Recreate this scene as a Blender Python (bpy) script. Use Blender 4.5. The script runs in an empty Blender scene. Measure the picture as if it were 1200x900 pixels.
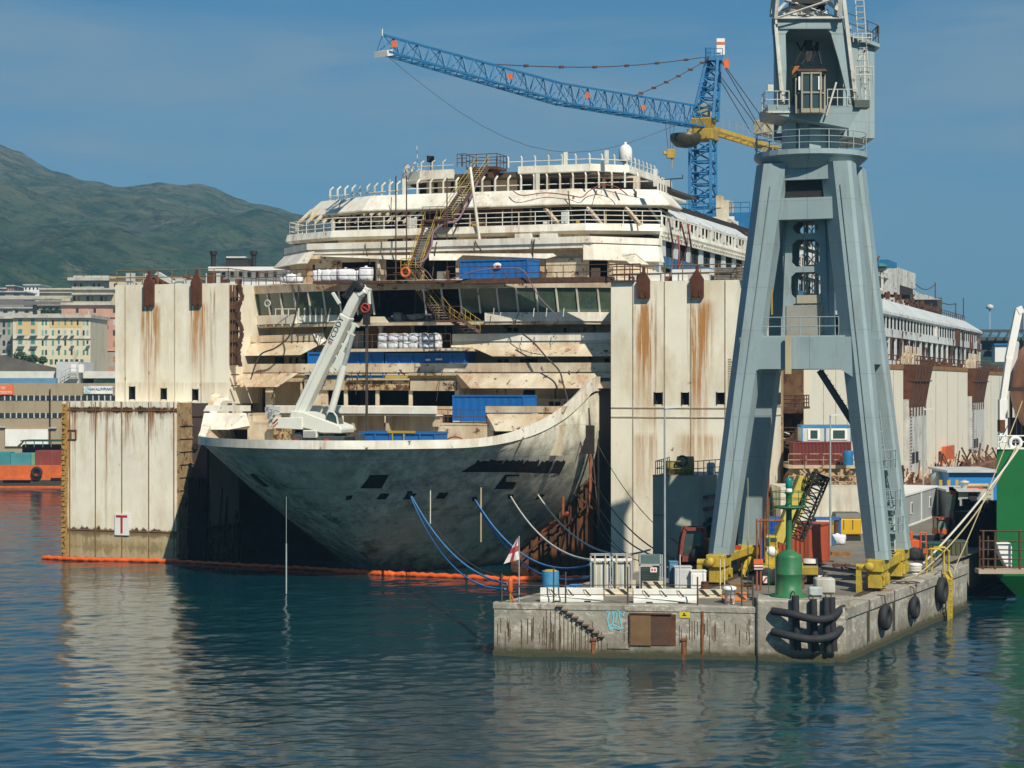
import bpy, bmesh, math, random
from math import sin, cos, radians, pi, sqrt
from mathutils import Vector, Matrix
from mathutils.bvhtree import BVHTree
random.seed(7)
sc = bpy.context.scene
COL = sc.collection
F = 2300.0; H = 15.0; QZ = 2.9
A20 = radians(20); cA, sA = cos(A20), sin(A20)
OX, OY = -4.55, 174.6
# ---------------------------------------------------------------- geometry helpers
def P(px, py, Y): return ((px-600)*Y/F, Y, H-(py-450)*Y/F)
def G(px, py, z=QZ):
    Y = (H-z)*F/(py-450.0); return ((px-600)*Y/F, Y, z)
def GX(px, Y): return (px-600)*Y/F
def S2W(u, t, z): return (OX+cA*u+sA*t, OY-sA*u+cA*t, z)
def SU(px, t):
    k = (px-600)/F; return (k*(OY+cA*t)-OX-sA*t)/(cA+k*sA)
def ST(px, u):
    k = (px-600)/F; return (k*(OY-sA*u)-OX-cA*u)/(sA-k*cA)
def SZ(py, u, t): return H-(py-450)*(OY-sA*u+cA*t)/F
def V(*a): return Vector(a)
def lerp(a, b, s): return a+(b-a)*s
def mix3(p, q, s): return tuple(p[i]+(q[i]-p[i])*s for i in range(3))
def sst(x):
    x = max(0, min(1, x)); return x*x*(3-2*x)

def tag(o, label=None, cat=None, group=None, kind=None):
    if label: o['label'] = label
    if cat: o['category'] = cat
    if group: o['group'] = group
    if kind: o['kind'] = kind
    return o
def thing(name, label, cat, loc=(0, 0, 0), rot=0, group=None):
    o = bpy.data.objects.new(name, None); COL.objects.link(o)
    o.location = loc; o.rotation_euler = (0, 0, rot); o.empty_display_size = .3
    return tag(o, label, cat, group)
def ship_thing(name, label, cat, u, t, z, group=None, rot=0):
    return thing(name, label, cat, S2W(u, t, z), -A20+rot, group)
def wmat(o):
    m = Matrix.Translation(o.location) @ Matrix.Rotation(o.rotation_euler[2], 4, 'Z')
    return (wmat(o.parent) @ m) if o.parent else m
def copy_tree(o, parent=None):
    c = o.copy(); COL.objects.link(c)
    if parent: c.parent = parent
    for ch in list(o.children): copy_tree(ch, c)
    return c
def clone(o, loc, rot=0, label=None, cat=None):
    c = copy_tree(o); c.location = loc; c.rotation_euler = (0, 0, rot)
    if label: c['label'] = label
    return c

SPLIT = {'partition', 'bridge_sill', 'strut', 'stub_post', 'top_windscreen_post', 'windscreen_post', 'broken_post', 'bracket', 'deck_locker', 'notice_board', 'side_partition', 'wing_deck', 'wing_side_wall', 'pillar', 'ledge', 'bulwark', 'skirt', 'canopy_post', 'canopy', 'rubbing_strake', 'blue_storey', 'white_parapet', 'yellow_field', 'deck_box', 'post', 'support', 'sweep_web', 'davit', 'davit_frame', 'apex_marker', 'rust_streaked_post', 'torn_post', 'cabin_corner_wall', 'rusty_runner', 'aerial', 'beam', 'frame_post', 'boom_chord', 'leg_stair', 'cabin_curtain', 'hoist_rope', 'foot_slot', 'slewing_column', 'deckhouse_blue', 'balcony', 'top_bulwark', 'top_cabin_wall', 'string_course', 'side_beam', 'sign_mark', 'bogie', 'chassis', 'superstructure', 'tube_frame', 'aft_bulkhead_end', 'deck_gear', 'ledge_scrap', 'stub_post', 'machinery', 'scaffold_tube', 'number_plate', 'jib_tip'}
class MB:
    def __init__(s): s.v = []; s.f = []; s.m = []; s.sm = []
    def add(s, vs, fs, m=0, sm=False):
        b = len(s.v); s.v += [tuple(x) for x in vs]
        for f in fs: s.f.append([b+i for i in f]); s.m.append(m); s.sm.append(sm)
        return s
    def face(s, pts, m=0): return s.add(pts, [range(len(pts))], m)
    def hexa(s, p, m=0):
        return s.add(p, [(0,3,2,1),(4,5,6,7),(0,1,5,4),(1,2,6,5),(2,3,7,6),(3,0,4,7)], m)
    def box(s, x0, y0, z0, x1, y1, z1, m=0):
        return s.hexa([(x0,y0,z0),(x1,y0,z0),(x1,y1,z0),(x0,y1,z0),(x0,y0,z1),(x1,y0,z1),(x1,y1,z1),(x0,y1,z1)], m)
    def cbox(s, cx, cy, z0, w, d, h, m=0): return s.box(cx-w/2, cy-d/2, z0, cx+w/2, cy+d/2, z0+h, m)
    def frame(s, p, q, up=(0,0,1)):
        d = Vector(q)-Vector(p); d.normalize(); up = Vector(up)
        if abs(d.dot(up)) > .98: up = Vector((0,1,0))
        x = d.cross(up); x.normalize(); y = x.cross(d); return x, y
    def beam(s, p, q, w, h=None, m=0, up=(0,0,1), w2=None, h2=None):
        h = h or w; w2 = w2 or w; h2 = h2 or h
        x, y = s.frame(p, q, up); p = Vector(p); q = Vector(q)
        a = [p+x*(i*w/2)+y*(j*h/2) for i, j in ((-1,-1),(1,-1),(1,1),(-1,1))]
        b = [q+x*(i*w2/2)+y*(j*h2/2) for i, j in ((-1,-1),(1,-1),(1,1),(-1,1))]
        return s.hexa(a+b, m)
    def tube(s, p, q, r, n=6, m=0, r2=None, cap=True):
        r2 = r if r2 is None else r2
        x, y = s.frame(p, q); p = Vector(p); q = Vector(q); vs = []
        for c, rr in ((p, r), (q, r2)):
            for i in range(n): a = 2*pi*i/n; vs.append(c+x*(cos(a)*rr)+y*(sin(a)*rr))
        fs = [(i, (i+1) % n, n+(i+1) % n, n+i) for i in range(n)]
        s.add(vs, fs, m, n > 5)
        if cap: s.add(vs[:n], [range(n)], m); s.add(vs[n:], [range(n)], m)
        return s
    def sweep(s, pts, r, n=6, m=0):
        pts = [Vector(p) for p in pts]; vs = []; k = len(pts)
        for i, p in enumerate(pts):
            d = pts[min(i+1, k-1)]-pts[max(i-1, 0)]
            x, y = s.frame(p, p+d); rr = r[i] if isinstance(r, (list, tuple)) else r
            for j in range(n): a = 2*pi*j/n; vs.append(p+x*(cos(a)*rr)+y*(sin(a)*rr))
        fs = [(i*n+j, i*n+(j+1) % n, (i+1)*n+(j+1) % n, (i+1)*n+j) for i in range(k-1) for j in range(n)]
        s.add(vs, fs, m, True); s.add(vs[:n], [range(n)], m); s.add(vs[-n:], [range(n)], m)
        return s
    def lathe(s, c, prof, n=20, m=0, sm=True):
        vs = []; k = len(prof)
        for r, z in prof:
            for i in range(n): a = 2*pi*i/n; vs.append((c[0]+r*cos(a), c[1]+r*sin(a), c[2]+z))
        fs = [(i*n+j, i*n+(j+1) % n, (i+1)*n+(j+1) % n, (i+1)*n+j) for i in range(k-1) for j in range(n)]
        s.add(vs, fs, m, sm)
        if prof[0][0] > .001: s.add(vs[:n], [range(n)], m)
        if prof[-1][0] > .001: s.add(vs[-n:], [range(n)], m)
        return s
    def ring(s, c, R, r, axis='y', n=20, k=8, m=0):
        vs = []
        for i in range(n):
            a = 2*pi*i/n
            for j in range(k):
                b = 2*pi*j/k; q = R+r*cos(b); h = r*sin(b)
                o = {'y': (q*cos(a), h, q*sin(a)), 'z': (q*cos(a), q*sin(a), h), 'x': (h, q*cos(a), q*sin(a))}[axis]
                vs.append((c[0]+o[0], c[1]+o[1], c[2]+o[2]))
        fs = [(i*k+j, i*k+(j+1) % k, ((i+1) % n)*k+(j+1) % k, ((i+1) % n)*k+j) for i in range(n) for j in range(k)]
        return s.add(vs, fs, m, True)
    def prism(s, a, b, m=0):
        n = len(a); s.add(list(a)+list(b), [tuple(range(n)), tuple(range(n, 2*n))]+[(i, (i+1) % n, n+(i+1) % n, n+i) for i in range(n)], m)
        return s
    def extr(s, pts, d, m=0):
        return s.prism(pts, [(p[0]+d[0], p[1]+d[1], p[2]+d[2]) for p in pts], m)
    def band(s, plan, prof, m=0, cap=True):
        """sweep a closed (d outward, z) profile along a plan polyline; outward is to the LEFT-front of direction (travelling +x, outward is -y)"""
        n = len(plan); nor = []
        for i in range(n):
            ns = []
            for a, b in ((i-1, i), (i, i+1)):
                if a >= 0 and b < n:
                    dx = plan[b][0]-plan[a][0]; dy = plan[b][1]-plan[a][1]; l = sqrt(dx*dx+dy*dy) or 1
                    ns.append((dy/l, -dx/l))
            x = sum(q[0] for q in ns)/len(ns); y = sum(q[1] for q in ns)/len(ns); l2 = x*x+y*y
            if len(ns) == 2: x /= max(l2, .3); y /= max(l2, .3)
            nor.append((x, y))
        k = len(prof); vs = []
        for i in range(n):
            for d, z in prof:
                zz = z[i] if isinstance(z, (list, tuple)) else z
                vs.append((plan[i][0]+nor[i][0]*d, plan[i][1]+nor[i][1]*d, zz))
        fs = [(i*k+j, i*k+(j+1) % k, (i+1)*k+(j+1) % k, (i+1)*k+j) for i in range(n-1) for j in range(k)]
        s.add(vs, fs, m)
        if cap: s.add(vs[:k], [range(k)], m); s.add(vs[-k:], [range(k)], m)
        return s
    def rail(s, pts, h=1.1, sp=1.5, r=.03, n=2, m=0, pr=None):
        pr = pr or r
        for a, b in zip(pts[:-1], pts[1:]):
            L = (Vector(b)-Vector(a)).length; k = max(1, round(L/sp))
            for i in range(k+1):
                p = mix3(a, b, i/k); s.tube(p, (p[0], p[1], p[2]+h), pr, 5, m, cap=False)
            for j in range(n):
                z = h*(n-j)/n
                s.tube((a[0],a[1],a[2]+z), (b[0],b[1],b[2]+z), r, 5, m, cap=False)
        return s
    def truss(s, p, q, w, h, n, r, m=0, up=(0,0,1), tri=False, w2=None, h2=None, rb=None):
        w2 = w2 or w; h2 = h2 or h; rb = rb or r*.6
        x, y = s.frame(p, q, up)
        def ring(k):
            c = Vector(p).lerp(Vector(q), k/n); ww = lerp(w, w2, k/n)/2; hh = lerp(h, h2, k/n)
            if tri: return [c-x*ww, c+x*ww, c+y*hh]
            return [c-x*ww-y*hh/2, c+x*ww-y*hh/2, c+x*ww+y*hh/2, c-x*ww+y*hh/2]
        R = [ring(k) for k in range(n+1)]; c = len(R[0])
        for j in range(c): s.beam(R[0][j], R[n][j], 2*r, 2*r, m)
        for k in range(n+1):
            for j in range(c): s.tube(R[k][j], R[k][(j+1) % c], rb, 4, m, cap=False)
        for k in range(n):
            for j in range(c):
                a, b = (j, (j+1) % c) if k % 2 else ((j+1) % c, j)
                s.tube(R[k][a], R[k+1][b], rb, 4, m, cap=False)
        return s
    def xf(s, fn): s.v = [tuple(fn(*v)) for v in s.v]; return s
    def pieces(s):
        par = list(range(len(s.v)))
        def fd(x):
            while par[x] != x: par[x] = par[par[x]]; x = par[x]
            return x
        for f in s.f:
            for i in f[1:]: par[fd(i)] = fd(f[0])
        g = {}
        for k, f in enumerate(s.f): g.setdefault(fd(f[0]), []).append(k)
        cs = []
        for ks in g.values():
            ps = [s.v[i] for k in ks for i in s.f[k]]; cs.append([[min(p[a] for p in ps)-.03 for a in range(3)], [max(p[a] for p in ps)+.03 for a in range(3)], ks])
        ch = True
        while ch:
            ch = False; out = []
            for c in cs:
                for o in out:
                    if all(c[0][a] <= o[1][a] and o[0][a] <= c[1][a] for a in range(3)):
                        o[0] = [min(o[0][a], c[0][a]) for a in range(3)]; o[1] = [max(o[1][a], c[1][a]) for a in range(3)]; o[2] += c[2]; ch = True; break
                else: out.append(c)
            cs = out
        r = []
        for c in cs:
            m = MB()
            for k in c[2]: m.add([s.v[i] for i in s.f[k]], [range(len(s.f[k]))], s.m[k], s.sm[k]) if False else None
            mp = {}
            for k in c[2]:
                f = []
                for i in s.f[k]:
                    if i not in mp: mp[i] = len(m.v); m.v.append(s.v[i])
                    f.append(mp[i])
                m.f.append(f); m.m.append(s.m[k]); m.sm.append(s.sm[k])
            r.append(m)
        return r
    def build(s, name, mats, parent=None, world=False, bevel=0, auto=True, norm=True):
        if parent is not None and name in SPLIT:
            ps = s.pieces()
            if 1 < len(ps) <= 100:
                o = None
                for p in ps: o = p.build1(name, mats, parent, world, bevel, auto, norm)
                return o
        return s.build1(name, mats, parent, world, bevel, auto, norm)
    def build1(s, name, mats, parent=None, world=False, bevel=0, auto=True, norm=True):
        if not isinstance(mats, (list, tuple)): mats = [mats]
        vs = s.v; loc = None
        if parent is not None and world:
            mi = wmat(parent).inverted(); vs = [tuple(mi @ Vector(v)) for v in vs]
        elif parent is None and auto and vs:
            xs = [v[0] for v in vs]; ys = [v[1] for v in vs]; zs = [v[2] for v in vs]
            loc = ((min(xs)+max(xs))/2, (min(ys)+max(ys))/2, min(zs))
            vs = [(v[0]-loc[0], v[1]-loc[1], v[2]-loc[2]) for v in vs]
        me = bpy.data.meshes.new(name); me.from_pydata(vs, [], s.f)
        for mt in mats: me.materials.append(mt)
        me.polygons.foreach_set('material_index', s.m); me.polygons.foreach_set('use_smooth', s.sm)
        if norm:
            bm = bmesh.new(); bm.from_mesh(me); bmesh.ops.recalc_face_normals(bm, faces=bm.faces); bm.to_mesh(me); bm.free()
        me.update()
        o = bpy.data.objects.new(name, me); COL.objects.link(o)
        if parent is not None: o.parent = parent
        if loc: o.location = loc
        if bevel:
            b = o.modifiers.new('bevel', 'BEVEL'); b.width = bevel; b.segments = 1; b.limit_method = 'ANGLE'
        return o

def text(name, s, size, loc, rot, mat, parent=None, depth=.01):
    cu = bpy.data.curves.new('t', 'FONT'); cu.body = s; cu.size = size; cu.extrude = depth; cu.align_x = 'CENTER'; cu.align_y = 'CENTER'
    t = bpy.data.objects.new('t', cu); me = bpy.data.meshes.new_from_object(t); bpy.data.objects.remove(t)
    me.materials.clear(); me.materials.append(mat)
    o = bpy.data.objects.new(name, me); COL.objects.link(o); o.location = loc; o.rotation_euler = rot
    if parent: o.parent = parent
    return o

# ---------------------------------------------------------------- materials
def newmat(name):
    m = bpy.data.materials.new(name); m.use_nodes = True; nt = m.node_tree
    return m, nt, nt.nodes['Principled BSDF']
class N:
    def __init__(s, nt): s.nt = nt
    def __call__(s, typ, ins=None, **kw):
        n = s.nt.nodes.new(typ)
        for k, v in kw.items(): setattr(n, k, v)
        for k, v in (ins or {}).items():
            if isinstance(v, bpy.types.NodeSocket): s.nt.links.new(v, n.inputs[k])
            else: n.inputs[k].default_value = v
        return n
    def math(s, op, a, b=0.0, clamp=False):
        return s('ShaderNodeMath', {0: a, 1: b}, operation=op, use_clamp=clamp).outputs[0]
    def rng(s, v, a, b, c=0.0, d=1.0):
        return s('ShaderNodeMapRange', {0: v, 1: a, 2: b, 3: c, 4: d}).outputs[0]
    def mix(s, f, a, b):
        n = s.nt.nodes.new('ShaderNodeMix'); n.data_type = 'RGBA'
        for i, v in ((0, f), (6, a), (7, b)):
            if isinstance(v, bpy.types.NodeSocket): s.nt.links.new(v, n.inputs[i])
            else: n.inputs[i].default_value = v if i == 0 else (tuple(v)+(1,) if len(v) == 3 else v)
        return n.outputs[2]
    def noise(s, vec, scale, detail=5, rough=.6, sc3=None, off=(0,0,0)):
        if sc3 or off != (0,0,0): vec = s('ShaderNodeMapping', {'Vector': vec, 'Scale': sc3 or (1,1,1), 'Location': off}).outputs[0]
        return s('ShaderNodeTexNoise', {'Vector': vec, 'Scale': scale, 'Detail': detail, 'Roughness': rough}).outputs['Fac']
RUST = (.13, .05, .022); DRUST = (.045, .02, .012); ORUST = (.33, .15, .055)
MC = {}
def M(name, col, rough=.55, metal=0, var=.18, vs=.5, rust=0, rcol=RUST, rscale=.6, streak=0, scol=ORUST, ss=1.0, dirt=0, dcol=(.12,.10,.07), bump=.05, bs=6, stains=(), extra=None, spec=.4):
    if name in MC: return MC[name]
    m, nt, b = newmat(name); n = N(nt)
    pos = n('ShaderNodeNewGeometry').outputs['Position']
    c = n.mix(n.rng(n.noise(pos, vs, 6, .65), .3, .7), tuple(x*(1-var) for x in col), tuple(min(1, x*(1+var*.5)) for x in col))
    if dirt:
        d = n.noise(pos, .35, 8, .7, (1,1,.35), (9,3,1))
        c = n.mix(n.rng(d, .62-.3*dirt, .85-.2*dirt, 0, .75), c, dcol)
    if streak:
        d = n.noise(pos, 1.6*ss, 6, .7, (1,1,.07), (3,7,0)); e = n.noise(pos, .25*ss, 3, .6, (1,1,1), (5,1,2))
        f = n.math('MULTIPLY', n.rng(d, .66-.2*streak, .90-.14*streak), n.rng(e, .42, .62))
        c = n.mix(n.math('MULTIPLY', f, .8), c, scol)
    ob = None
    for st in stains:   # object space stain running down: (axis, centre, halfwidth, ztop, length, colour, strength)
        if ob is None:
            ob = n('ShaderNodeSeparateXYZ', {0: n('ShaderNodeTexCoord').outputs['Object']})
        ax, cc, hw, zt, ln, sc_, stg = st
        a = n.math('ABSOLUTE', n.math('SUBTRACT', ob.outputs[ax], cc))
        fx = n.rng(a, hw*.55, hw*1.15, 1, 0)
        zd = n.math('SUBTRACT', zt, ob.outputs[2])
        fz = n.math('MULTIPLY', n.rng(zd, 0, ln*.07+.03), n.rng(zd, ln*.15, ln, 1, 0))
        w = n.rng(n.noise(pos, 4.5, 5, .7, (1,1,.04)), .40, .60, .06, 1)
        f = n.math('MULTIPLY', n.math('MULTIPLY', fx, fz), n.math('MULTIPLY', w, stg))
        c = n.mix(f, c, sc_)
    if rust:
        d = n.noise(pos, rscale, 12, .72, None, (1,4,2))
        f = n.rng(d, .72-.27*rust, .76-.25*rust)
        c = n.mix(f, c, n.mix(n.noise(pos, 4, 5), rcol, DRUST))
    if extra: c = extra(n, pos, c)
    nt.links.new(c, b.inputs['Base Color'])
    b.inputs['Roughness'].default_value = rough; b.inputs['Metallic'].default_value = metal
    b.inputs['Specular IOR Level'].default_value = spec
    if bump:
        bp = n('ShaderNodeBump', {'Height': n.noise(pos, bs, 6, .6), 'Strength': bump*2, 'Distance': .05})
        nt.links.new(bp.outputs[0], b.inputs['Normal'])
    MC[name] = m; return m

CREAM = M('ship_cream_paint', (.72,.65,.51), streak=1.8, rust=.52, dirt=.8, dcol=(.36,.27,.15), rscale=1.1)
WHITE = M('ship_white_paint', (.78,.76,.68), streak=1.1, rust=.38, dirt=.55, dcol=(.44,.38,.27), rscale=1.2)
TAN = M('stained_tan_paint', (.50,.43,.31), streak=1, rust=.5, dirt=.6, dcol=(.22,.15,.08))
MOTTLE = M('mottled_rusty_panel', (.55,.42,.22), streak=1.2, rust=.95, rscale=2.2, dirt=.8, dcol=(.30,.18,.07))
GREYW = M('weathered_bluegrey_white', (.58,.62,.63), streak=.5, rust=.3, dirt=.5, dcol=(.3,.28,.25))
DARK = M('interior_shade_dark', (.028,.024,.02), rough=.9, var=.5, vs=1.5)  # near-black colour stands in for shade inside decks and openings
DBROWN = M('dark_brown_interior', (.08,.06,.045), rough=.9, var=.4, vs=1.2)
RSTEEL = M('rusty_steel', (.10,.05,.032), rough=.85, var=.5, vs=2, rust=.7, rscale=2)
RPLATE = M('rusty_plate', (.11,.045,.022), rough=.9, var=.5, vs=1, streak=1, scol=(.22,.10,.04), rust=.5, bump=.15)
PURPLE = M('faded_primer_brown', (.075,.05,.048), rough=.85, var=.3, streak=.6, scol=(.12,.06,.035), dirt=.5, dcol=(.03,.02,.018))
BLUEC = M('blue_container_paint', (.012,.13,.42), rough=.5, var=.15, rust=.1, dirt=.2, dcol=(.05,.10,.2))
YEL = M('yellow_machine_paint', (.56,.41,.04), rough=.5, var=.3, vs=2.5, rust=.5, rscale=2.5, dirt=.7, dcol=(.17,.12,.04), bump=.2)
YRAIL = M('yellow_rail_paint', (.40,.28,.04), rough=.6)
OCHRE = M('ochre_crane_paint', (.50,.33,.05), rough=.5, var=.25, vs=2, rust=.35, rscale=2, dirt=.5, dcol=(.15,.1,.03))
CRBLUE = M('tower_crane_blue', (.02,.16,.36), rough=.5, var=.2, vs=2, rust=.15, rscale=2)
def plates(sz, amt=.5):
    def f(n, pos, c):
        s = n('ShaderNodeSeparateXYZ', {0: pos}).outputs; l = None
        for k, p in ((2, sz), (0, sz*1.7)):
            v = n.math('FRACT', n.math('DIVIDE', s[k], p)); e = n.math('LESS_THAN', v, .022/sz*1.6); l = e if l is None else n.math('MAXIMUM', l, e)
        c = n.mix(n.math('MULTIPLY', l, amt), c, (.10, .10, .09))
        g = n.math('MULTIPLY', n.rng(n.noise(pos, .8, 8, .75, (1, 1, .25), (6, 2, 1)), .5, .68), .45); c = n.mix(g, c, (.16, .18, .17))
        return n.mix(n.rng(n.noise(pos, 3.2, 6, .8), .68, .72), c, (.14, .07, .035))
    return f
HGREY = M('harbour_crane_bluegrey', (.285,.365,.385), extra=plates(2.6, .35), rough=.45, var=.1, vs=.35, rust=.1, rscale=1.4, dirt=.3, dcol=(.24,.33,.34), streak=.25, scol=(.30,.28,.22), bump=.02)
HWHITE = M('harbour_crane_faded', (.55,.56,.52), rough=.6, var=.2, vs=2, rust=.5, rscale=1.6, streak=1)
GLASS = M('dark_green_glass', (.07,.11,.08), rough=.15, var=.5, vs=.8, bump=0, spec=.8, dirt=.5, dcol=(.10,.12,.08))
GLASSB = M('cab_glass', (.04,.06,.06), rough=.08, bump=0, spec=.8)
def conc_x(n, pos, c):
    z = n('ShaderNodeSeparateXYZ', {0: pos}).outputs[2]
    a = n.noise(pos, 1.3, 10, .75, (1, 1, 1.6), (3, 3, 3)); c = n.mix(n.rng(a, .52, .60), c, (.46, .44, .38))
    a = n.noise(pos, 2.2, 10, .8, (1, 1, .25), (1, 8, 3)); c = n.mix(n.math('MULTIPLY', n.rng(a, .55, .63), .75), c, (.12, .10, .075))
    a = n.noise(pos, 7, 8, .8); c = n.mix(n.math('MULTIPLY', n.rng(a, .60, .66), .6), c, (.07, .055, .04))
    e = n.math('ADD', z, n.math('MULTIPLY', n.math('SUBTRACT', n.noise(pos, .8, 6, .7, (1, 1, .3)), .5), 1.6))
    c = n.mix(n.rng(e, 1.25, .35, 0, .8), c, (.14, .115, .08)); e = n.math('ADD', z, n.math('MULTIPLY', n.math('SUBTRACT', n.noise(pos, 2, 5), .5), .5))
    return n.mix(n.rng(e, .55, .3), c, (.055, .055, .03))
CONC = M('quay_concrete', (.34,.32,.27), rough=.9, var=.25, vs=.8, streak=.7, scol=(.16,.12,.08), dirt=.7, dcol=(.17,.15,.12), rust=.12, rscale=1.2, bump=.5, bs=4, extra=conc_x)
RUBBER = M('black_rubber', (.022,.024,.028), rough=.75, var=.3, vs=2, bump=.1)
BLACK = M('black_paint', (.02,.02,.022), rough=.6)
REDP = M('red_paint', (.45,.045,.03), rough=.5, var=.2, vs=2)
ORANGE = M('orange_paint', (.62,.13,.03), rough=.5, var=.2, vs=2, dirt=.3, dcol=(.25,.08,.03))
WPLAIN = M('plain_white', (.74,.74,.72), rough=.6, var=.08, dirt=.3, dcol=(.5,.48,.42))
GALV = M('galvanised_steel', (.42,.45,.46), rough=.45, metal=.3, var=.15, vs=2)
LGREY = M('light_grey_paint', (.50,.52,.52), rough=.6, dirt=.3, dcol=(.3,.3,.28))
ROPEW = M('white_rope', (.55,.54,.48), rough=.9); ROPEB = M('blue_rope', (.06,.22,.48), rough=.9)
ROPED = M('dark_rope', (.06,.05,.045), rough=.9); ROPEY = M('tan_rope', (.40,.33,.20), rough=.9)
HOSE = M('purple_hose', (.20,.12,.16), rough=.6); HOSER = M('red_hose', (.28,.07,.06), rough=.6)
TARP = M('white_tarp', (.72,.74,.80), rough=.7, var=.25, vs=4, bump=.5, bs=6)
WOOD = M('brown_board', (.28,.14,.05), rough=.8, var=.4, vs=3, streak=.6)
# ================================================================ camera, light, sky
SUN_AZ, SUN_EL = 24, 43
cam = bpy.data.cameras.new('camera'); co = bpy.data.objects.new('camera', cam); COL.objects.link(co)
co.location = (0, 0, H); co.rotation_euler = (pi/2, 0, 0); cam.sensor_width = 36; cam.lens = F/1200*36
cam.clip_start = 1; cam.clip_end = 60000; sc.camera = co
sun = bpy.data.lights.new('sun', 'SUN'); so = bpy.data.objects.new('sun', sun); COL.objects.link(so)
sun.energy = 5.0; sun.angle = radians(.55); sun.color = (1, .92, .76)
sv = Vector((sin(radians(SUN_AZ))*cos(radians(SUN_EL)), -cos(radians(SUN_AZ))*cos(radians(SUN_EL)), sin(radians(SUN_EL))))
so.rotation_euler = sv.to_track_quat('Z', 'Y').to_euler()
w = bpy.data.worlds.new('World'); sc.world = w; w.use_nodes = True; nt = w.node_tree; n = N(nt)
bg = nt.nodes['Background']
sky = n('ShaderNodeTexSky'); sky.sky_type = 'NISHITA'; sky.sun_disc = False
sky.sun_elevation = radians(SUN_EL); sky.sun_rotation = radians(180-SUN_AZ); sky.air_density = 1.0; sky.dust_density = .3; sky.ozone_density = 2.5; sky.altitude = 0
tc = n('ShaderNodeTexCoord').outputs['Generated']
sp = n('ShaderNodeSeparateXYZ', {0: tc})
# wispy high cloud in the sky itself
elev = sp.outputs[2]
nz = n('ShaderNodeTexNoise', {'Vector': n('ShaderNodeMapping', {'Vector': tc, 'Scale': (1.6, 1.6, 11), 'Location': (.7, 0, .35)}).outputs[0], 'Scale': 2.3, 'Detail': 7, 'Roughness': .55, 'Distortion': .4}).outputs['Fac']
nz2 = n.noise(tc, 9, 5, .6, (1, 1, 4))
cl = n.math('MULTIPLY', n.rng(nz, .36, .56), n.rng(nz2, .25, .65, .4, 1))
band = n.math('MULTIPLY', n.rng(elev, .03, .10), n.rng(elev, .30, .20, .35, 1))
cl = n.math('MULTIPLY', n.math('MULTIPLY', cl, band), .9)
tint = n.mix(n.rng(elev, -.02, .22), (.16, .84, 1.10), (.13, .72, 1.08))
skyc = nt.nodes.new('ShaderNodeMix'); skyc.data_type = 'RGBA'; skyc.blend_type = 'MULTIPLY'; skyc.inputs[0].default_value = 1
nt.links.new(sky.outputs[0], skyc.inputs[6]); nt.links.new(tint, skyc.inputs[7])
c = n.mix(cl, skyc.outputs[2], (4.0, 5.7, 7.2))
nt.links.new(c, bg.inputs['Color']); bg.inputs['Strength'].default_value = .05
sc.view_settings.view_transform = 'Standard'; sc.view_settings.look = 'None'; sc.view_settings.gamma = 1; sc.view_settings.exposure = .2
sc.view_settings.use_curve_mapping = False

# ================================================================ sea
def sea():
    import numpy as np
    m, nt, b = newmat('sea_water'); n = N(nt)
    pos = n('ShaderNodeNewGeometry').outputs['Position']
    hgt = n.math('ADD', n.math('MULTIPLY', n.noise(pos, 1.1, 5, .6, (1, 1.8, 1)), .6), n.math('MULTIPLY', n.noise(pos, 4.5, 4, .6, (1, 1.5, 1)), .12))
    bp = n('ShaderNodeBump', {'Height': hgt, 'Strength': 1.0, 'Distance': .03})
    nt.links.new(bp.outputs[0], b.inputs['Normal'])
    c = n.mix(n.rng(n.noise(pos, .03, 4), .35, .65), (.002, .026, .045), (.003, .038, .046))
    nt.links.new(c, b.inputs['Base Color'])
    b.inputs['Roughness'].default_value = .05; b.inputs['IOR'].default_value = 1.333; b.inputs['Specular IOR Level'].default_value = .5
    # real wind ripples where the harbour water is near; flat and lower beyond
    py = np.linspace(990, 553, 640); Y = H*F/(py-450); k = np.linspace(-820, 760, 980)/F
    Yg, K = np.meshgrid(Y, k, indexing='ij'); X = K*Yg; Z = np.zeros_like(X)
    rs = np.random.RandomState(5)
    for i in range(60):
        lam = .5*(9/.5)**(i/59); th = rs.normal(0, .8)+math.pi/2*1.02; sl = .0165*(1.25 if lam < 2.2 else .55); A = sl*lam/(2*math.pi)
        g = .65+.35*np.sin(X*.021*(1+.3*rs.rand())+rs.rand()*6)*np.sin(Yg*.028+rs.rand()*6)
        Z += A*g*np.sin(2*math.pi/lam*(X*math.cos(th)+Yg*math.sin(th))+rs.rand()*6.28+.8*np.sin(X*.13+Yg*.09+i))
    r, c_ = Z.shape; v = np.stack([X, Yg, Z], -1).reshape(-1, 3); idx = np.arange(r*c_).reshape(r, c_)
    f = np.stack([idx[:-1, :-1], idx[:-1, 1:], idx[1:, 1:], idx[1:, :-1]], -1).reshape(-1, 4)
    me = bpy.data.meshes.new('sea'); me.vertices.add(len(v)); me.vertices.foreach_set('co', v.ravel()); me.loops.add(f.size); me.loops.foreach_set('vertex_index', f.ravel())
    me.polygons.add(len(f)); me.polygons.foreach_set('loop_start', np.arange(0, f.size, 4)); me.polygons.foreach_set('loop_total', np.full(len(f), 4)); me.polygons.foreach_set('use_smooth', np.ones(len(f), bool))
    me.materials.append(m); me.update(calc_edges=True); o = bpy.data.objects.new('sea', me); COL.objects.link(o); tag(o, kind='structure')
    mb = MB(); mb.face([(-9000, -300, -.7), (9000, -300, -.7), (9000, 30000, -.7), (-9000, 30000, -.7)])
    tag(mb.build('sea', m, auto=False), kind='structure')
sea()

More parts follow.
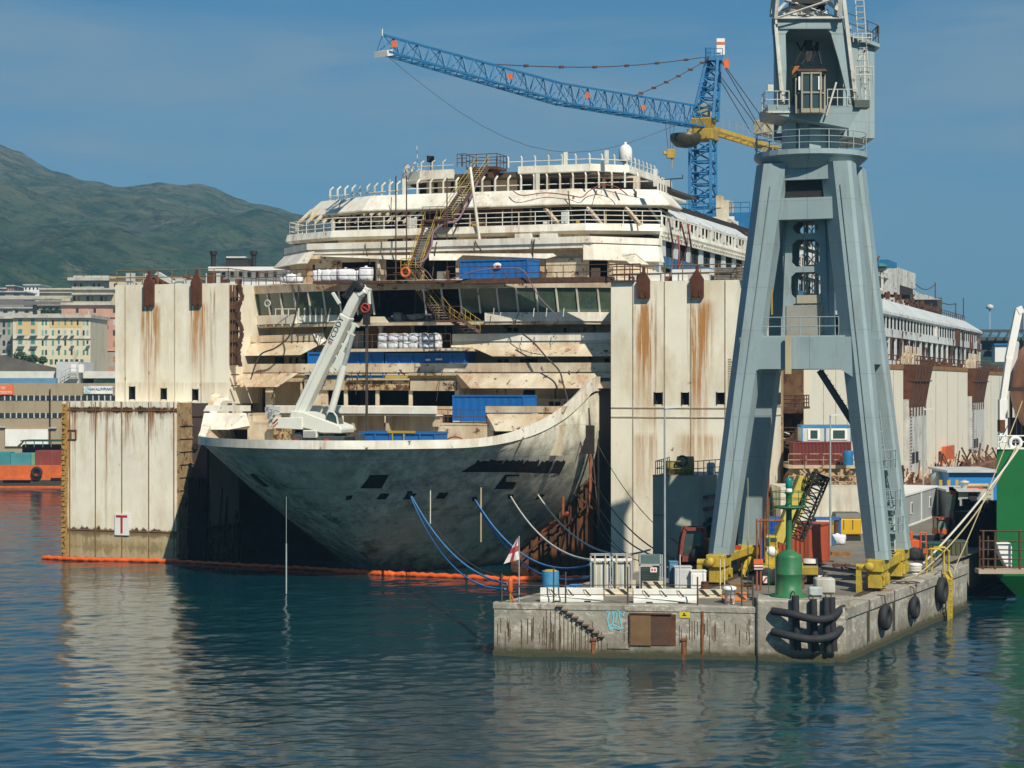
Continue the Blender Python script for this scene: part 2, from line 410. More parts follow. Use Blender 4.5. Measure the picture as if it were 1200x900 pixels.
# ================================================================ hills
def hills():
    m, nt, b = newmat('hill_scrub'); n = N(nt)
    g = n('ShaderNodeNewGeometry'); pos = g.outputs['Position']; z = n('ShaderNodeSeparateXYZ', {0: pos}).outputs[2]
    c = n.mix(n.rng(n.noise(pos, .006, 12, .78), .42, .58), (.016, .055, .024), (.060, .105, .045))
    hi = n.math('MULTIPLY', n.rng(n.math('ADD', z, n.math('MULTIPLY', n.noise(pos, .005, 6), 300)), 250, 430), n.rng(n.noise(pos, .014, 10, .72, (1, 1, 2.2)), .42, .58))
    c = n.mix(n.math('MULTIPLY', hi, .65), c, (.24, .21, .13))
    pt = n.rng(n.noise(pos, .011, 8, .7, None, (50, 0, 3)), .58, .68)
    c = n.mix(n.math('MULTIPLY', pt, .7), c, (.26, .22, .14)); sk = n.rng(n.noise(pos, .022, 10, .8, (1, .35, .5), (4, 4, 4)), .52, .60); c = n.mix(n.math('MULTIPLY', sk, .5), c, (.15, .15, .08))
    tr = n.rng(n.noise(pos, .04, 8, .8), .50, .57); c = n.mix(n.math('MULTIPLY', tr, .8), c, (.008, .030, .016))
    nt.links.new(c, b.inputs['Base Color']); b.inputs['Roughness'].default_value = 1; b.inputs['Specular IOR Level'].default_value = 0
    bp = n('ShaderNodeBump', {'Height': n.noise(pos, .02, 8, .7), 'Strength': 1, 'Distance': 25}); nt.links.new(bp.outputs[0], b.inputs['Normal'])
    from mathutils import noise as mn
    def ridge(prof, Yr, Yb, name, nx=420, ny=150, px0=-500, px1=1600, zb=10, amp=1, back=1500):
        vs = []; fs = []
        for j in range(ny+1):
            for i in range(nx+1):
                px = lerp(px0, px1, i/nx); s = j/ny
                Y = lerp(Yb, Yr+back, s)
                for a, c_ in zip(prof[:-1], prof[1:]):
                    if a[0] <= px <= c_[0]: py = lerp(a[1], c_[1], (px-a[0])/(c_[0]-a[0]))
                zr = H+(450-py)*Yr/F
                sr = (Y-Yb)/(Yr-Yb)
                X = GX(px, Yr) if False else (px-600)/F*Yr*(.75+.25*min(sr, 1.4))
                f = sst(sr)*.35+.65*max(0, sr) if sr < 1 else 1-.9*((sr-1)/(back/(Yr-Yb)))
                e = 4*min(sr, 1)*(1-min(sr, 1))
                v = Vector((X*.0011, Y*.0007, 0)); r = mn.ridged_multi_fractal(v*1.6, 1.0, 2.1, 6, 1.0, 2.0, noise_basis='PERLIN_ORIGINAL')
                r2 = mn.fractal(Vector((X*.006, Y*.006, 3)), 1, 2, 5)
                vs.append((X, Y, zb+(zr-zb)*f+amp*((r-1.1)*42*e**1.5+r2*15*(.3+e)+mn.fractal(Vector((X*.02, Y*.02, 3)), 1, 2, 4)*5)))
        for j in range(ny):
            for i in range(nx): a = j*(nx+1)+i; fs.append((a, a+1, a+nx+2, a+nx+1))
        mb = MB(); mb.add(vs, fs, 0, True); tag(mb.build(name, m, auto=False), kind='structure')
    ridge([(-500, 60), (-200, 110), (0, 168), (25, 176), (60, 197), (100, 212), (145, 222), (170, 223), (205, 220), (240, 220), (262, 227), (300, 243), (340, 250), (380, 256), (430, 290), (520, 350), (640, 400), (760, 425), (1600, 440)], 3000, 900, 'mountain')
    ridge([(-500, 430), (700, 425), (1000, 402), (1100, 392), (1150, 390), (1175, 395), (1200, 404), (1260, 398), (1350, 390), (1600, 380)], 7500, 4500, 'distant_hills', 150, 40, px0=300, px1=1700, amp=.8)
hills()

# ================================================================ far shore (left)
LANDM = M('shore_ground', (.22,.21,.18), rough=.95, var=.3, vs=.05, bump=0)
mb = MB(); mb.box(-700, 300, -2, -28, 2600, 1.6); mb.box(-700, 470, 1.6, -60, 2600, 15)
tag(mb.build('shore_land', LANDM, auto=False), kind='structure')
mb = MB(); mb.box(60, 520, -2, 1500, 900, 1.6); tag(mb.build('far_shore', LANDM, auto=False), kind='structure')

def pbox(mb, px0, px1, py0, py1, Y, d, m=0): # facade rectangle seen at px/py, at depth Y, d metres deep
    mb.box(GX(px0, Y), Y, H-(py1-450)*Y/F, GX(px1, Y), Y+d, H-(py0-450)*Y/F, m)
BWIN = M('window_dark', (.03,.035,.04), rough=.2, bump=0); SHUT = M('green_shutters', (.05,.22,.17), rough=.7, bump=0)
def building(name, label, px0, px1, pyt, pyb, Y, depth, wallm, group=None, cornice=None, win=None, cat='building'):
    Z0 = H-(pyb-450)*Y/F
    t = thing(name, label, cat, (GX((px0+px1)/2, Y), Y, Z0), 0, group)
    b = MB(); pbox(b, px0, px1, pyt, pyb, Y, depth); b.build('wall', wallm, t, True)
    if cornice:
        b = MB(); pbox(b, px0-1.2, px1+1.2, pyt-cornice[0], pyt+.4, Y-1.0, depth+2); b.build('cornice', cornice[1], t, True)
    return t
def win_rows(t, Y, cols, rows, w, h, mat, name='window', frame=None, bal=None):
    for j, py in enumerate(rows):
        for i, px in enumerate(cols):
            b = MB(); pbox(b, px-w/2, px+w/2, py-h/2, py+h/2, Y-.06, .16)
            o = b.build(name, mat[(i+j*3) % len(mat)] if isinstance(mat, list) else mat, t, True)
            if frame:
                b = MB(); s_ = w*.22
                pbox(b, px-w/2-s_, px+w/2+s_, py-h/2-s_, py-h/2, Y-.1, .15); pbox(b, px-w/2-s_, px-w/2, py-h/2, py+h/2, Y-.1, .15); pbox(b, px+w/2, px+w/2+s_, py-h/2, py+h/2, Y-.1, .15)
                b.build('frame', frame, o, True)
            if bal and (i, j) in bal:
                b = MB(); pbox(b, px-w*.9, px+w*.9, py+h/2-.6, py+h/2+.2, Y-1.3, 1.25); pbox(b, px-w*.9, px+w*.9, py+h/2-2, py+h/2-.6, Y-1.3, .1)
                b.build('balcony', LGREY, t, True)
# warehouse
WT = M('warehouse_tan', (.33,.27,.18), var=.08, bump=0, dirt=.2); WTG = M('warehouse_whitegrey', (.60,.60,.57), bump=0, dirt=.3, dcol=(.4,.4,.38))
WBL = M('warehouse_blue', (.10,.24,.38), bump=0, rough=.6)
Y = 330
t = thing('warehouse', 'long tan warehouse with ribbon windows and blue and white upper storey behind the orange barge', 'warehouse', (GX(0, Y), Y, 1.6))
b = MB(); b.box(GX(-140, Y), Y, 1.6, GX(215, Y), Y+40, H-(449-450)*Y/F); b.build('wall', WT, t, True)
b = MB(); pbox(b, -140, 66, 435.5, 444, Y+6, 30); pbox(b, 92, 215, 435.5, 444, Y+6, 30); pbox(b,-140,66,443,449.5,Y+1,1); b.build('blue_storey', WBL, t, True)
b = MB(); pbox(b, -140, 64.5, 436, 443, Y+5.2, 1); pbox(b, -140, 66, 436, 444, Y+5.7, .5); 
b = MB(); pbox(b, -140, 66, 435, 443.2, Y+5.2, 32); pbox(b, 92, 215, 435, 443.2, Y+5.2, 32); b.build('white_parapet', WTG, t, True)
b = MB(); pbox(b, 66, 92, 424, 449.3, Y+3, 12); pbox(b, 90.5, 96, 426, 437, Y+4.5, 8); b.build('stair_tower', LGREY, t, True)
for px in (86, 95):
    b = MB(); pbox(b, px-3, px+3, 427, 436.5, Y+2.9, 1); b.build('chimney', WPLAIN, t, True)
b = MB(); b.rail([P(72, 444, Y+2), P(82, 439, Y+2), P(91, 439, Y+2)], 1.1, 1, .04); b.beam(P(70, 448, Y+2), P(82, 440, Y+2), .8, .2); b.beam(P(82, 440, Y+2), P(92, 440, Y+2), .8, .2); b.build('outer_stair', GALV, t, True)
for r_, (y0, y1) in enumerate(((463.5, 469.5), (484, 490))):
    for i in range(40):
        px = -70+i*6.9+3
        b = MB(); pbox(b, px-2.7, px+2.7, y0, y1, Y-.05, .2); o = b.build('window', BWIN, t, True)
        b = MB(); pbox(b, px+2.7, px+4.1, y0, y1, Y-.12, .2); b.build('frame', LGREY, o, True)
b = MB(); pbox(b, 6, 56, 503, 523, Y-.4, .5); b.build('white_door', WPLAIN, t, True)
b = MB(); pbox(b, -30, 6, 500, 501, Y-.5, .6); pbox(b, 57, 66, 501, 502, Y-.5, .6); b.build('canopy', LGREY, t, True)
b = MB(); b.tube(P(58.5, 456, Y-.3), P(58.5, 520, Y-.3), .12); b.build('downpipe', BLACK, t, True)
sg = MB(); pbox(sg, -34, 15.5, 451, 462.5, Y-.35, .3); sg = sg.build('sign_board', M('orange_sign', (.75,.16,.05), bump=0, rough=.5), t, True)
x, y, z = P(-6, 454.3, Y-.37); text('lettering', 'Industrie', 1.0, (x-t.location.x, -.42, z-1.6), (pi/2, 0, 0), WPLAIN, t)
x, y, z = P(-6, 459.3, Y-.37); text('lettering', 'Watersystem', .95, (x-t.location.x+.3, -.42, z-1.6), (pi/2, 0, 0), WPLAIN, t)
sg = MB(); pbox(sg, 98, 132, 452.5, 461.5, Y-.35, .3); sg.build('sign_board', WPLAIN, t, True)
sg = MB(); pbox(sg, 98, 106, 452.5, 461.5, Y-.38, .02); sg.build('sign_emblem_field', M('sign_teal', (.35,.55,.58), bump=0), t, True)
x, y, z = P(102, 457, Y); text('lettering', 'N', 1.5, (x-t.location.x, -.42, z-1.6), (pi/2, 0, 0), WPLAIN, t)
x, y, z = P(119.5, 456, Y); text('lettering', 'NAVALIMPIANTI', .62, (x-t.location.x, -.42, z-1.6), (pi/2, 0, 0), M('sign_blue', (.03,.12,.3), bump=0), t, .03)
# retaining wall and trees
b = MB(); b.prism([P(-150, 408, 440), P(0, 416, 440), P(66, 431, 440), P(66, 446, 440), P(-150, 446, 440)], [P(-150, 408, 446), P(0, 416, 446), P(66, 431, 446), P(66, 446, 446), P(-150, 446, 446)])
tag(b.build('retaining_wall', M('dark_stone', (.12,.11,.095), rough=.95, var=.4, vs=.4, dirt=.6)), 'dark sloping stone retaining wall below the green shuttered palazzo', 'wall')
def leafball(mb, c, r, n, s, m=0):
    for _ in range(n):
        d = Vector((random.gauss(0,1), random.gauss(0,1), random.gauss(0,1))); d.normalize(); d *= r*random.uniform(.45, 1.05)
        p = Vector(c)+Vector((d.x, d.y, d.z*.75)); a = Vector((random.gauss(0,1), random.gauss(0,1), random.gauss(0,1))).normalized()*s; q = a.orthogonal().normalized()*s
        mb.face([p+a, p+q, p-a, p-q], m)
LEAF = M('leaves_dark', (.035,.075,.025), rough=.9, var=.5, vs=.5, bump=0)
for i, (px, py, r, lb) in enumerate(((24, 419, 1.9, 'round dark bush on the retaining wall below the shuttered palazzo'), (38, 421, 1.3, 'small low bush right of the round dark bush on the wall'), (50, 422, 1.1, 'smallest bush at the right end of the retaining wall top'))):
    Y = 448; c = P(px, py, Y); t = thing('bush', lb, 'bush', (c[0], c[1], c[2]-r))
    b = MB(); leafball(b, c, r, 420, .22); b.build('foliage', LEAF, t, True)
    b = MB(); b.tube((c[0], c[1], c[2]-r-.6), (c[0]+.1, c[1], c[2]), .12); b.build('trunk', M('bark', (.09,.06,.04), rough=.9), t, True)
# palazzo with green shutters
CY = M('facade_cream', (.62,.57,.42), bump=0, var=.08, dirt=.3); CYY = M('facade_yellow', (.60,.44,.20), bump=0, var=.08); CG = M('facade_grey', (.34,.34,.31), bump=0, var=.15, dirt=.3)
CP = M('facade_pink', (.52,.30,.23), bump=0, var=.1, dirt=.3); CB = M('facade_beige', (.50,.43,.28), bump=0, var=.1, dirt=.3); STN = M('cornice_stone', (.50,.48,.43), bump=0, dirt=.4)
Y = 520
t = building('palazzo', 'cream and yellow palazzo with green shutters and stone parapet above the retaining wall', 15, 106, 372, 441, Y, 22, CY, cornice=(3.5, STN))
b = MB(); pbox(b, 19, 44, 374.5, 393, Y-.04, .2); pbox(b, 58, 95, 374.5, 384, Y-.04, .2); b.build('yellow_field', CYY, t, True)
b = MB(); pbox(b, 15, 106, 396, 397.2, Y-.35, .5); b.build('string_course', STN, t, True)
for px in (16, 46, 104):
    b = MB(); pbox(b, px-1, px+1, 364, 369, Y-.5, .6); b.build('finial', STN, t, True)
win_rows(t, Y, [23.5, 38.5], [377.5, 389.5, 402, 413], 4.6, 7, SHUT, frame=STN, bal=[(0,1),(1,1),(0,2),(1,2)])
win_rows(t, Y, [50, 54, 62, 69, 76.5, 84, 91, 98, 102.5], [378, 390, 402, 413], 2.2, 6, [SHUT, SHUT, BWIN, M('pale_shutters', (.25,.42,.38), bump=0)], bal=[(1,1),(3,1),(4,1),(5,1),(3,2),(5,2),(8,2)])
win_rows(t, Y, [60+i*6 for i in range(7)], [424], 3.6, 6, [M('shop_green', (.08,.16,.10), bump=0), BWIN])
Y = 528
t = building('palazzo', 'grey palazzo at the left edge beside the green shuttered one', -80, 14.4, 373, 441, Y, 20, CG, cornice=(2.5, STN))
win_rows(t, Y, [-60, -45, -30, -15, -2, 4.5, 10.5], [380, 389, 402, 413], 3, 6, [SHUT, BWIN, BWIN], bal=[(4,1),(6,2),(5,3)])
Y = 545
t = building('palazzo', 'pink palazzo with heavy cornice and brown shutters behind the pontoon tower', 72, 150, 357, 441, Y, 22, CP, cornice=(2.5, STN))
b = MB(); pbox(b, 72, 150, 371, 372, Y-.4, .6); pbox(b, 72, 150, 410, 411.2, Y-.4, .6); b.build('string_course', M('facade_pink_trim', (.55,.36,.28), bump=0), t, True)
b = MB(); pbox(b, 107, 118, 373.5, 409, Y-.05, .2); pbox(b, 123.5, 150, 412, 431, Y-.05, .2); b.build('grey_field', M('facade_pinkgrey', (.36,.33,.28), bump=0), t, True)
BS = M('brown_shutters', (.36,.20,.07), bump=0)
win_rows(t, Y, [80, 90.5, 101, 111, 121, 134, 145], [364], 3, 5, [CP, BWIN]); win_rows(t, Y, [111, 121, 134, 145], [378, 390, 403, 421], 3, 6.5, [BWIN, BS, LGREY, BS, CP], bal=[(0,1),(0,2)])
Y = 620
t = building('apartment_block', 'beige apartment block with long balcony roofline above the pink palazzo', 46, 175, 339, 372, Y, 30, CB, cornice=(1.4, STN))
win_rows(t, Y, [87, 92, 98, 103, 108, 113, 119, 124], [350], 3, 5.5, [BWIN, BS, CB])
b = MB(); pbox(b, 46, 84, 342, 343, Y-1.5, 1.6); pbox(b,84,132,343,345.2,Y-2,2.2); b.build('balcony', STN, t, True)
Y = 680
t = building('apartment_block', 'stepped top floor block with roof aerials highest above the rooftops', 84, 122, 329, 342, Y, 20, M('facade_beige_grey', (.45,.42,.32), bump=0))
b = MB(); pbox(b, 79, 128, 325, 328.6, Y-2, 18); pbox(b, 86, 128, 323, 325.2, Y+2, 12); b.build('roof', STN, t, True)
win_rows(t, Y, [88, 95, 104, 110, 116], [334], 2.4, 4, [BWIN, BWIN, LGREY])
b = MB(); [b.tube(P(px, 325, Y), P(px, 318, Y), .06) for px in (90, 98, 107, 119)]; b.build('aerial', BLACK, t, True)
Y = 640
t = building('apartment_block', 'tan roofed block behind the railing of the upper left pontoon tower', 128, 232, 326, 372, Y, 30, CB, cornice=(2.2, M('roof_tan', (.42,.30,.15), bump=0)))
win_rows(t, Y, [135+i*8 for i in range(12)], [334], 3, 4, [BWIN, CB, LGREY])
for px0, px1, y0, Y, mt, lb in ((28, 46, 334, 900, WPLAIN, 'small white house with dark windows against the foot of the mountain'), (-20, 6, 338, 950, STN, 'pale low house at the far left under the mountain'), (8, 16, 335, 930, CP, 'small pink roofed house at the foot of the mountain'), (-40, 28, 342, 840, M('roof_grey', (.25,.24,.22), bump=0), 'grey rooftop terrace block below the small white house'), (0, 50, 361, 640, STN, 'low pale roof block under the elevated road'), (40, 71, 357.5, 600, CB, 'low beige block with roof garden under the elevated road')):
    t = building('house', lb, px0, px1, y0, 385, Y, 20, mt, cornice=(1, STN), cat='house')
    win_rows(t, Y, [px0+(px1-px0)*(k+.5)/4 for k in range(4)], [y0+4.2], (px1-px0)/10, 2.6, BWIN)
c = P(62, 365, 596); t = thing('hedge', 'green roof garden hedge on the low beige block', 'hedge', (c[0], c[1], c[2]-1))
b = MB(); [leafball(b, P(49+i*2.6, 365.5, 597), 1.1, 90, .25) for i in range(9)]; b.build('foliage', LEAF, t, True)
b = MB(); b.box(GX(46, 596), 595.5, P(0, 370, 596)[2], GX(71, 596), 598, P(0, 367.5, 596)[2]); b.build('planter', STN, t, True)
# elevated road
t = thing('elevated_road', 'long grey elevated road crossing in front of the rooftops at left', 'viaduct', P(0, 372, 575))
b = MB(); b.prism([P(-150, 352, 575), P(86, 353, 575), P(86, 357, 575), P(-150, 357.5, 575)], [P(-150, 352, 586), P(86, 353, 586), P(86, 357, 586), P(-150, 357.5, 586)]); b.build('deck', M('road_grey', (.16,.155,.15), bump=0), t, True)
b = MB(); pbox(b, -150, 84, 346.5, 349, 588, 1); pbox(b,-150,72,349,352,590,.5); b.build('parapet', STN, t, True)
for px in (-60, 39.5, 84):
    b = MB(); pbox(b, px-1.2, px+1.2, 356, 400, 578, 3); b.build('pier', CG, t, True)
# black-stacked barge house behind left pontoon
t = thing('service_vessel', 'white service vessel with two black stacks and dark box behind the upper left pontoon tower', 'vessel', P(290, 340, 262))
b = MB(); pbox(b, 244, 336, 312.5, 317, 262, 14); pbox(b, 258, 330, 317, 330, 264, 10); pbox(b, 244, 336, 330, 345, 262, 14); b.build('superstructure', WPLAIN, t, True)
b = MB(); pbox(b, 264.5, 291, 302, 312.5, 264, 6); b.build('engine_box', BLACK, t, True)
b = MB(); pbox(b, 265, 288, 300.4, 302.3, 263.8, 6.4); b.build('box_lid', LGREY, t, True)
for px in (250, 297.5):
    b = MB(); x, y, z = P(px, 312.5, 265); b.tube((x, y, z), (x, y, z+2), .33, 10); b.tube((x, y, z+1.6), (x, y, z+2.1), .5, 10); b.build('stack', BLACK, t, True)
for i in range(7):
    px = 262+i*10; b = MB(); pbox(b, px-2, px+2, 319, 325, 263.9, .3); b.build('window', BWIN, t, True)
# orange barge with containers
Y = 284
t = thing('barge', 'orange barge moored before the tan warehouse', 'barge', (GX(0, Y), Y, 0))
b = MB(); z1 = H-(545.5-450)*Y/F
b.prism([(GX(-90,Y), Y, 0), (GX(90,Y), Y, 0), (GX(90,Y), Y, z1), (GX(-90,Y), Y, z1)], [(GX(-90,Y), Y+12, 0), (GX(90,Y), Y+12, 0), (GX(90,Y), Y+12, z1), (GX(-90,Y), Y+12, z1)]); b.build('hull', ORANGE, t, True)
b = MB(); pbox(b, -90, 90, 562.5, 569, Y-.05, .2); b.build('waterline_band', M('fouled_dark', (.05,.045,.035)), t, True)
b = MB(); pbox(b, 4, 36, 560, 562.5, Y-.5, .5); pbox(b, 60, 88, 557, 560, Y-.5, .5); b.build('rubbing_strake', ORANGE, t, True)
b = MB(); x, y, z = P(43, 553.5, Y-.5); b.ring((x, y, z), .62, .24, 'y'); tag(b.build('tyre_fender', RUBBER), 'black tyre hung on the orange barge side', 'tyre')
for px0, px1, py0, mt, lb in ((-40, 12, 530, M('teal_container', (.05,.25,.28), streak=.5, rust=.2), 'teal cargo box on the orange barge, left one'), (12.5, 36, 531, M('bluegreen_container', (.06,.28,.32), streak=.5, rust=.2), 'blue green cargo box in the middle of the barge'), (36.5, 41, 531, M('green_container', (.16,.34,.22), streak=.5), 'narrow green box beside the maroon one on the barge'), (41.5, 88, 528, M('maroon_container', (.22,.05,.04), streak=.5), 'maroon cargo box on the orange barge')):
    b = MB(); pbox(b, px0, px1, py0, 545.4, Y+2, 2.5)
    nn = int((px1-px0)/2)
    for k in range(nn): q = px0+(k+.5)*(px1-px0)/nn; pbox(b, q-.45, q+.45, py0+.8, 544.6, Y+1.9, .12)
    tag(b.build('cargo_box', mt), lb, 'container')
Y = 296
t = thing('canopy_boat', 'boat with dark green canopy between the barge and the white warehouse door', 'boat', (GX(47, Y), Y, 0))
b = MB(); pbox(b, 24, 74, 516, 517.4, Y, 5); b.prism([P(20, 523, Y), P(27, 516.5, Y), P(29, 516.5, Y), P(24, 523, Y)], [P(20, 523, Y+5), P(27, 516.5, Y+5), P(29, 516.5, Y+5), P(24, 523, Y+5)]); b.build('canopy', M('dark_green_canvas', (.015,.06,.035)), t, True)
b = MB(); [pbox(b, px-.4, px+.4, 517, 524, Y, .2) for px in (30, 40, 50, 60, 72)]; b.build('canopy_post', SHUT, t, True)
b = MB(); pbox(b, 26, 74, 521, 545, Y+2.5, 2.5); b.build('hull', BLACK, t, True)
# ================================================================ cruise ship wreck
SHIP = thing('cruise_ship', 'huge wrecked white cruise ship streaked with rust, bow on, between floating steel towers', 'cruise ship', (OX, OY, 0), -A20)
def bld(name, mb, m, parent=None, **k): return mb.build(name, m, parent or SHIP, **k)

def hull_w(t, z):
    zz = max(z, -2)/10.45; ts = -17.8-14.7*max(0, zz)**.9 if zz < 1 else -32.5
    if zz < 0: ts = -17.8+4*(-zz)
    k = min(1, max(0, zz)); L = lerp(46, 26, k**.75); p = lerp(1.75, 2.0, k); q = lerp(1.35, 2.0, k)
    x = (t-ts)/L
    if x <= 0: return 0
    if x >= 1: return 17.75
    return 17.75*(1-(1-x)**p)**(1/q)
def ts_of(z):
    zz = z/10.45
    return -32.5 if zz >= 1 else (-17.8-14.7*zz**.9 if zz > 0 else -17.8-4*zz)
def hw(side, t, z): return hull_w(t, z)*(lerp(.925, 1, sst((t+8)/24)) if side > 0 else lerp(.985, 1, sst((t+8)/24)))
def rimz(t, side=1): # sheer: bulwark sweeps up to the deck above
    s = max(0, min(1, (t+27.5)/15.5 if side > 0 else (t+22)/8)); return 10.45+(4.2 if side > 0 else 2.8)*s**(2.1 if side > 0 else 1.6)
def hull():
    rows = 26; SH = [0, .0008, .003, .008, .018, .034, .056, .085, .12, .165, .22, .29, .37, .47, .6, .75, .9, 1]
    LONG = [20, 40, 80, 120, 160, 200, 240, 256]
    vs = []; cols = []
    for side in (-1, 1):
        for j in range(rows+1):
            row = []
            zf = j/rows
            for i, s in enumerate(SH):
                z = -2+(10.45+2)*zf; t = ts_of(z)+(-2-ts_of(z))*s
                zt = rimz(t, side); z = -2+(zt+2)*zf
                t0 = ts_of(min(z, 10.45)); t = t0+(-2-t0)*s
                z = -2+(rimz(t, side)+2)*zf
                row.append((side*hw(side, t, z), t, z))
            for t in LONG:
                z = -2+(14.65+2)*zf; ww = 17.75*(1 if t < 200 else 1-((t-200)/56)**2*.12); row.append((side*ww, t, z))
            cols.append(row)
    n = len(cols[0]); mb = MB()
    for s_ in (0, 1):
        base = s_*(rows+1); b0 = len(mb.v); pts = [p for r in cols[base:base+rows+1] for p in r]; fs = []
        for j in range(rows):
            for i in range(n-1): a = j*n+i; fs.append((a, a+1, a+n+1, a+n))
        mb.add(pts, fs, 0, True)
    # transom
    a = [cols[j][-1] for j in range(rows+1)]; b = [cols[rows+1+j][-1] for j in range(rows+1)]
    mb.add(a+b[::-1], [range(2*rows+2)], 0)
    bm = MB(); bm.v = mb.v
    def extra(n, pos, c):
        ob = n('ShaderNodeTexCoord').outputs['Object']; s = n('ShaderNodeSeparateXYZ', {0: ob}); u, t, z = s.outputs
        big = n.noise(ob, .22, 6, .65, (1, 1, .8), (2, 0, 0)); med = n.noise(ob, .9, 10, .72, (1, 1, .5), (0, 5, 0)); st = n.noise(ob, .8, 6, .65, (1, 1, .12))
        green = n.mix(n.rng(med, .40, .60), (.09, .14, .10), (.56, .60, .48))
        pale = n.mix(n.rng(med, .40, .62), (.80, .76, .64), (.38, .35, .28))
        f = n.math('ADD', n.math('ADD', n.rng(u, -13, 6, 0, 1), n.rng(z, 3, 11, -.35, .15)), n.math('MULTIPLY', n.math('SUBTRACT', big, .5), 1.3))
        c = n.mix(n.rng(f, .25, .8), green, pale)
        # soot band of streaks, burnt patches
        low = n.math('ADD', z, n.math('MULTIPLY', n.math('SUBTRACT', st, .5), 5))
        c = n.mix(n.rng(low, 2.2, -.4, 0, .7), c, (.10, .09, .065))
        mot = n.math('MULTIPLY', n.rng(n.noise(ob, 1.4, 12, .85), .50, .56), n.rng(z, 5.2, 2.2))
        mot = n.math('MULTIPLY', mot, n.rng(n.math('ABSOLUTE', n.math('ADD', u, -2.0)), 2, 7.5, 1, 0))
        c = n.mix(n.math('MULTIPLY', mot, .85), c, (.62, .58, .46))
        dk = n.math('MULTIPLY', n.rng(n.noise(ob, .5, 8, .7, (1, 1, .35), (7, 1, 2)), .5, .66), n.rng(z, 11, 5)); c = n.mix(n.math('MULTIPLY', dk, .8), c, (.07, .06, .04))
        rs = n.math('MULTIPLY', n.rng(n.noise(ob, 1.1, 8, .7, (1, 1, .09), (1, 2, 3)), .56, .66), n.rng(big, .4, .6)); c = n.mix(n.math('MULTIPLY', rs, .45), c, (.20, .11, .04))
        sc_ = n.rng(n.noise(ob, 6, 8, .8, (.6, .6, 2.5), (4, 4, 4)), .63, .68); c = n.mix(n.math('MULTIPLY', sc_, .5), c, (.5, .48, .4))
        for o_, p in ((z, 2.35),):
            c = n.mix(n.math('MULTIPLY', n.math('LESS_THAN', n.math('FRACT', n.math('DIVIDE', o_, p)), .014), .45), c, (.07, .06, .045))
        gl = n.math('LESS_THAN', n.math('ABSOLUTE', n.math('ADD', z, n.math('ADD', -5.4, n.math('MULTIPLY', med, .2)))), .07); c = n.mix(n.math('MULTIPLY', gl, n.rng(med, .42, .6)), c, (.30, .22, .08))
        wp = n.math('MULTIPLY', n.rng(n.noise(ob, .8, 12, .85, (1, 1, 1.4), (9, 0, 3)), .54, .58), n.rng(z, .5, 3)); c = n.mix(n.math('MULTIPLY', wp, .6), c, (.62, .62, .54))
        return c
    m = M('hull_paint', (.4, .4, .36), bump=.12, bs=1.5, rough=.6, extra=extra)
    bld('hull', mb, m, norm=True)
    # bulwark inside face and cap (white rolled edge)
    cap = MB(); inn = MB(); edge = []
    for side in (-1, 1):
        pr = []
        for i in range(61):
            s = (i/60)**2.2; t = -32.5+(-9+32.5)*s; pr.append((side*hw(side, t, rimz(t, side)), t, rimz(t, side)))
        edge.append(pr)
    full = edge[0][::-1]+edge[1][1:]
    for a, b in zip(full[:-1], full[1:]):
        def inward(p, d):
            q = Vector((p[0], p[1]+14, 0)); q.normalize(); return (p[0]-q.x*d, p[1]-q.y*d, p[2])
        def mk(p):
            up = lerp(.42, .95, sst((p[1]+26)/12)) if p[0] > 0 else lerp(.42, .55, sst((p[1]+24)/10)); o = inward(p, -.10); i_ = inward(p, .45)
            return [(o[0], o[1], p[2]-.22), (i_[0], i_[1], p[2]-.22), (i_[0], i_[1], p[2]+up*.6), (o[0], o[1], p[2]+up)]
        A, B = mk(a), mk(b)
        cap.add(A+B, [(0,1,5,4),(1,2,6,5),(2,3,7,6),(3,0,4,7)], 0)
        i0, i1, j0, j1 = inward(a, .3), inward(b, .3), inward(a, 1.9), inward(b, 1.9)
        inn.add([i0, i1, (j1[0], j1[1], 9.35), (j0[0], j0[1], 9.35)], [(0,1,2,3)])
    bld('bulwark_rim', cap, WHITE); bld('bulwark_inside', inn, CREAM)
    return mb
HULLMB = hull()
bv = BVHTree.FromPolygons([Vector(S2W(*v)) for v in HULLMB.v], HULLMB.f)
def hit(px, py):
    d = Vector(((px-600)/F, 1, -(py-450)/F)); d.normalize(); r = bv.ray_cast(Vector((0, 0, H)), d)
    if r[0] is None: return None
    nrm = r[1] if r[1].dot(d) < 0 else -r[1]
    return r[0], nrm
W2S = wmat(SHIP).inverted()
def hull_patch(name, quad, m, off=.03, k=6, parent=None, label=None, jag=0):
    """plate following the hull; quad of photo corners tl,tr,br,bl"""
    vs = []; mb = MB()
    for j in range(k+1):
        for i in range(k*2+1):
            a = i/(2*k); b = j/k
            x = lerp(lerp(quad[0][0], quad[1][0], a), lerp(quad[3][0], quad[2][0], a), b); y = lerp(lerp(quad[0][1], quad[1][1], a), lerp(quad[3][1], quad[2][1], a), b)
            if jag and j == 0: y -= random.uniform(0, jag)
            h = hit(x, y)
            if not h: return None
            vs.append(h[0]+h[1]*off)
    n = 2*k+1; mb.add(vs, [(j*n+i, j*n+i+1, (j+1)*n+i+1, (j+1)*n+i) for j in range(k) for i in range(n-1)])
    mb.build(name, m, SHIP, True, norm=False)
SOOT_HOLE = M('soot_and_hole_shade', (.014,.013,.012), rough=1, var=.6, vs=2)  # black patches paint the dark inside hull openings; mooring row also sooty
for q in (((560, 541), (590, 541), (578, 553), (540, 553)), ((592, 541), (614, 541), (606, 553), (574, 553)), ((616, 541), (632, 541), (626, 554), (600, 553)), ((634, 542), (648, 542), (642, 554.5), (622, 554)), ((650, 542), (663, 541), (656, 555), (644, 554.5))):
    hull_patch('mooring_opening', q, SOOT_HOLE, jag=3.2)
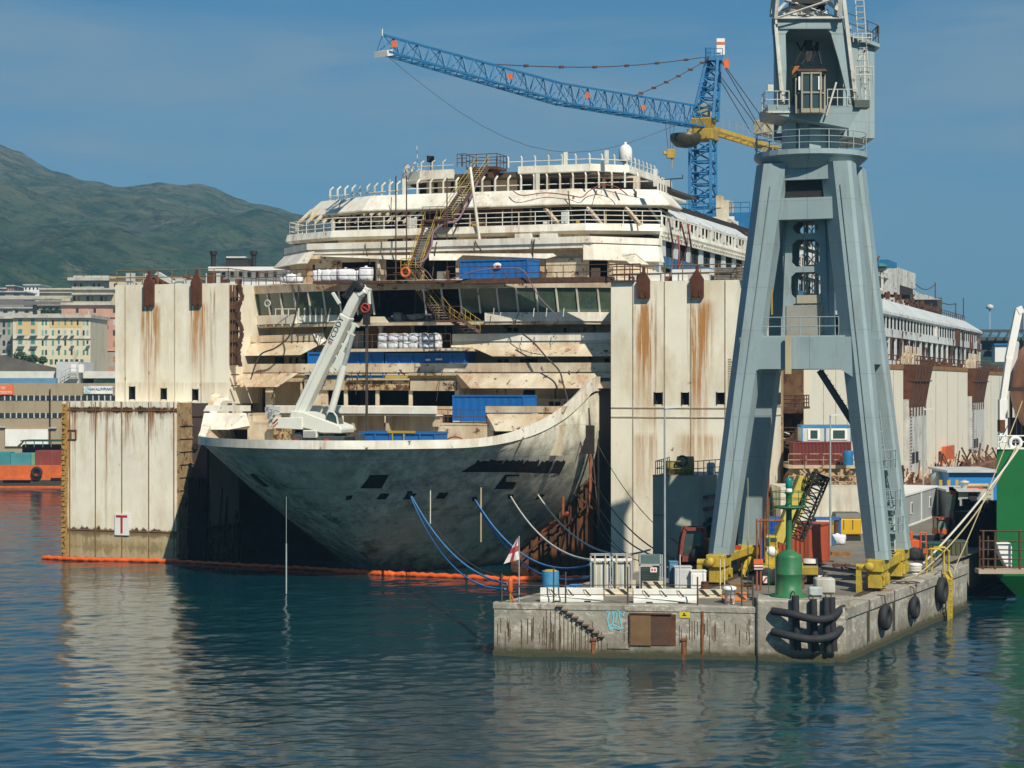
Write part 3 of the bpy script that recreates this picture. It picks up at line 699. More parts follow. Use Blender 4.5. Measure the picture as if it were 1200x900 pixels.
hull_patch('hawse_opening', ((434, 556.5), (456, 556), (447, 572), (422, 572)), SOOT_HOLE)
hull_patch('side_port', ((292, 555), (298, 555), (316, 570), (309, 570)), SOOT_HOLE)
hull_patch('side_port', ((258, 547), (262, 547), (267, 553), (262, 553)), SOOT_HOLE)
hull_patch('hawse_opening', ((592, 556), (609, 556), (601, 573), (579, 573)), SOOT_HOLE)
hull_patch('side_port', ((406, 581), (414, 580), (411, 585), (405, 586)), SOOT_HOLE)
for x, y in ((447, 580), (478, 580), (516, 579)):
    hull_patch('fairlead', ((x-1, y-2), (x+10, y-2), (x+5, y+5), (x-6, y+5)), SOOT_HOLE)
    hull_patch('fairlead_lip', ((x-9, y+5.5), (x+6, y+5.5), (x+6, y+7), (x-9, y+7)), CREAM, .25)
hull_patch('fairlead_lip', ((628, 574), (641, 574), (631, 583), (618, 585)), CREAM, .3); hull_patch('fairlead', ((629, 576), (637, 576), (630, 581), (624, 582)), SOOT_HOLE, .34)
hull_patch('fairlead_lip', ((593, 557), (608, 557), (608, 564), (592, 563)), CREAM, .12)
for x, y in ((598, 581), (556, 584), (480, 577)):
    hull_patch('mooring_hole', ((x-3, y-2), (x+3, y-2), (x+3, y+3), (x-3, y+3)), SOOT_HOLE, .05, 2)

# ---- pieces given by photo measurements on their own plane t (metres aft), real depth
def fb(name, px0, px1, py0, py1, t, d, m, parent=None, mb=None, bevel=0):
    u0, u1 = SU(px0, t), SU(px1, t); um = (u0+u1)/2; b = mb or MB()
    b.box(u0, t, SZ(py1, um, t), u1, t+d, SZ(py0, um, t))
    return None if mb is not None else bld(name, b, m, parent, bevel=bevel)
def fpts(pts): return [(SU(x, t), t, SZ(y, SU(x, t), t)) for x, y, t in pts]
def fp(name, pts, m, th=.12, parent=None, mb=None):
    p = fpts(pts); b = mb or MB(); b.extr(p, (0, th, 0)); return None if mb is not None else bld(name, b, m, parent)
def wall(name, u0, u1, z0, z1, t, m, th=.15, holes=()):
    """plate with rectangular holes (u0,u1,z0,z1) cut as real openings"""
    us = sorted({u0, u1, *[min(u1, max(u0, h[i])) for h in holes for i in (0, 1)]}); zs = sorted({z0, z1, *[min(z1, max(z0, h[i])) for h in holes for i in (2, 3)]})
    b = MB()
    for a, c in zip(us[:-1], us[1:]):
        for e, f_ in zip(zs[:-1], zs[1:]):
            mu, mz = (a+c)/2, (e+f_)/2
            if any(h[0] < mu < h[1] and h[2] < mz < h[3] for h in holes): continue
            b.box(a, t, e, c, t+th, f_)
    return bld(name, b, m)
def hpx(t, *rects): # holes from photo rects
    r = []
    for x0, x1, y0, y1 in rects:
        u0, u1 = SU(x0, t), SU(x1, t); um = (u0+u1)/2; r.append((u0, u1, SZ(y1, um, t), SZ(y0, um, t)))
    return r

# decks (slabs)
def slab(name, plan, z0, z1, m, tback=60):
    b = MB(); pts = [(plan[0][0], tback)]+list(plan)+[(plan[-1][0], tback)]
    b.prism([(x, y, z0) for x, y in pts], [(x, y, z1) for x, y in pts]); return bld(name, b, m)
fd = [(max(0, hw(1, t, 9.2)-.3), t) for t in (-9, -13, -17, -21, -25, -28, -30, -31)]; slab('foredeck', [(-a, t) for a, t in fd]+[(a, t) for a, t in fd[::-1]], 9.2, 9.4, TAN, 4)
slab('deck', [(-15.6, -12), (-14.8, -17), (14.0, -17), (15.3, -12)], 11.65, 11.85, CREAM, 4)
slab('deck', [(-17.6, -8.5), (17.6, -8.5)], 15.3, 15.5, TAN)
slab('deck', [(-17.6, -7.6), (-8.5, -7.8), (-8, -9.9), (4.5, -9.9), (5, -7.8), (17.6, -7.6)], 17.75, 18.0, CREAM)
slab('deck', [(-17.8, -4.5), (-13, -8), (-6, -8.8), (6, -8.8), (13, -8), (17.8, -4.5)], 20.1, 20.35, CREAM)
slab('deck', [(-17.8, -4.5), (-13, -8), (-6, -8.8), (6, -8.8), (13, -8), (17.8, -4.5)], 23.55, 23.8, CREAM)
slab('deck', [(-17, 1), (-12, -3), (12, -3), (17, 1)], 26.5, 26.7, CREAM)
slab('deck', [(-17.75, 2), (-12, -1), (12, -1), (17.75, 2)], 28.1, 28.4, WHITE)
slab('deck', [(-16.4, 6), (-8.8, 3), (8.8, 3), (16.4, 6)], 32.0, 32.2, WHITE, 16)
slab('deck', [(-9.7, 14), (-9.5, 9.5), (-6, 7), (10, 7), (12.7, 9.5), (12.7, 14)], 34.0, 34.25, DBROWN, 34)
# inside core, one bulkhead per storey, shade of the rooms put into its colour
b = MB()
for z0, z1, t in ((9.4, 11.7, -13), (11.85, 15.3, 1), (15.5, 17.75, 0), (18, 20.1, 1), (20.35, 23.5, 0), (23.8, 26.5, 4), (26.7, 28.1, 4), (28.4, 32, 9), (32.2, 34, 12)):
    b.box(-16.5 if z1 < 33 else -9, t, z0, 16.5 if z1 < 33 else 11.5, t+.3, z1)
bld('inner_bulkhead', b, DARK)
b = MB()
for u in (-12, -7.5, -3, 1.5, 6, 10.5, 14):
    for z0, z1, t in ((11.85, 15.3, -5), (15.5, 17.75, -4), (18, 20.1, -2), (20.35, 23.5, -3.5), (23.8, 26.5, 0)): b.box(u, t, z0, u+.15, t+4, z1)
    b.tube((u+1, 4, 28.4), (u+1, 4, 32), .12)
bld('partition', b, DBROWN)

# ---- level A : front wall of the mooring deck, wings either side
wall('front_wall', -15, 15.2, 9.4, 11.75, -17, CREAM, holes=hpx(-17, (244, 290, 503, 519), (345, 362, 500, 520), (578, 626, 504, 518)))
b = MB(); fb('', 320, 511, 475.5, 485, -18.8, .3, 0, mb=b); fb('', 320, 511, 486, 487.2, -18.6, 1.6, 0, mb=b); fb('', 321, 510, 484.5, 486.2, -18.5, .2, 0, mb=b); bld('bulwark', b, WHITE, bevel=.05)
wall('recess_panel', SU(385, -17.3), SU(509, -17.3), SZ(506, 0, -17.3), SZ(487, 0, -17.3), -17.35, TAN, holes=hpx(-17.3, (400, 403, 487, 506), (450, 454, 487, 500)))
b = MB(); fb('', 452, 455.5, 486, 506, -18.2, 1, 0, mb=b); fb('', 507, 510, 486, 500, -18.2, 1, 0, mb=b); fb('', 412, 415, 486, 504, -18.2, .8, 0, mb=b); bld('bracket', b, TAN)
fb('mottled_panel', 320, 341, 499, 519, -18, .2, MOTTLE)
# wings
def wing(sign):
    if sign < 0: T = -16.9; X = lambda x: x; a, c = 240, 292
    else: T = -17; a, c = 568, 688
    b = MB()
    if sign < 0:
        fp('', [(242, 475, T), (292, 475, T), (292, 482, T), (238, 482, T)], 0, .25, mb=b)
        fp('', [(239, 484, T+.1), (288, 484, T+.1), (292, 499, T-.3), (268, 503.5, T-1.2), (235, 503.5, T-1.2)], 0, .12, mb=b)
        fp('', [(288, 484, T+.1), (292, 484, T+1.2), (292, 500, T+1.2), (270, 503, T-1)], 0, .1, mb=b)
    else:
        fp('', [(569, 476, T), (664, 476, T), (660, 483.5, T), (569, 483.5, T)], 0, .25, mb=b)
        fp('', [(573, 485, T+.1), (657, 485, T+.1), (640, 499, T-.6), (625, 505.3, T-1.2), (580, 505.3, T-1.2)], 0, .12, mb=b)
        fp('', [(569, 484, T+.2), (574, 485, T+.1), (581, 505, T-1.2), (569, 503, T+1)], 0, .1, mb=b)
    bld('wing_bulwark', b, WHITE if sign < 0 else CREAM)
wing(-1); wing(1)
b = MB(); b.box(-15.4, -14.2, 12.3, SU(292, -14), -8, 12.5); b.box(SU(569, -16.8), -16.8, 12.3, 14.8, -8, 12.5); bld('wing_deck', b, TAN)
b = MB(); b.box(SU(569, -16.8), -16.6, 9.4, SU(572, -16.8), -8, 12.3); b.box(SU(290, -14), -14, 9.4, SU(292, -14), -8, 12.3); bld('wing_side_wall', b, CREAM)
b = MB(); fp('', [(243, 520, -14), (248, 503, -14), (252, 503, -14), (250, 520, -14)], 0, mb=b); bld('stanchion', b, CREAM)

# ---- level B
bw = lambda z0, z1, off=0, th=.3: [(off, z0), (off, z1), (off-th, z1), (off-th, z0)]
planB = [(-18.0, 8), (-18.0, -7.6), (-17.2, -9.4), (17.2, -9.4), (18.0, -7.6), (18.0, 8)]
b = MB(); b.band(planB, bw(16.0, 16.75)); b.band(planB, bw(15.75, 16.02, -.12, .15)); bld('bulwark', b, CREAM)
b = MB(); b.band(planB, bw(15.2, 15.72, -.3, .2)); bld('bulwark_base', b, TAN)
fp('skirt', [(262, 438.5, -9.9), (350, 437, -9.9), (325, 453.5, -11), (253, 453.5, -11)], CREAM)
fp('skirt', [(535, 437.5, -9.9), (717, 437.5, -9.9), (717, 455, -11), (551, 455, -11), (543, 446, -10.4)], CREAM)
fp('skirt_end', [(535, 438, -9.8), (543, 446, -10.4), (551, 455, -11), (550, 455, -8), (535, 455, -8)], TAN, .1)
# curved posts that carry the sweep of the bulwark
fp('sweep_web', [(252, 453, -10.8), (262, 453, -10.5), (250, 476, -14), (243, 476, -14.3)], CREAM, .2)
#fp('sweep_web', [(676, 455, -11), (690, 455, -10.5), (682, 466, -12), (668, 482, -13.4), (663, 478, -13.2)], CREAM, .3)
# front wall under B with dark openings, rusty mottled band above them
hs = hpx(-9, (384, 403, 457.5, 475), (407, 440, 457.5, 475), (444, 479, 457.5, 475), (483, 533, 457.5, 476))
wall('front_wall', SU(352, -9), SU(536, -9), 11.85, 14.5, -9, CREAM, holes=hs)
wall('spotted_panel', SU(405, -9.2), SU(479, -9.2), SZ(457, -3, -9), SZ(446, -3, -9), -9.25, MOTTLE)
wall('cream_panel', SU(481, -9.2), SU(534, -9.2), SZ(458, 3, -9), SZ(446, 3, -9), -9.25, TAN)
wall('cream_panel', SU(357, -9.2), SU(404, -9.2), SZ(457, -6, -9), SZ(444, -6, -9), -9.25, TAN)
b = MB(); fb('', 357, 407, 437, 439, -9.6, 1, 0, mb=b); fb('', 479, 535, 437, 440, -9.6, 1, 0, mb=b); fb('', 407, 479, 443.3, 445.6, -9.5, 1, 0, mb=b); bld('ledge', b, TAN)
hs = hpx(-6.5, (283, 287, 468, 474), (292, 296, 468, 479), (307, 311, 455, 500))
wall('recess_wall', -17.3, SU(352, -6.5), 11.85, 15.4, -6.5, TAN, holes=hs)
fb('corner_pillar', 311, 320, 455, 499, -8.5, .4, CREAM); 
b = MB(); b.box(SU(352, -9), -9, 11.85, SU(352, -9)+.15, -6.4, 15.3); b.box(SU(536, -9), -9, 11.85, SU(536, -9)+.15, -4, 15.3); bld('side_partition', b, CREAM)
b = MB(); b.rail([(SU(292, -9.5), -15, 11.85), (SU(330, -9.5), -15, 11.85)], 1.0, 1.3, .025); b.rail([(SU(510, -16.9), -16.9, 11.85), (SU(570, -16.9), -16.9, 11.85)], 1.1, 1.2, .03); bld('railing', b, RSTEEL)
hs = hpx(-5, (613, 627, 457, 476))
wall('recess_wall', SU(534, -5), 17.4, 11.85, 15.4, -5, CREAM, holes=hs)
fb('cabinet_wall', 628, 676, 467.5, 480, -6.5, .6, WHITE)
for x0, x1 in ((643, 648.5), (650, 656), (661, 667)): fb('small_window', x0, x1, 470.5, 476, -6.58, .12, BLACK, bevel=.1)

# ---- level C
b = MB(); fb('', 530, 721, 390.5, 399.5, -8.6, .3, 0, mb=b); fb('', 530, 721, 400.8, 402, -8.5, .2, 0, mb=b); fb('', 530, 721, 399.5, 401, -8.35, .1, 0, mb=b); bld('bulwark', b, WHITE)
fp('skirt', [(530, 402, -8.5), (721, 402, -8.5), (721, 417.5, -9.6), (577, 417.5, -9.6), (554, 407.5, -8.8), (528, 407, -8.8)], CREAM)
fp('bulwark', [(286, 394, -8), (372, 391, -8.6), (377, 390, -8.6), (377, 399, -8.6), (288, 401.5, -8)], CREAM, .3)
fp('skirt', [(284, 403, -8), (374, 400, -8.5), (380, 399, -8.5), (380, 404, -8.6), (372, 405.5, -8.8), (352, 416, -9.5), (280, 417, -9)], CREAM)
fp('skirt_end', [(367, 391, -8.7), (378, 390, -8.7), (382, 399, -8.7), (374, 405, -8.9)], WHITE, .2)
hs = hpx(-5.5, (322, 333, 418, 428), (339, 342, 419, 426), (346, 349, 419, 426), (452, 535, 410, 430), (583, 588, 421, 427), (590, 596, 421, 427), (609, 630, 420, 428), (708, 716, 420, 430), (357, 452, 410, 430))
wall('cabin_wall', -17.5, 17.6, 15.5, 17.75, -5.5, CREAM, holes=hs)
# wall C with rounded big openings
hs = hpx(-4, (283, 306, 383, 391), (400, 406, 381, 407), (407, 433, 381, 407), (435, 446, 381, 407), (450, 480, 381, 407), (484, 521, 380, 392), (523, 530, 381, 407), (594, 600, 384, 389), (601, 607, 384, 389), (660, 664, 384, 390))
wall('cabin_wall', -17.5, 17.6, 18, 20.1, -4, CREAM, holes=hs)
b = MB(); fb('', 405, 408, 379, 408, -7.4, .3, 0, mb=b); fb('', 444, 448, 379, 408, -7.4, .3, 0, mb=b); fb('', 482, 484.5, 379, 408, -7.4, .3, 0, mb=b)
for x0, x1 in ((408, 444), (448, 482)):
    for s_ in (0, 1):
        xa = x0 if s_ == 0 else x1; xb = x0+6 if s_ == 0 else x1-6
        fp('', [(xa, 379, -7.4), (xb, 379, -7.4), ((xa*2+xb)/3, 381, -7.4), (xa, 386, -7.4)], 0, .3, mb=b)
bld('portal_frame', b, WHITE)
for x0, x1, y0, mt in ((430, 444, 381.5, WOOD), (451, 481, 381, M('orange_brown_board', (.42,.19,.04), rough=.8, var=.4, vs=2, streak=.8))): fb('boarding', x0, x1, y0, 407, -6.6, .1, mt)
b = MB()
for k in range(10): x = 407+k*1.9; fb('', x, x+1.1, 388, 407, -7.0, .12, 0, mb=b)
fb('', 407, 426, 388, 407, -6.9, .1, 0, mb=b); bld('roller_shutter', b, GREYW)
b = MB(); b.rail([(SU(400, -9.8), -9.8, 18), (SU(528, -9.8), -9.8, 18)], 1.2, 1.5, .03); bld('railing', b, RSTEEL)
# ---- level D : bridge
pd = lambda u: -9.7+4.7*(abs(u)/18.6)**2.6
usD = [-19.2]+[-18.4+i*1.6 for i in range(24)]+[19.2]
def planD(u0, u1, off=0, n=12): return [(lerp(u0, u1, i/n), pd(lerp(u0, u1, i/n))-off) for i in range(n+1)]
uL, uC0, uC1 = -19.0, SU(397, -9), SU(572, -9)
b = MB(); b.band(planD(uL, SU(352, -8)), [(.55, 20.25), (.6, 21.05), (.35, 21.05), (.1, 20.9), (.1, 20.25)]); b.band(planD(SU(353, -8), uC0), [(.3, 20.3), (.1, 21.0), (.0, 21.0), (.0, 20.3)]); b.band(planD(uC1, 19.0), [(.5, 20.2), (.55, 20.95), (.3, 20.95), (.1, 20.8), (.1, 20.2)]); bld('bridge_sill', b, WHITE)
b = MB(); b.band(planD(uL, 19, n=24), [(.35, 19.95), (.4, 20.2), (-.6, 20.2), (-.6, 19.95)]); bld('bridge_deck_edge', b, CREAM)
b = MB(); b.band(planD(SU(298, -7), 19, n=24), [(1.0, 22.95), (1.15, 23.62), (.7, 23.75), (.2, 23.75), (.2, 22.95)]); bld('bridge_brow', b, CREAM)
b = MB(); 
for i in range(9): u = uL+.4+i*1.0; b.box(u, pd(u)-.6, 20.08, u+.12, pd(u)-.2, 20.24)
bld('sill_bracket', b, WHITE)
missing = lambda px: 450 < px < 512 or 532 < px < 549 or 700 < px < 712 or 398 < px < 426
for u0, u1 in zip(usD[1:-2], usD[2:-1]):
    um = (u0+u1)/2; t = pd(um); pxm = 600+F*(OX+cA*um+sA*t)/(OY-sA*um+cA*t)
    q = lambda u, z, o: (u, pd(u)-o, z)
    if not missing(pxm):
        b = MB(); b.extr([q(u0, 20.95, .15), q(u1, 20.95, .15), q(u1, 22.97, .85), q(u0, 22.97, .85)], (0, .08, 0)); bld('bridge_window', b, GLASS)
    if not 455 < pxm < 505:
        b = MB(); b.beam(q(u0, 20.9, .22), q(u0, 23.0, .92), .11, .16); bld('mullion', b, WHITE)
b = MB(); fp('', [(426, 371, -9.8), (450, 371, -9.8), (455, 378, -9.8), (422, 378, -9.8)], 0, .2, mb=b); bld('sill_remnant', b, CREAM)
b = MB()
for x, x2 in ((350, 350), (357, 357), (363.5, 363.5), (370, 370), (377, 377), (384, 387)): b.beam(fpts([(x, 377, -9.8)])[0], fpts([(x2, 361, -9.8)])[0], .09)
for x in (323, 330, 338): b.beam(fpts([(x, 370, -9)])[0], fpts([(x, 362, -9)])[0], .06)
b.beam(fpts([(322, 362, -9)])[0], fpts([(347, 362, -9)])[0], .06)
for x in (578, 586, 625, 640, 660): b.beam(fpts([(x, 371, -10.4)])[0], fpts([(x+1, 361 if x != 586 else 366, -10.4)])[0], .05)
bld('broken_post', b, WHITE)
b = MB(); random.seed(3)
for k in range(40):
    u = random.uniform(SU(455, -8), SU(512, -8)); t = random.uniform(-9, -7); s_ = random.uniform(.15, .5); b.cbox(u, t, 20.35+random.random()*.3, s_*1.4, s_, s_)
tag(bld('debris', b, M('debris_grey', (.16,.17,.18), var=.6, vs=3)), kind='stuff'); 
# portholes on the bridge front
for x, y in ((313.5, 355.5), (691, 354)):
    c = fpts([(x, y, -9.9)])[0]; b = MB(); b.ring(c, .27, .06, 'y', 14, 6); bld('clear_view_screen', b, LGREY)
# ---- level E
b = MB(); b.beam(fpts([(370, 331.5, -11.2)])[0], fpts([(545, 330, -11.2)])[0], 1.2, .22); b.beam(fpts([(545, 330, -11.2)])[0], fpts([(718, 327.5, -11.2)])[0], 1.2, .42); bld('walkway_girder', b, RSTEEL)
a, c = fpts([(372, 331, -11.6)])[0], fpts([(487, 330, -11.6)])[0]; d = fpts([(524, 329, -11.6)])[0]; e = fpts([(716, 326.5, -11.6)])[0]
b = MB(); b.rail([a, c], 1.15, 2, .035, 2); b.rail([d, e], 1.15, 2, .035, 2); b.rail([fpts([(300, 333, -7)])[0], a], 1.15, 1.5, .03); bld('walkway_railing', b, RSTEEL)
hs = hpx(-2.5, (366, 369, 310, 322), (400, 440, 307, 332), (452, 534, 303, 332), (616, 629, 306, 331), (690, 730, 305, 332), (332, 338, 319, 331))
wall('cabin_wall', -14.3, 14.6, 23.8, 26.6, -2.5, CREAM, holes=hs)
b = MB(); b.prism([(-14.3, -2.5, 23.8), (-17.4, 1, 23.8), (-17.4, 30, 23.8), (-17.3, 30, 23.8), (-17.2, 1.1, 23.8), (-14.2, -2.4, 23.8)], [(-14.3, -2.5, 26.6), (-17.4, 1, 26.6), (-17.4, 30, 26.6), (-17.3, 30, 26.6), (-17.2, 1.1, 26.6), (-14.2, -2.4, 26.6)])
b.prism([(14.6, -2.5, 23.8), (17.4, 1, 23.8), (17.4, 5, 23.8), (17.3, 5, 23.8), (14.4, -2.4, 23.8)], [(14.6, -2.5, 26.6), (17.4, 1, 26.6), (17.4, 5, 26.6), (17.3, 5, 26.6), (14.4, -2.4, 26.6)]); bld('cabin_corner_wall', b, CREAM)
wall('scorched_panel', SU(640, -2.7), SU(690, -2.7), SZ(331, 9, -2.7), SZ(303, 9, -2.7), -2.72, M('scorched_cream', (.66,.60,.47), streak=1.2, rust=.55, rscale=1.2, dirt=.4), .1)
wall('scorched_panel', SU(390, -2.7), SU(399, -2.7), SZ(332, -9, -2.7), SZ(306, -9, -2.7), -2.72, MOTTLE, .1)
b = MB(); fb('', 441, 445, 300, 331, -2.9, .3, 0, mb=b); fb('', 512, 519, 318, 331, -2.9, .6, 0, mb=b); bld('pillar', b, WHITE)
planE = [(-17.6, 20), (-17.6, 1), (-13.2, -3.5), (13.2, -3.5), (17.7, 1), (17.75, 1.8)]
b = MB(); b.band(planE, bw(27.0, 27.55, .3)); b.band(planE, bw(26.6, 26.98, .12, .15)); bld('bulwark', b, WHITE)
b = MB(); b.band([(-17.6, 16), (-17.6, 1), (-13.4, -3.3), (-12.6, -3.5)], [(.2, 26.9), (1.25, 25.75), (1.15, 25.7), (.1, 26.8)])
fp('', [(372, 299.5, -3.9), (490, 299, -3.9), (490, 305, -4.2), (480, 305, -4.2), (372, 300, -3.9)], 0, mb=b)
fp('', [(503, 297, -3.8), (648, 297, -3.8), (652, 300, -3.9), (640, 303, -4), (542, 299, -3.9), (535, 305, -4.3), (503, 305, -4.3)], 0, mb=b)
fp('', [(730, 297, -3.8), (745, 297, -3.8), (760, 310, -3.2), (738, 309, -4.6), (728, 300, -3.9)], 0, mb=b)
b.band([(12.6, -3.5), (13.4, -3.3), (17.7, 1), (17.75, 1.8)], [(.2, 26.9), (.5, 25.55), (.4, 25.5), (.1, 26.8)]); bld('skirt', b, WHITE)
# ---- level F
hs = hpx(0, (350, 372, 272, 280), (454, 472, 278, 283), (475, 482, 278, 283), (497, 535, 273, 283), (570, 595, 278, 284), (641, 652, 278, 284), (675, 680, 279, 284), (725, 741, 280, 286))
wall('cabin_wall', -12, 12, 27.2, 28.15, 0, CREAM, holes=hs)
b = MB(); b.box(SU(605, -1), -1.5, 27.5, SU(625, -1), 0, 28.1); b.box(SU(634, -1), -1.5, 27.5, SU(655, -1), 0, 28.05); bld('deck_locker', b, WHITE, bevel=.05)
planF = [(-17.75, 40), (-17.75, 2), (-12, -1), (12, -1), (17.75, 2)]
b = MB(); b.band(planF, [(.45, 28.25), (.3, 28.85), (0, 28.9), (0, 28.0), (.15, 28.0)]); b.band([(17.75, 2), (17.75, 118)], [(.35, 28.25), (.25, 28.6), (0, 28.6), (0, 27.75), (.1, 27.75)]); bld('deck_edge', b, WHITE)
b = MB(); f = lambda u, t: (u, t, 28.75)
b.rail([f(-17.9, 10), f(-17.9, 2), f(-12, -1.2), f(SU(497, -1), -1.2)], 1.25, 1.35, .04, 3); b.rail([f(SU(533, -1), -1.2), f(12, -1.2), f(17.9, 2)], 1.25, 1.6, .04, 3); bld('railing', b, WHITE)
b = MB()
for i in range(70):
    t = 2.2+i*1.35
    if 50 < t < 53: continue
    b.box(17.85, t, 28.6, 17.93, t+.3, 29.65)
b.box(17.84, 2, 29.6, 17.94, 97, 29.72); bld('balustrade', b, WHITE)
b = MB(); b.box(17.7, 2, 27.55, 17.95, 97, 27.8)
for i in range(90): b.box(17.95, 2+i*1.05, 27.85, 18.1, 2.4+i*1.05, 28.0)
bld('outrigger_edge', b, WHITE)
# ---- level G : slanted band, struts
planG = [(-17.2, 15), (-17.2, 5), (-9.8, 1.2), (9.8, 1.2), (17.4, 5), (17.4, 9)]
b = MB(); b.band(planG, [(.5, 30.75), (.5, 30.85), (-.85, 32.25), (-1.0, 32.25), (-1.0, 32.1), (.35, 30.7)]); bld('slanted_band', b, WHITE)
b = MB(); b.band(planG, [(.3, 30.6), (.35, 30.74), (-.3, 30.74), (-.3, 30.6)]); bld('band_lip', b, TAN)
b = MB()
for i in range(15):
    x = 350+i*9.4; tt = 3.5 if x < 450 else 1.6
    b.beam(fpts([(x, 261, tt-1.2)])[0], fpts([(x+15, 246.5, tt+1)])[0], .16, .22)
for x in (638, 688, 733): b.beam(fpts([(x, 244, 1.2)])[0], fpts([(x+16, 263, -.5)])[0], .22, .3); b.beam(fpts([(x+3, 244, 1.8)])[0], fpts([(x+19, 263, .2)])[0], .1, .1)
for x in (560, 600, 622, 665, 710): b.beam(fpts([(x, 245, 3)])[0], fpts([(x, 263, 3)])[0], .1)
bld('strut', b, CREAM)
wall('rusty_wall', SU(545, 5), SU(612, 5), 28.4, 30.9, 5, RPLATE, holes=hpx(5, (565, 580, 250, 262), (590, 606, 248, 262)))
wall('cabin_wall', SU(388, 7.5), SU(452, 7.5), 28.4, 32, 7.5, TAN, holes=hpx(7.5, (390, 405, 246, 268), (410, 440, 246, 268)))
# ---- level H
def curved_post(b, u, t, z, h, du, dt, w=.13):
    b.beam((u, t, z), (u, t, z+h*.8), w, w); b.beam((u, t, z+h*.78), (u+du, t+dt, z+h), w, w)
b = MB()
for i in range(11): x = 387+i*8.7; tt = 6.2-i*.33; u = SU(x, tt); curved_post(b, u, tt, 32.2, 1.45, .3, .1)
for i in range(36):
    x = 474+i*15.2
    if 545 < x < 556: continue
    if x > 762: break
    tt = 2.2 if x < 740 else 4; u = SU(x, tt); curved_post(b, u, tt, 32.2, 1.45, .15 if x < 600 else -.15, .2)
for x in (474, 630, 768): tt = 2.2; u = SU(x, tt); b.beam((u, tt, 32.2), (u, tt, 33.7), .3, .3)
for z in (32.75,): 
    b.tube((SU(387, 6), 6, z), (SU(470, 3), 3, z), .05); b.tube((SU(470, 2.2), 2.2, z), (SU(546, 2.2), 2.2, z), .05); b.tube((SU(556, 2.2), 2.2, z), (SU(765, 3), 3, z), .05)
bld('windscreen_post', b, WHITE)
b = MB()
for i in range(4): b.box(17.0-.6, 6+i*.9, 32.0, 17.08-.6, 6.3+i*.9, 33.4)
bld('side_screen', b, WHITE)
wall('top_cabin_wall', SU(500, 9), SU(606, 9), 32.2, 34, 9, M('tan_streaked_wall', (.55,.42,.26), streak=1.5, rust=.5), holes=hpx(9, (508, 513, 209, 226), (528, 532, 209, 226), (545, 562, 207, 228), (575, 578, 209, 226)))
wall('top_cabin_wall', SU(606, 9), SU(748, 9), 32.2, 34, 9.5, CREAM, holes=hpx(9.5, (610, 640, 209, 228), (644, 668, 209, 228), (672, 706, 209, 228), (709, 742, 209, 228)))
# ---- level I
planI = [(-9.9, 20), (-9.9, 11), (-9.2, 8.8), (-6.8, 7.2), (9.8, 7.0), (12.6, 9.4), (12.6, 24)]
b = MB(); b.band([(-9.9, 20), (-9.9, 11), (-9.2, 8.8), (-6.8, 7.2), (SU(532, 7), 7.0)], [(.25, 34.1), (.2, 34.95), (0, 34.95), (-.5, 33.9)]); b.band([(SU(608, 7), 7.0), (9.8, 7.0), (12.6, 9.4), (12.6, 24)], [(.25, 34.3), (.2, 34.95), (0, 34.95), (-.1, 34.2)]); bld('top_bulwark', b, WHITE)
b = MB(); b.box(SU(532, 7.1), 7.1, 34.05, SU(605, 7.1), 9, 34.5); bld('burnt_edge', b, DBROWN)
b = MB(); pp = [(-9.9, 16), (-9.9, 11), (-9.2, 8.8), (-6.8, 7.2), (SU(532, 7), 7.0)]
for a, c in zip(pp[:-1], pp[1:]):
    L = sqrt((a[0]-c[0])**2+(a[1]-c[1])**2); k = max(1, round(L/1.3))
    for i in range(k): u, t = lerp(a[0], c[0], i/k), lerp(a[1], c[1], i/k); curved_post(b, u, t, 34.9, 1.0, .25, .1, .1)
    b.tube((*a, 35.35), (*c, 35.35), .045)
pp = [(SU(596, 7), 7.0), (9.8, 7.0), (12.6, 9.4), (12.6, 20)]
for a, c in zip(pp[:-1], pp[1:]):
    L = sqrt((a[0]-c[0])**2+(a[1]-c[1])**2); k = max(1, round(L/1.25))
    for i in range(k): u, t = lerp(a[0], c[0], i/k), lerp(a[1], c[1], i/k); curved_post(b, u, t, 34.9, 1.0, -.15, .1, .1)
    b.tube((*a, 35.4), (*c, 35.4), .045)
for x in (663, 711): b.beam((SU(x, 7), 7, 34.9), (SU(x, 7), 7, 36.1), .3, .3)
bld('top_windscreen_post', b, WHITE)
# ---- starboard-aft (picture right) side: blue stripe, windows, pillars, slanted roof
SBLUE = M('ship_side_blue', (.035,.14,.26), rough=.5, dirt=.3, dcol=(.15,.2,.25))
b = MB(); b.box(17.3, 7, 23.8, 17.55, 118, 24.6); b.box(17.3, 1.2, 24.6, 17.6, 3, 27.0); bld('side_plating', b, GREYW)
b = MB(); b.prism([(17.58, 4, 25.2), (17.58, 118, 24.3), (17.58, 118, 25.35), (17.58, 3, 26.2)], [(17.75, 4, 25.2), (17.75, 118, 24.3), (17.75, 118, 25.35), (17.75, 3, 26.2)]); bld('blue_stripe', b, SBLUE)
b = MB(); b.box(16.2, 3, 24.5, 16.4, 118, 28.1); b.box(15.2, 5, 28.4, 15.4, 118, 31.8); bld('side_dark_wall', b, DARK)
for i in range(26):
    t = 3+i*4.4; b = MB(); b.box(17.5, t, 25.3, 17.62, t+1.5, 27.8); bld('side_pillar', b, GREYW)
for i in range(26):
    t = 4.3+i*4.4; b = MB(); b.box(16.4, t, 25.6, 16.46, t+1.3, 27.3); b.box(16.4, t+1.7, 25.6, 16.46, t+2.8, 27.3); bld('side_window', b, LGREY)
for (ta, tb, dz) in ((8, 40, 0), (41, 62, -.9), (64, 118, 0)):
    b = MB(); b.extr([(17.3, ta, 30.0+dz), (14.1, ta, 32.2), (14.1, tb, 32.2), (17.3+(.5 if dz else 0), tb, 30.0+dz)], (-.05, 0, -.14)); bld('slanted_roof', b, GREYW)
b = MB()
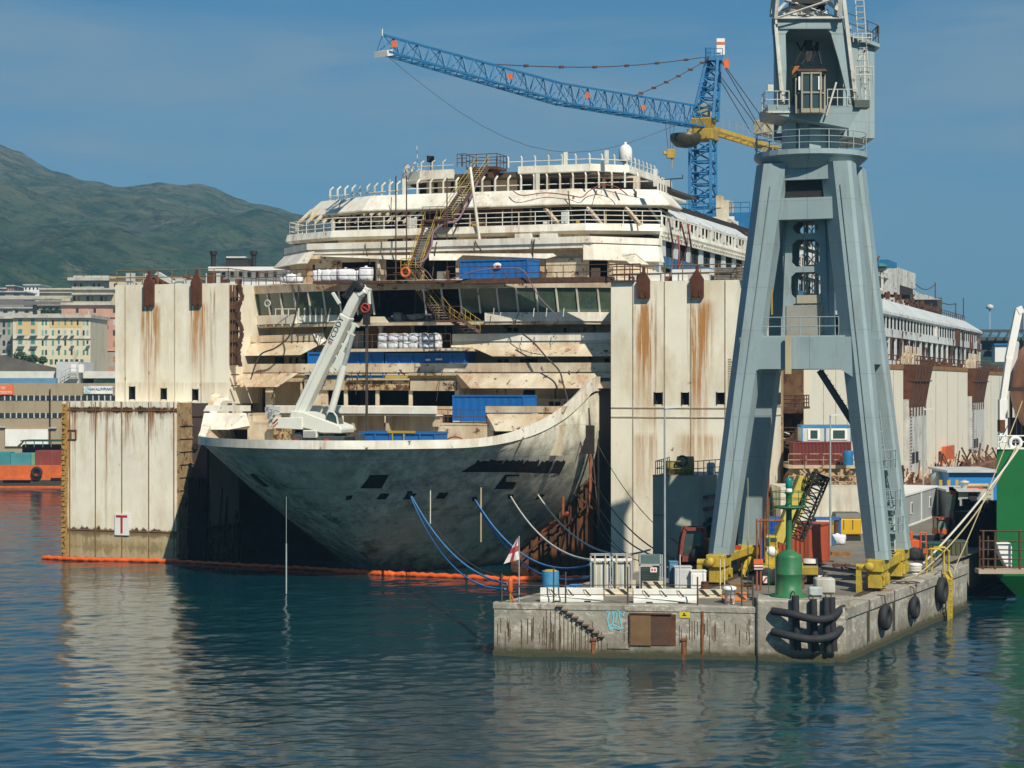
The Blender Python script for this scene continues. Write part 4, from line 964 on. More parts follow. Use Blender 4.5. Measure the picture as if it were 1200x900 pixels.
for i in range(70): b.box(14.0, 42+i*1.1, 32.15, 14.3, 42.5+i*1.1, 32.6)
bld('roof_edge_stub', b, WHITE)
b = MB()
for t in (43, 44.2, 46, 51.5, 57.5, 58.5): b.beam((17.5, t+1.5, 29.6), (14.1, t, 32.4), .12, .12)
bld('rusty_runner', b, RPLATE)
b = MB(); b.box(10, 8, 32.2, 13.5, 118, 32.4); bld('sun_deck', b, GREYW)
for i in range(22):
    t = 6+i*4.9; b = MB(); b.prism([(17.4, t, 28.5), (17.4, t+.5, 28.5), (15.6, t+.5, 30.9), (15.6, t, 30.9)], [(17.2, t, 28.5), (17.2, t+.5, 28.5), (15.4, t+.5, 30.9), (15.4, t, 30.9)]); b.cbox(17.1, t+1.8, 28.5, .5, .7, 1.7); bld('roof_bracket', b, GREYW)
b = MB(); c = ST(852, 13)
b.box(11.8, c, 32.3, 13.2, c+2.2, 35.0); b.box(11.8, c-.1, 34.2, 12.4, c+1, 35.5); bld('roof_hut', b, CREAM)
# middle part glimpsed between the crane legs
random.seed(11); b = MB(); b2 = MB()
for k in range(150):
    t = random.uniform(64, 122); u = random.uniform(13, 17.4); z = random.choice([28.5, 25.6, 32.2]); h = random.uniform(.4, 2.2)
    (b if k % 2 else b2).beam((u, t, z), (u+random.uniform(-.6, .6), t+random.uniform(-1.5, 1.5), z+h), random.uniform(.08, .3))
tag(bld('torn_steel', b, WHITE), kind='stuff'); tag(bld('torn_steel', b2, RPLATE), kind='stuff')
# ---- aft superstructure
T0, T1 = 118, 240
zsl = lambda t: 0
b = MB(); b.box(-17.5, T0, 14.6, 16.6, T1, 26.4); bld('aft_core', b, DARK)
def aftband(name, z0, z1, u=17.75, th=.4, m=GREYW, t0=T0, t1=T1):
    b = MB(); b.box(u-th, t0, z0, u, t1, z1); bld(name, b, m)
aftband('aft_bulwark', 21.9, 23.1); aftband('aft_bulwark', 17.9, 18.6); aftband('aft_deck_edge', 25.1, 25.5, 18.0); aftband('aft_bulwark', 24.9, 25.1, 17.7)
b = MB(); b.extr([(18.0, T0, 25.5), (14.8, T0, 28.0), (14.8, T1-3, 27.6), (18.0, T1, 25.5)], (-.1, 0, -.15)); b.box(-14.8, T0, 27.4, 14.8, T1-3, 27.6); bld('aft_slanted_roof', b, GREYW)
b = MB(); b.box(-17.6, T1, 14.6, 17.6, T1+.3, 25.2); bld('aft_end_wall', b, GREYW)
for i in range(36):
    t = T0+2+i*3.3
    b = MB(); b.box(17.5, t, 23.1, 17.6, t+1.0, 25.0); bld('aft_side_fin', b, GREYW)
for i in range(19):
    t = T0+2+i*6.4; b = MB(); b.box(17.3, t, 18.6, 17.65, t+.45, 21.9); bld('aft_pillar', b, GREYW)
b = MB(); b.box(17.2, T0, 14.6, 17.7, T0+2.2, 27.2); b.box(17.45, T0+57, 23, 17.7, T0+59, 25.1); bld('aft_bulkhead_end', b, WHITE)
b = MB()
for t in (210, 221, 224, 233, 236): b.box(17.8, t, 21.4, 18.0, t+.7, 25.4)
b.box(17.6, 200, 21.9, 17.85, 206, 25); bld('rust_streaked_post', b, RPLATE)
b = MB()
for k in range(60):
    t = random.uniform(T0+1, T1-4); b.beam((17.5, t, random.choice([18.6, 21.9])), (17.6+random.random()*.3, t+random.uniform(-1, 1), random.choice([21, 21.8, 23])), random.uniform(.08, .2))
tag(bld('hanging_scrap', b, RSTEEL), kind='stuff')
b = MB(); b.rail([(14.8, 165, 27.8), (14.8, T1-3, 27.6)], 1.0, 3, .06); bld('aft_railing', b, RSTEEL)
# upper aft blocks
u = 12.5
def ab(name, x0, x1, y0, y1, m, d=12, uu=u, mb=None):
    t0, t1 = ST(x0, uu), ST(x1, uu); tm = (t0+t1)/2
    b = MB(); b.prism([(uu, t0, SZ(y1, uu, t0)), (uu, t1, SZ(y1, uu, t1)), (uu, t1, SZ(y0, uu, t0)), (uu, t0, SZ(y0, uu, t0))], [(uu-d, t0, SZ(y1, uu, t0)), (uu-d, t1, SZ(y1, uu, t1)), (uu-d, t1, SZ(y0, uu, t0)), (uu-d, t0, SZ(y0, uu, t0))]); bld(name, b, m)
WR = M('wreck_white_rust', (.66,.66,.62), streak=.8, rust=.6, rscale=1, dirt=.5)
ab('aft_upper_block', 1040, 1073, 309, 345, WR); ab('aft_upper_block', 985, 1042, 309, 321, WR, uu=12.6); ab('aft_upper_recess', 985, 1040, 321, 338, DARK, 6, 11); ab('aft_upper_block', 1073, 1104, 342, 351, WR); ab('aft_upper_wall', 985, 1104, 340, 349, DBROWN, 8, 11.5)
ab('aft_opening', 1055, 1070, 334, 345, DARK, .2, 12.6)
b = MB(); [b.beam(fpts([(x, 338, 110)])[0], fpts([(x, 320, 110)])[0], .3) for x in (1026, 1034)]; b.prism([(12.5, ST(1033, 12.5), 26.5), (12.5, ST(1042, 12.5), 26.5), (12.5, ST(1042, 12.5), 30)], [(12.2, ST(1033, 12.5), 26.5), (12.2, ST(1042, 12.5), 26.5), (12.2, ST(1042, 12.5), 30)]); bld('aft_pillar', b, WR)
b = MB(); random.seed(5)
for k in range(170):
    t = random.uniform(112, 205); uu = random.uniform(12.8, 14.6); s_ = random.uniform(.1, .45); b.beam((uu, t, 27.6), (uu+random.uniform(-.5, .5), t+random.uniform(-1, 1), 27.7+random.uniform(.2, 1.8)), s_)
tag(bld('roof_debris', b, RPLATE), kind='stuff')
b = MB()
for k in range(60):
    t = random.uniform(100, 170); uu = random.uniform(12.8, 14.6); b.cbox(uu, t, 27.6, random.uniform(.3, .9), random.uniform(.5, 1.5), random.uniform(.3, 1.2))
tag(bld('roof_debris', b, WR), kind='stuff')
b = MB(); cc = 'casing'; ab('deckhouse_green', 1034, 1044, 308.5, 312, M('faded_green', (.10,.30,.22), rust=.3), 3); ab('deckhouse_blue', 1040, 1051, 304, 314, CRBLUE, 3, 12.55); ab('deckhouse_blue', 1018, 1036, 306, 311, CRBLUE, 3, 12)
b = MB()
for px, y0, y1 in ((1096, 331, 350), (1120, 355, 372), (1129, 349, 372), (960, 300, 330), (968, 290, 330)): t = ST(px, 13); b.tube((13, t, SZ(y1, 13, t)), (13, t, SZ(y0, 13, t)), .1)
t0, t1, t2 = ST(1073, 13), ST(1096, 13), ST(1101, 13); b.sweep([(13, lerp(t0, t1, k/6), SZ(333, 13, lerp(t0, t1, k/6))-1.0*sin(pi*k/6)) for k in range(7)], .08); b.sweep([(13, ST(1104, 13), SZ(355, 13, ST(1104, 13))), (13, ST(1112, 13), SZ(357, 13, ST(1112, 13))), (13, ST(1120, 13), SZ(356, 13, ST(1120, 13)))], .1)
bld('aerial', b, RSTEEL)
# hoses draped over the front of the ship
def drape(name, pts, m, r=.05, n=6):
    q = fpts(pts); out = []
    for i in range(len(q)-1):
        p0, p1, p2, p3 = [Vector(q[max(0, min(len(q)-1, j))]) for j in (i-1, i, i+1, i+2)]
        for k in range(n):
            s = k/n; out.append(.5*((2*p1)+(p2-p0)*s+(2*p0-5*p1+4*p2-p3)*s*s+(3*p1-p0-3*p2+p3)*s**3))
    out.append(Vector(q[-1])); b = MB(); b.sweep(out, r, 5); return b
T = lambda b, name, m, label, cat, group=None: tag(b.xf(S2W).build(name, m), label, cat, group)
T(drape('', [(600, 222, 1), (606, 227, .5), (615, 229, .5), (640, 226, 1), (668, 229, .8), (682, 231, .8), (690, 224, 1.5), (705, 217, 2), (722, 219, 2), (735, 228, 1)], 0, .05), 'hose', HOSER, 'red hose looping along the white slanted band under the radar dome', 'hose')
T(drape('', [(350, 335, -11.4), (349, 352, -11.4), (345, 375, -11), (338, 395, -10.6), (322, 408, -10.8), (305, 416, -10.6), (295, 440, -10.6)], 0, .075), 'hose', ROPED, 'thick dark hose hanging over the left bridge windows down to a rusty skirt', 'hose')
T(drape('', [(612, 391, -10), (625, 401, -10.5), (640, 418, -10.8), (655, 434, -11.2), (660, 450, -12), (667, 475, -13), (675, 500, -13.6), (682, 525, -13.8)], 0, .07), 'hose', ROPED, 'dark hose snaking down the right side from the bridge past the bow sweep', 'hose')
T(drape('', [(665, 470, -13.8), (664, 480, -14.4), (655, 490, -15.8), (640, 498, -18), (622, 502, -20), (615, 510, -21), (611, 516, -22)], 0, .06), 'hose', HOSER, 'red hose lying on the right curve of the bow rim', 'hose')
T(drape('', [(520, 519, -26), (524, 515, -26), (532, 512, -26), (541, 514, -26), (546, 521, -26)], 0, .06), 'hose', HOSER, 'short arched red hose on the foredeck right of the blue skip', 'hose')
T(drape('', [(622, 332, -11.8), (632, 348, -12), (645, 362, -12), (652, 370, -11.8), (653, 378, -11.5), (640, 382, -11)], 0, .045), 'hose', HOSE, 'thin purple hose across the right bridge windows', 'hose')
T(drape('', [(487, 308, -6), (500, 318, -10), (515, 330, -11.9), (560, 317, -12.2), (600, 314, -12.2), (614, 318, -12.2), (622, 332, -11.9)], 0, .05), 'hose', HOSE, 'purple hose running along the brown walkway rail before the blue container', 'hose')
for k, (x, lb) in enumerate(((784, 'leftmost hose bundle hanging down the blue striped ship side'), (797, 'looped red hose in the middle of the blue striped ship side'), (806, 'rightmost red hose on the blue striped ship side'))):
    t = ST(x, 18.2); q = [(18.3, t, 29.3), (18.4, t+1.5, 27.4), (18.4, t+.5-k, 25.6), (18.4, t-2.5+k, 25.0), (18.4, t-3+2*k, 26.8), (18.3, t-1, 28.2)] if k == 1 else [(18.2, t, 29.5), (18.4, t+.5, 27.3), (18.45, t+.1, 25.2), (18.4, t-.6, 23.6)]
    b = MB(); b.sweep(q, .09, 5); T(b, 'hose', HOSE if k == 0 else HOSER, lb, 'hose')

random.seed(77)
for k in range(26):
    u = random.uniform(-15, 15); z, tt = random.choice([(15.2, -9.9), (17.6, -9.2), (20, -9.6), (23.4, -10.2), (26.5, -3.9), (28, -1.3), (31, .6)]); L_ = random.uniform(.8, 3); dx = random.uniform(-.9, .9)
    b = MB(); b.sweep([(u+dx*q/5, tt-.1*sin(q), z+.9-L_*q/5) for q in range(6)], random.choice([.03, .04, .06]), 4); bld('loose_cable', b, random.choice([ROPED, RSTEEL, DBROWN]))
for k in range(34):
    z, tt = random.choice([(11.85, -14), (15.5, -7.6), (18, -6.4), (23.8, -4.5), (28.75, -.6)]); u = random.uniform(-14, 14); a = random.uniform(.25, .8)
    b = MB(); b.box(u, tt, z, u+a, tt+a*.7, z+random.uniform(.4, 1.3)); b.box(u+.1, tt-.08, z+.1, u+a-.1, tt, z+.3); bld('deck_gear', b, random.choice([TAN, RSTEEL, GREYW, DBROWN, WHITE, OCHRE]))
# ================================================================ refloating towers (sponsons)
SPC = (.80, .75, .62)
def sp_mat(name, stains, **k):
    d = dict(streak=.3, rust=.22, dirt=.5, dcol=(.50,.37,.20), rscale=.9, var=.12, vs=.3, bump=.03, rough=.55); d.update(k)
    return M(name, SPC, stains=stains, **d)
def pontoon(label, u0, u1, t0, t1, z0, z1, mat, seams=(), hseams=(), lugs=(), ports=(), name='steel_tower', top_rail=True, sm=None, clutter=0):
    t = ship_thing(name, label, 'steel tower', u0, t0, 0)
    w_, d_ = u1-u0, t1-t0
    b = MB(); hs = sorted([(p[0]-u0, p[1]-u0, p[2], p[3]) for p in ports])
    # front plate with real port openings, other faces plain
    us = sorted({0, w_, *[h[i] for h in hs for i in (0, 1)]}); zs = sorted({z0, z1, *[h[i] for h in hs for i in (2, 3)]})
    for a, c in zip(us[:-1], us[1:]):
        for e, f_ in zip(zs[:-1], zs[1:]):
            if any(h[0] < (a+c)/2 < h[1] and h[2] < (e+f_)/2 < h[3] for h in hs): continue
            b.add([(a, 0, e), (c, 0, e), (c, 0, f_), (a, 0, f_)], [(0, 1, 2, 3)])
    b.add([(0,0,z0),(w_,0,z0),(w_,d_,z0),(0,d_,z0),(0,0,z1),(w_,0,z1),(w_,d_,z1),(0,d_,z1)], [(1,2,6,5),(2,3,7,6),(3,0,4,7),(0,3,2,1),(4,5,6,7)])
    b.build('shell', mat, t)
    if hs:
        for h in hs:
            b = MB(); b.box(h[0]-.1, .5, h[2]-.1, h[1]+.1, .6, h[3]+.1); b.box(h[0]-.06, -.03, h[2]-.08, h[0], .5, h[3]+.06); b.box(h[1], -.03, h[2]-.08, h[1]+.06, .5, h[3]+.06); b.build('port_opening', BLACK, t)
    for s_ in seams:
        b = MB(); b.box(s_-u0-.035, -.05, z0, s_-u0+.035, .0, z1-.02); b.build('weld_seam', sm or TAN, t)
    for s_ in hseams:
        b = MB(); b.box(0.02, -.06, s_-.04, w_, -.002, s_+.04); b.box(w_+.001, 0, s_-.04, w_+.06, d_, s_+.04); b.build('weld_seam', sm or TAN, t)
    for (lu, lw, lh) in lugs:
        b = MB(); x = lu-u0
        p = [(x-lw, z1-lh), (x+lw, z1-lh), (x+lw, z1+.1), (x+lw*.25, z1+.75), (x-lw*.25, z1+.75), (x-lw, z1+.1)]
        b.prism([(a, -.35, c) for a, c in p], [(a, -.08, c) for a, c in p]); b.box(x-.1, -.3, z1+.75, x+.1, 0, z1+1.15)
        b.box(x-.28, -.42, z1-lh+.1, x-.18, -.35, z1-.8); b.box(x+.18, -.42, z1-lh+.1, x+.28, -.35, z1-.8)
        b.build('lifting_lug', M('lug_rust', (.10,.035,.018), rough=.9, var=.4, vs=2, bump=.1), t)
    if top_rail:
        b = MB(); b.rail([(0.1, .1, z1), (w_-.1, .1, z1), (w_-.1, d_, z1)], 1.25, 1.4, .045, 2); b.build('railing', M('rusty_rail', (.20,.13,.07), rough=.8, var=.4, vs=2), t)
    if clutter:
        b = MB(); c2 = MB()
        for k in range(clutter):
            x, y = random.uniform(.3, w_-.5), random.uniform(.5, min(d_, 4)); s_ = random.uniform(.15, .5)
            (b if k % 3 else c2).box(x, y, z1, x+s_*1.8, y+s_, z1+random.uniform(.2, 1.1))
        b.build('deck_gear', RPLATE, t); c2.build('deck_gear', LGREY, t)
    return t
random.seed(21)
O1 = (.42,.20,.06); O2 = (.30,.12,.035); BR = (.12,.06,.03)
# left upper
u0, u1, t0 = SU(135, -12), SU(268, -12), -12.0
mat = sp_mat('tower_paint_upper_left', [(0, SU(176, -12)-u0, 1.0, 22.2, 9, O1, 1.6), (0, SU(231.5, -12)-u0, 1.0, 22.2, 8, O1, 1.4), (0, 5.5, 8, 15.2, 1.6, (.5,.4,.25), .6), (0, 9.7, .35, 23.5, 10, O2, .9)])
t = pontoon('left upper pontoon tower, white, two brown lugs on top, three small ports at its foot', u0, u1, t0, 8, 13.3, SZ(333, -23, -12), mat, seams=[SU(x, -12) for x in (147, 175, 205, 236)], lugs=[(SU(176, -12), .5, 1.9), (SU(231.5, -12), .5, 1.9)], ports=hpx(-12, (152, 158, 453, 468), (189, 195, 455, 468), (226, 232, 456, 469)), clutter=26)
b = MB(); b.prism([(3, 1.5, 24.6), (5, 1.2, 23.7), (5.3, 1.2, 23.9), (3.3, 1.5, 24.9)], [(3, 2.1, 24.6), (5, 1.8, 23.7), (5.3, 1.8, 23.9), (3.3, 2.1, 24.9)]); b.build('gangway', LGREY, t)
# left lower
def lowx(n, pos, c):
    z = n('ShaderNodeSeparateXYZ', {0: pos}).outputs[2]; j = n.noise(pos, 1.1, 8, .75, (1, 1, .35)); j2 = n.noise(pos, 3.5, 8, .7)
    for zc_, hw, thr in ((12.75, .32, .50), (2.15, .45, .47), (.9, .9, .56)):
        d = n.math('ABSOLUTE', n.math('ADD', z, -zc_)); f = n.rng(n.math('SUBTRACT', j, n.math('MULTIPLY', d, .22/hw)), thr-.16, thr-.10)
        c = n.mix(f, c, n.mix(j2, (.10, .045, .02), (.03, .018, .012)))
    dr = n.math('MULTIPLY', n.rng(n.noise(pos, 2.2, 6, .75, (1, 1, .10), (5, 5, 5)), .52, .60), n.rng(z, 8, 12.9)); c = n.mix(n.math('MULTIPLY', dr, .7), c, (.20, .085, .03))
    return n.mix(n.rng(n.math('ADD', z, j), 3.1, 2.2, 0, .75), c, (.36, .27, .13))
u0, u1, t0 = SU(73, -15), SU(206.5, -15), -15.0; zt = SZ(470.5, -26, -15)
mat = sp_mat('tower_paint_lower_left', [(0, 5, 8, zt-.45, 1.1, BR, 1.5), (0, .3, .45, zt, 30, O1, 2), (0, 3.2, .4, zt-.5, 3.2, O2, 1.3), (0, 6.5, .35, zt-.5, 3.5, O2, 1.4), (0, 8.9, .3, zt-.5, 3, O2, 1.2), (0, 5, 8, 2.45, 1.0, BR, 1.3), (0, 2.0, 1.6, 2.5, 3, O2, 1.2), (0, 5, 8, 1.6, 3, (.38,.28,.14), 1.2), (0, 1.2, .2, zt, 9, O2, 1.2), (0, 4.4, .15, zt, 14, O2, 1)], rust=.32, streak=.5, rscale=.55, extra=lowx)
t = pontoon('left lower pontoon tower, rust edged white, with a red letter T board near the water', u0, u1, t0, 6, 0, zt, mat, seams=[SU(x, -15) for x in (82, 112, 143, 174.5, 204)], hseams=(zt-.75, 2.35), top_rail=False, sm=M('seam_rust', (.22,.12,.05), rough=.8, var=.5, vs=2), clutter=0)
b = MB(); b.box(.02, -.12, 0, .5, -.001, zt-.2); [b.box(.0, -.2, k*.45+.3, .35, -.12, k*.45+.42) for k in range(28)]; b.build('corroded_edge', M('corroded_edge', (.45,.27,.07), rough=.9, var=.5, vs=5, rust=.7, rscale=4), t)
b = MB(); b.box(u1-u0-.02, .1, 0, u1-u0+.15, 5, zt-.1); [b.box(u1-u0+.1, .3, k*1.1+.4, u1-u0+.24, 4, k*1.1+.5) for k in range(11)]; b.build('corroded_side', M('corroded_side', (.34,.24,.13), rough=.9, var=.4, vs=1.2, rust=.6, rscale=1.2, streak=1), t)
b = MB(); x = SU(80, -15)-u0; z = SZ(510, -30, -15); [b.box(x, -.1, z+dz, x+.85, -.03, z+dz+.08) for dz in (-.4, .4)]; b.box(x+.78, -.1, z-.4, x+.86, -.03, z+.48); b.box(x+.3, -.1, z-.3, x+.36, -.03, z+.35); b.build('stencil_frame', RPLATE, t)
x = (SU(134, -15)+SU(153, -15))/2-u0; zz = SZ(614, -27, -15)
b = MB(); b.box(x-.71, -.12, zz-.93, x+.71, -.06, zz+.93); sb = b.build('sign_board', WPLAIN, t)
b = MB(); b.box(x-.55, -.15, zz+.62, x+.55, -.125, zz+.8); b.box(x-.1, -.15, zz-.75, x+.1, -.125, zz+.62); b.build('sign_letter', M('sign_red', (.42,.02,.035), bump=0), sb)
b = MB(); b.rail([(.3, .5, zt), (1.5, .5, zt)], .3, 1, .02); b.build('eye_bar', RSTEEL, t)
# recess wall between towers and hull, left and right
b = MB(); b.box(SU(207, -12)+.3, -12.5, 0, SU(246, -12), -12.1, 13.3); b.box(SU(207, -12)+.3, -12.6, 12.2, SU(272, -12), -12, 13.35)
t = ship_thing('recess_plate', 'dull purple brown plate wall between the left pontoon and the ship bow', 'steel wall', SU(225, -12), -12.5, 0); b.build('plate', PURPLE, t, False) if False else None
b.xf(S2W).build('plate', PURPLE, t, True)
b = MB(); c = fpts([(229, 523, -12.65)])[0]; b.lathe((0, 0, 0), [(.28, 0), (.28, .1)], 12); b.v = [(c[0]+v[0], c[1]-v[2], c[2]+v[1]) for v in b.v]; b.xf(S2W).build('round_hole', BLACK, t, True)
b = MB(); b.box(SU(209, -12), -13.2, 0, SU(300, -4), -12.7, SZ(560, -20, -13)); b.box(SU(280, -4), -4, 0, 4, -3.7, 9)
for k in range(14):
    x = SU(214+k*5.5, -13); b.beam((x, -13.4, 0), (x+random.uniform(-.5, .5), -13.3, random.uniform(3, 7)), .12)
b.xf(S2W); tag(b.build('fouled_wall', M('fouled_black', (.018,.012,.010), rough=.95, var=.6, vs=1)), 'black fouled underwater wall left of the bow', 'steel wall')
t = ship_thing('steel_wall', 'rusty brown wall of plates and ribs right of the bow under the sweep', 'steel wall', SU(680, -11), -11, 0)
b = MB(); b.box(SU(600, -9), -9.2, 0, SU(700, -11), -9, SZ(545, 14, -10)); b.xf(S2W).build('plate', M('rust_wall_orange', (.17,.065,.02), rough=.9, var=.6, vs=.6, rust=.6, rscale=.8, streak=1, scol=(.06,.03,.02), dirt=.4, dcol=(.28,.10,.025)), t, True)
b = MB(); b.box(SU(696, -9), -9.1, SZ(560, 14, -10), SU(706, -11), -8.9, 14.5); b.xf(S2W).build('upper_plate', PURPLE, t, True)
for x in (622, 633, 644, 655, 666, 676, 686, 695):
    b = MB(); b.box(SU(x, -9.5), -9.5, 0, SU(x, -9.5)+.1, -9.1, SZ(580-(x-640)*.6, 14, -9.5)); b.xf(S2W).build('rib', RSTEEL, t, True)
b = MB(); 
for (x0, y0, x1, y1) in ((600, 648, 690, 545), (640, 600, 695, 560), (610, 655, 660, 610), (650, 560, 700, 600), (640, 640, 690, 590)): b.beam(fpts([(x0, y0, -9.8)])[0], fpts([(x1, y1, -9.8)])[0], .14)
b.xf(S2W).build('brace', RSTEEL, t, True)
b = MB(); b.box(SU(698, -11), -10.5, 0, SU(716, -11)+.2, -10.3, 15.5); b.xf(S2W).build('gap_shade_plate', BLACK, t, True)  # black sheet painted in for the shade between bow and tower
b = MB(); b.sweep([fpts([q])[0] for q in ((694, 470, -11.5), (692, 520, -11.5), (692, 570, -11.5), (688, 600, -11.6), (680, 625, -11.6), (678, 660, -11.6))], .13, 6)
T(b, 'hanging_pipe', M('red_brown_pipe', (.28,.09,.04), rough=.8, var=.4, vs=2), 'red brown pipe hanging beside the right tower down to the water', 'pipe')
b = MB(); b.sweep([fpts([q])[0] for q in ((666, 600, -12), (660, 608, -12.2), (652, 612, -12.3), (645, 618, -12.3), (636, 623, -12.3))], [.12, .2, .14, .22, .12], 6)
T(b, 'bunched_net', M('orange_net', (.5,.10,.03), rough=.9), 'bunched orange netting hanging at the rusty wall right of the bow', 'net')
b = MB(); b.tube(fpts([(660, 582, -12)])[0], fpts([(659, 622, -12)])[0], .12); T(b, 'hanging_pipe', M('red_brown_pipe', (0,0,0)), 'short red brown pipe beside the orange netting', 'pipe')
# right tower
u0, u1, t0 = SU(716, -12), SU(864, -12), -12.0; zt = SZ(329.5, 22, -12)
mat = sp_mat('tower_paint_right', [(0, SU(756, -12)-u0, .85, zt-1.4, 11, O1, 1.7), (0, SU(818, -12)-u0, .85, zt-1.4, 13, O1, 1.7), (0, SU(825, -12)-u0, .8, zt-1.4, 8, O1, 1.0), (0, SU(756, -12)-u0, 1.0, 11.2, 6, O1, .7), (0, SU(820, -12)-u0, 2.0, 11.2, 6, O1, .7), (0, 5, 9, 1.6, 4, (.35,.26,.14), 1.0), (0, SU(768, -12)-u0, .15, zt, 26, O2, .8)], streak=.15)
t = pontoon('tall right pontoon tower, white with two pointed brown lugs and long rust runs', u0, u1, t0, 4.6, 0, zt, mat, seams=[SU(x, -12) for x in (742, 779, 810, 850)], hseams=[SZ(478, 22, -12), SZ(489, 22, -12)], lugs=[(SU(755, -12), .52, 1.35), (SU(817.5, -12), .54, 1.35)], ports=hpx(-12, (767, 776, 460, 474), (799, 807, 460, 474.5), (840, 849, 460, 474)), clutter=20, sm=M('seam_faint', (.42,.33,.22), rough=.8, var=.4, vs=2))
b = MB(); w_ = u1-u0; b.box(w_, 14.5, SZ(474, u1, 2), w_+.1, 15.6, SZ(460, u1, 2)); b.build('port_opening', BLACK, t)
b = MB(); b.box(w_+.01, 16, 0, w_+.12, 16.5, zt); b.build('corroded_edge', M('corroded_side', (.3,.19,.09)), t)
b = MB(); x = SU(857, -12)-u0
for k in range(16): zz = SZ(421+k*2.8, 28, -12); b.box(x-.25, -.03, zz-.05, x+(.2 if k % 2 else -.0), -.003, zz+.05)
b.build('draught_scale', M('faded_mark', (.40,.33,.2), bump=0), t)
b = MB(); b.box(1.4, .6, zt, 4.0, 3.0, zt+.75); b.box(4.9, .6, zt, 7.9, 2.4, zt+.95); b.build('deck_box', WPLAIN, t)
b = MB(); b.lathe((2.2, .8, zt), [(.3, 0), (.35, .3), (.3, .6)], 12); b.build('reel', RPLATE, t)
b = MB(); [b.box(8.3, .7, zt+.12*k, 10.8, 3, zt+.12*k+.07) for k in range(9)]; b.build('pallet_stack', M('grey_boards', (.28,.26,.23), var=.4, vs=4), t)
b = MB(); b.box(-.15, -.3, zt-.0, 2.0, 1.0, zt+.12); b.rail([(-.1, -.2, zt+.1), (2.5, -.2, zt+.1)], 1.3, .7, .05, 3); b.build('corner_gangway', RSTEEL, t)
# lamp post bracket at (272..)
# seams/rusty strip on the right end of left upper tower
t = ship_thing('chain_gear', 'rusty vertical pipes and chain at the right edge of the left upper tower', 'chain gear', SU(275, -11), -11, 13.3)
b = MB()
for x, r in ((270.5, .13), (274, .1), (277.5, .16)): b.tube(fpts([(x, 334, -11.8)])[0], fpts([(x, 428, -11.8)])[0], r)
for k in range(9): b.box(SU(271, -12), -12.1, 14.8+k*.95, SU(280, -12), -11.9, 14.9+k*.95)
b.xf(S2W).build('pipe_ladder', RPLATE, t, True)
b = MB(); random.seed(4)
for k in range(44): c = fpts([(281+2*sin(k*.3), 335+k*2.2, -12)])[0]; b.cbox(c[0]+random.uniform(-.08, .08), c[1], c[2], .28, .28, .2)
b.xf(S2W).build('chain', RSTEEL, t, True)
# aft towers along the right
mats = sp_mat('tower_paint_aft', [], streak=.0, rust=.25, dirt=.2, var=.05)
U1 = 28.6
def zc(py, t): return SZ(py, U1, t)
crown = M('crown_rust', (.13,.05,.022), rough=.9, var=.5, vs=1, bump=.1, streak=.8, scol=(.05,.025,.015))
for (ta, tb, zt, lb) in ((13.6, 38, 17.3, 'pale pontoon tower seen between the crane legs behind the site office'), (38.6, 68, 17.2, 'pale pontoon tower just right of the crane with rusty top edge'), (84, 128.5, 17.3, 'wide pale pontoon tower between the two rusty crowned pillars'), (146, 196, 17.0, 'farthest pale pontoon tower right of the second crowned pillar')):
    t = ship_thing('steel_tower', lb, 'steel tower', U1, ta, 0)
    b = MB(); b.box(-10, 0, 0, 0, tb-ta, zt); b.build('shell', mats, t)
    for k in range(1, 4):
        b = MB(); y = (tb-ta)*k/4; b.box(0, y-.06, 2, .06, y+.06, zt-.02); b.build('weld_seam', M('seam_faint', (0,0,0)), t)
    b = MB(); b.box(-.01, 0, zt-.5, .1, tb-ta, zt); b.box(-10, -.1, zt-.5, 0, -.01, zt); b.build('rusty_top_edge', M('edge_orange', (.30,.15,.05), rough=.9, var=.5, vs=1, rust=.5), t)
    b = MB(); b.rail([(-.3, .3, zt), (-.3, tb-ta-.3, zt)], 1.1, 3, .06)
    random.seed(int(ta))
    for k in range(30): x, y = random.uniform(-3, -.4), random.uniform(1, tb-ta-3); s_ = random.uniform(.2, .7); b.box(x, y, zt, x+s_, y+s_*2, zt+random.uniform(.2, 1.0))
    b.build('deck_gear', RPLATE, t)
for (ta, tb, lb) in ((69, 83.5, 'nearer rust crowned pillar with a ladder between two pale towers'), (129.5, 145.5, 'farther rust crowned pillar with short white posts on top')):
    t = ship_thing('crowned_pillar', lb, 'pillar', U1, ta, 0)
    d = tb-ta
    b = MB(); b.box(-9, 0, 0, .5, d, 13.2); b.build('shaft', M('pillar_paint', (.62,.62,.58), streak=.8, rust=.5, rscale=.7, dirt=.5), t)
    b = MB(); b.hexa([(-9, .2, 12.2), (.5, .2, 12.2), (.5, d-1.5, 12.2), (-9, d-1.5, 12.2), (-9, 0, 17.3), (1.3, 0, 17.3), (1.3, d+.3, 17.3), (-9, d+.3, 17.3)]); b.build('crown', crown, t)
    b = MB()
    for k in range(6): y = .5+k*d/6; b.beam((.6, y, 12.4), (1.4, y-.1, 17.2), .15, .15); b.box(.5, y, 11.2, .58, y+.7, 12.7)
    b.box(.5, 0, 15.3, 1.15, d+.3, 15.45); b.build('crown_rib', RSTEEL, t)
    b = MB(); b.rail([(1.2, 0, 17.3), (1.2, d+.3, 17.3)], 1, 2, .05); b.build('railing', RSTEEL, t)
    for k in range(4):
        b = MB(); y = 1.5+k*3.2; b.cbox(0, y, 17.3, .3, .5, 2.2); b.beam((0, y, 18.8), (-1.0, y-1.0, 17.4), .25); b.build('white_bollard_post', CREAM, t)
    b = MB()
    for k in range(24): b.box(.52, 1.2, 3+k*.38, .62, 1.9, 3.12+k*.38)
    b.build('ladder', RSTEEL, t)
    b = MB(); b.box(.5, 2.5, 5.6, .56, 4.4, 6.9); b.box(.5, 5.4, 5.6, .56, 7.3, 6.9); b.build('port_opening', BLACK, t)
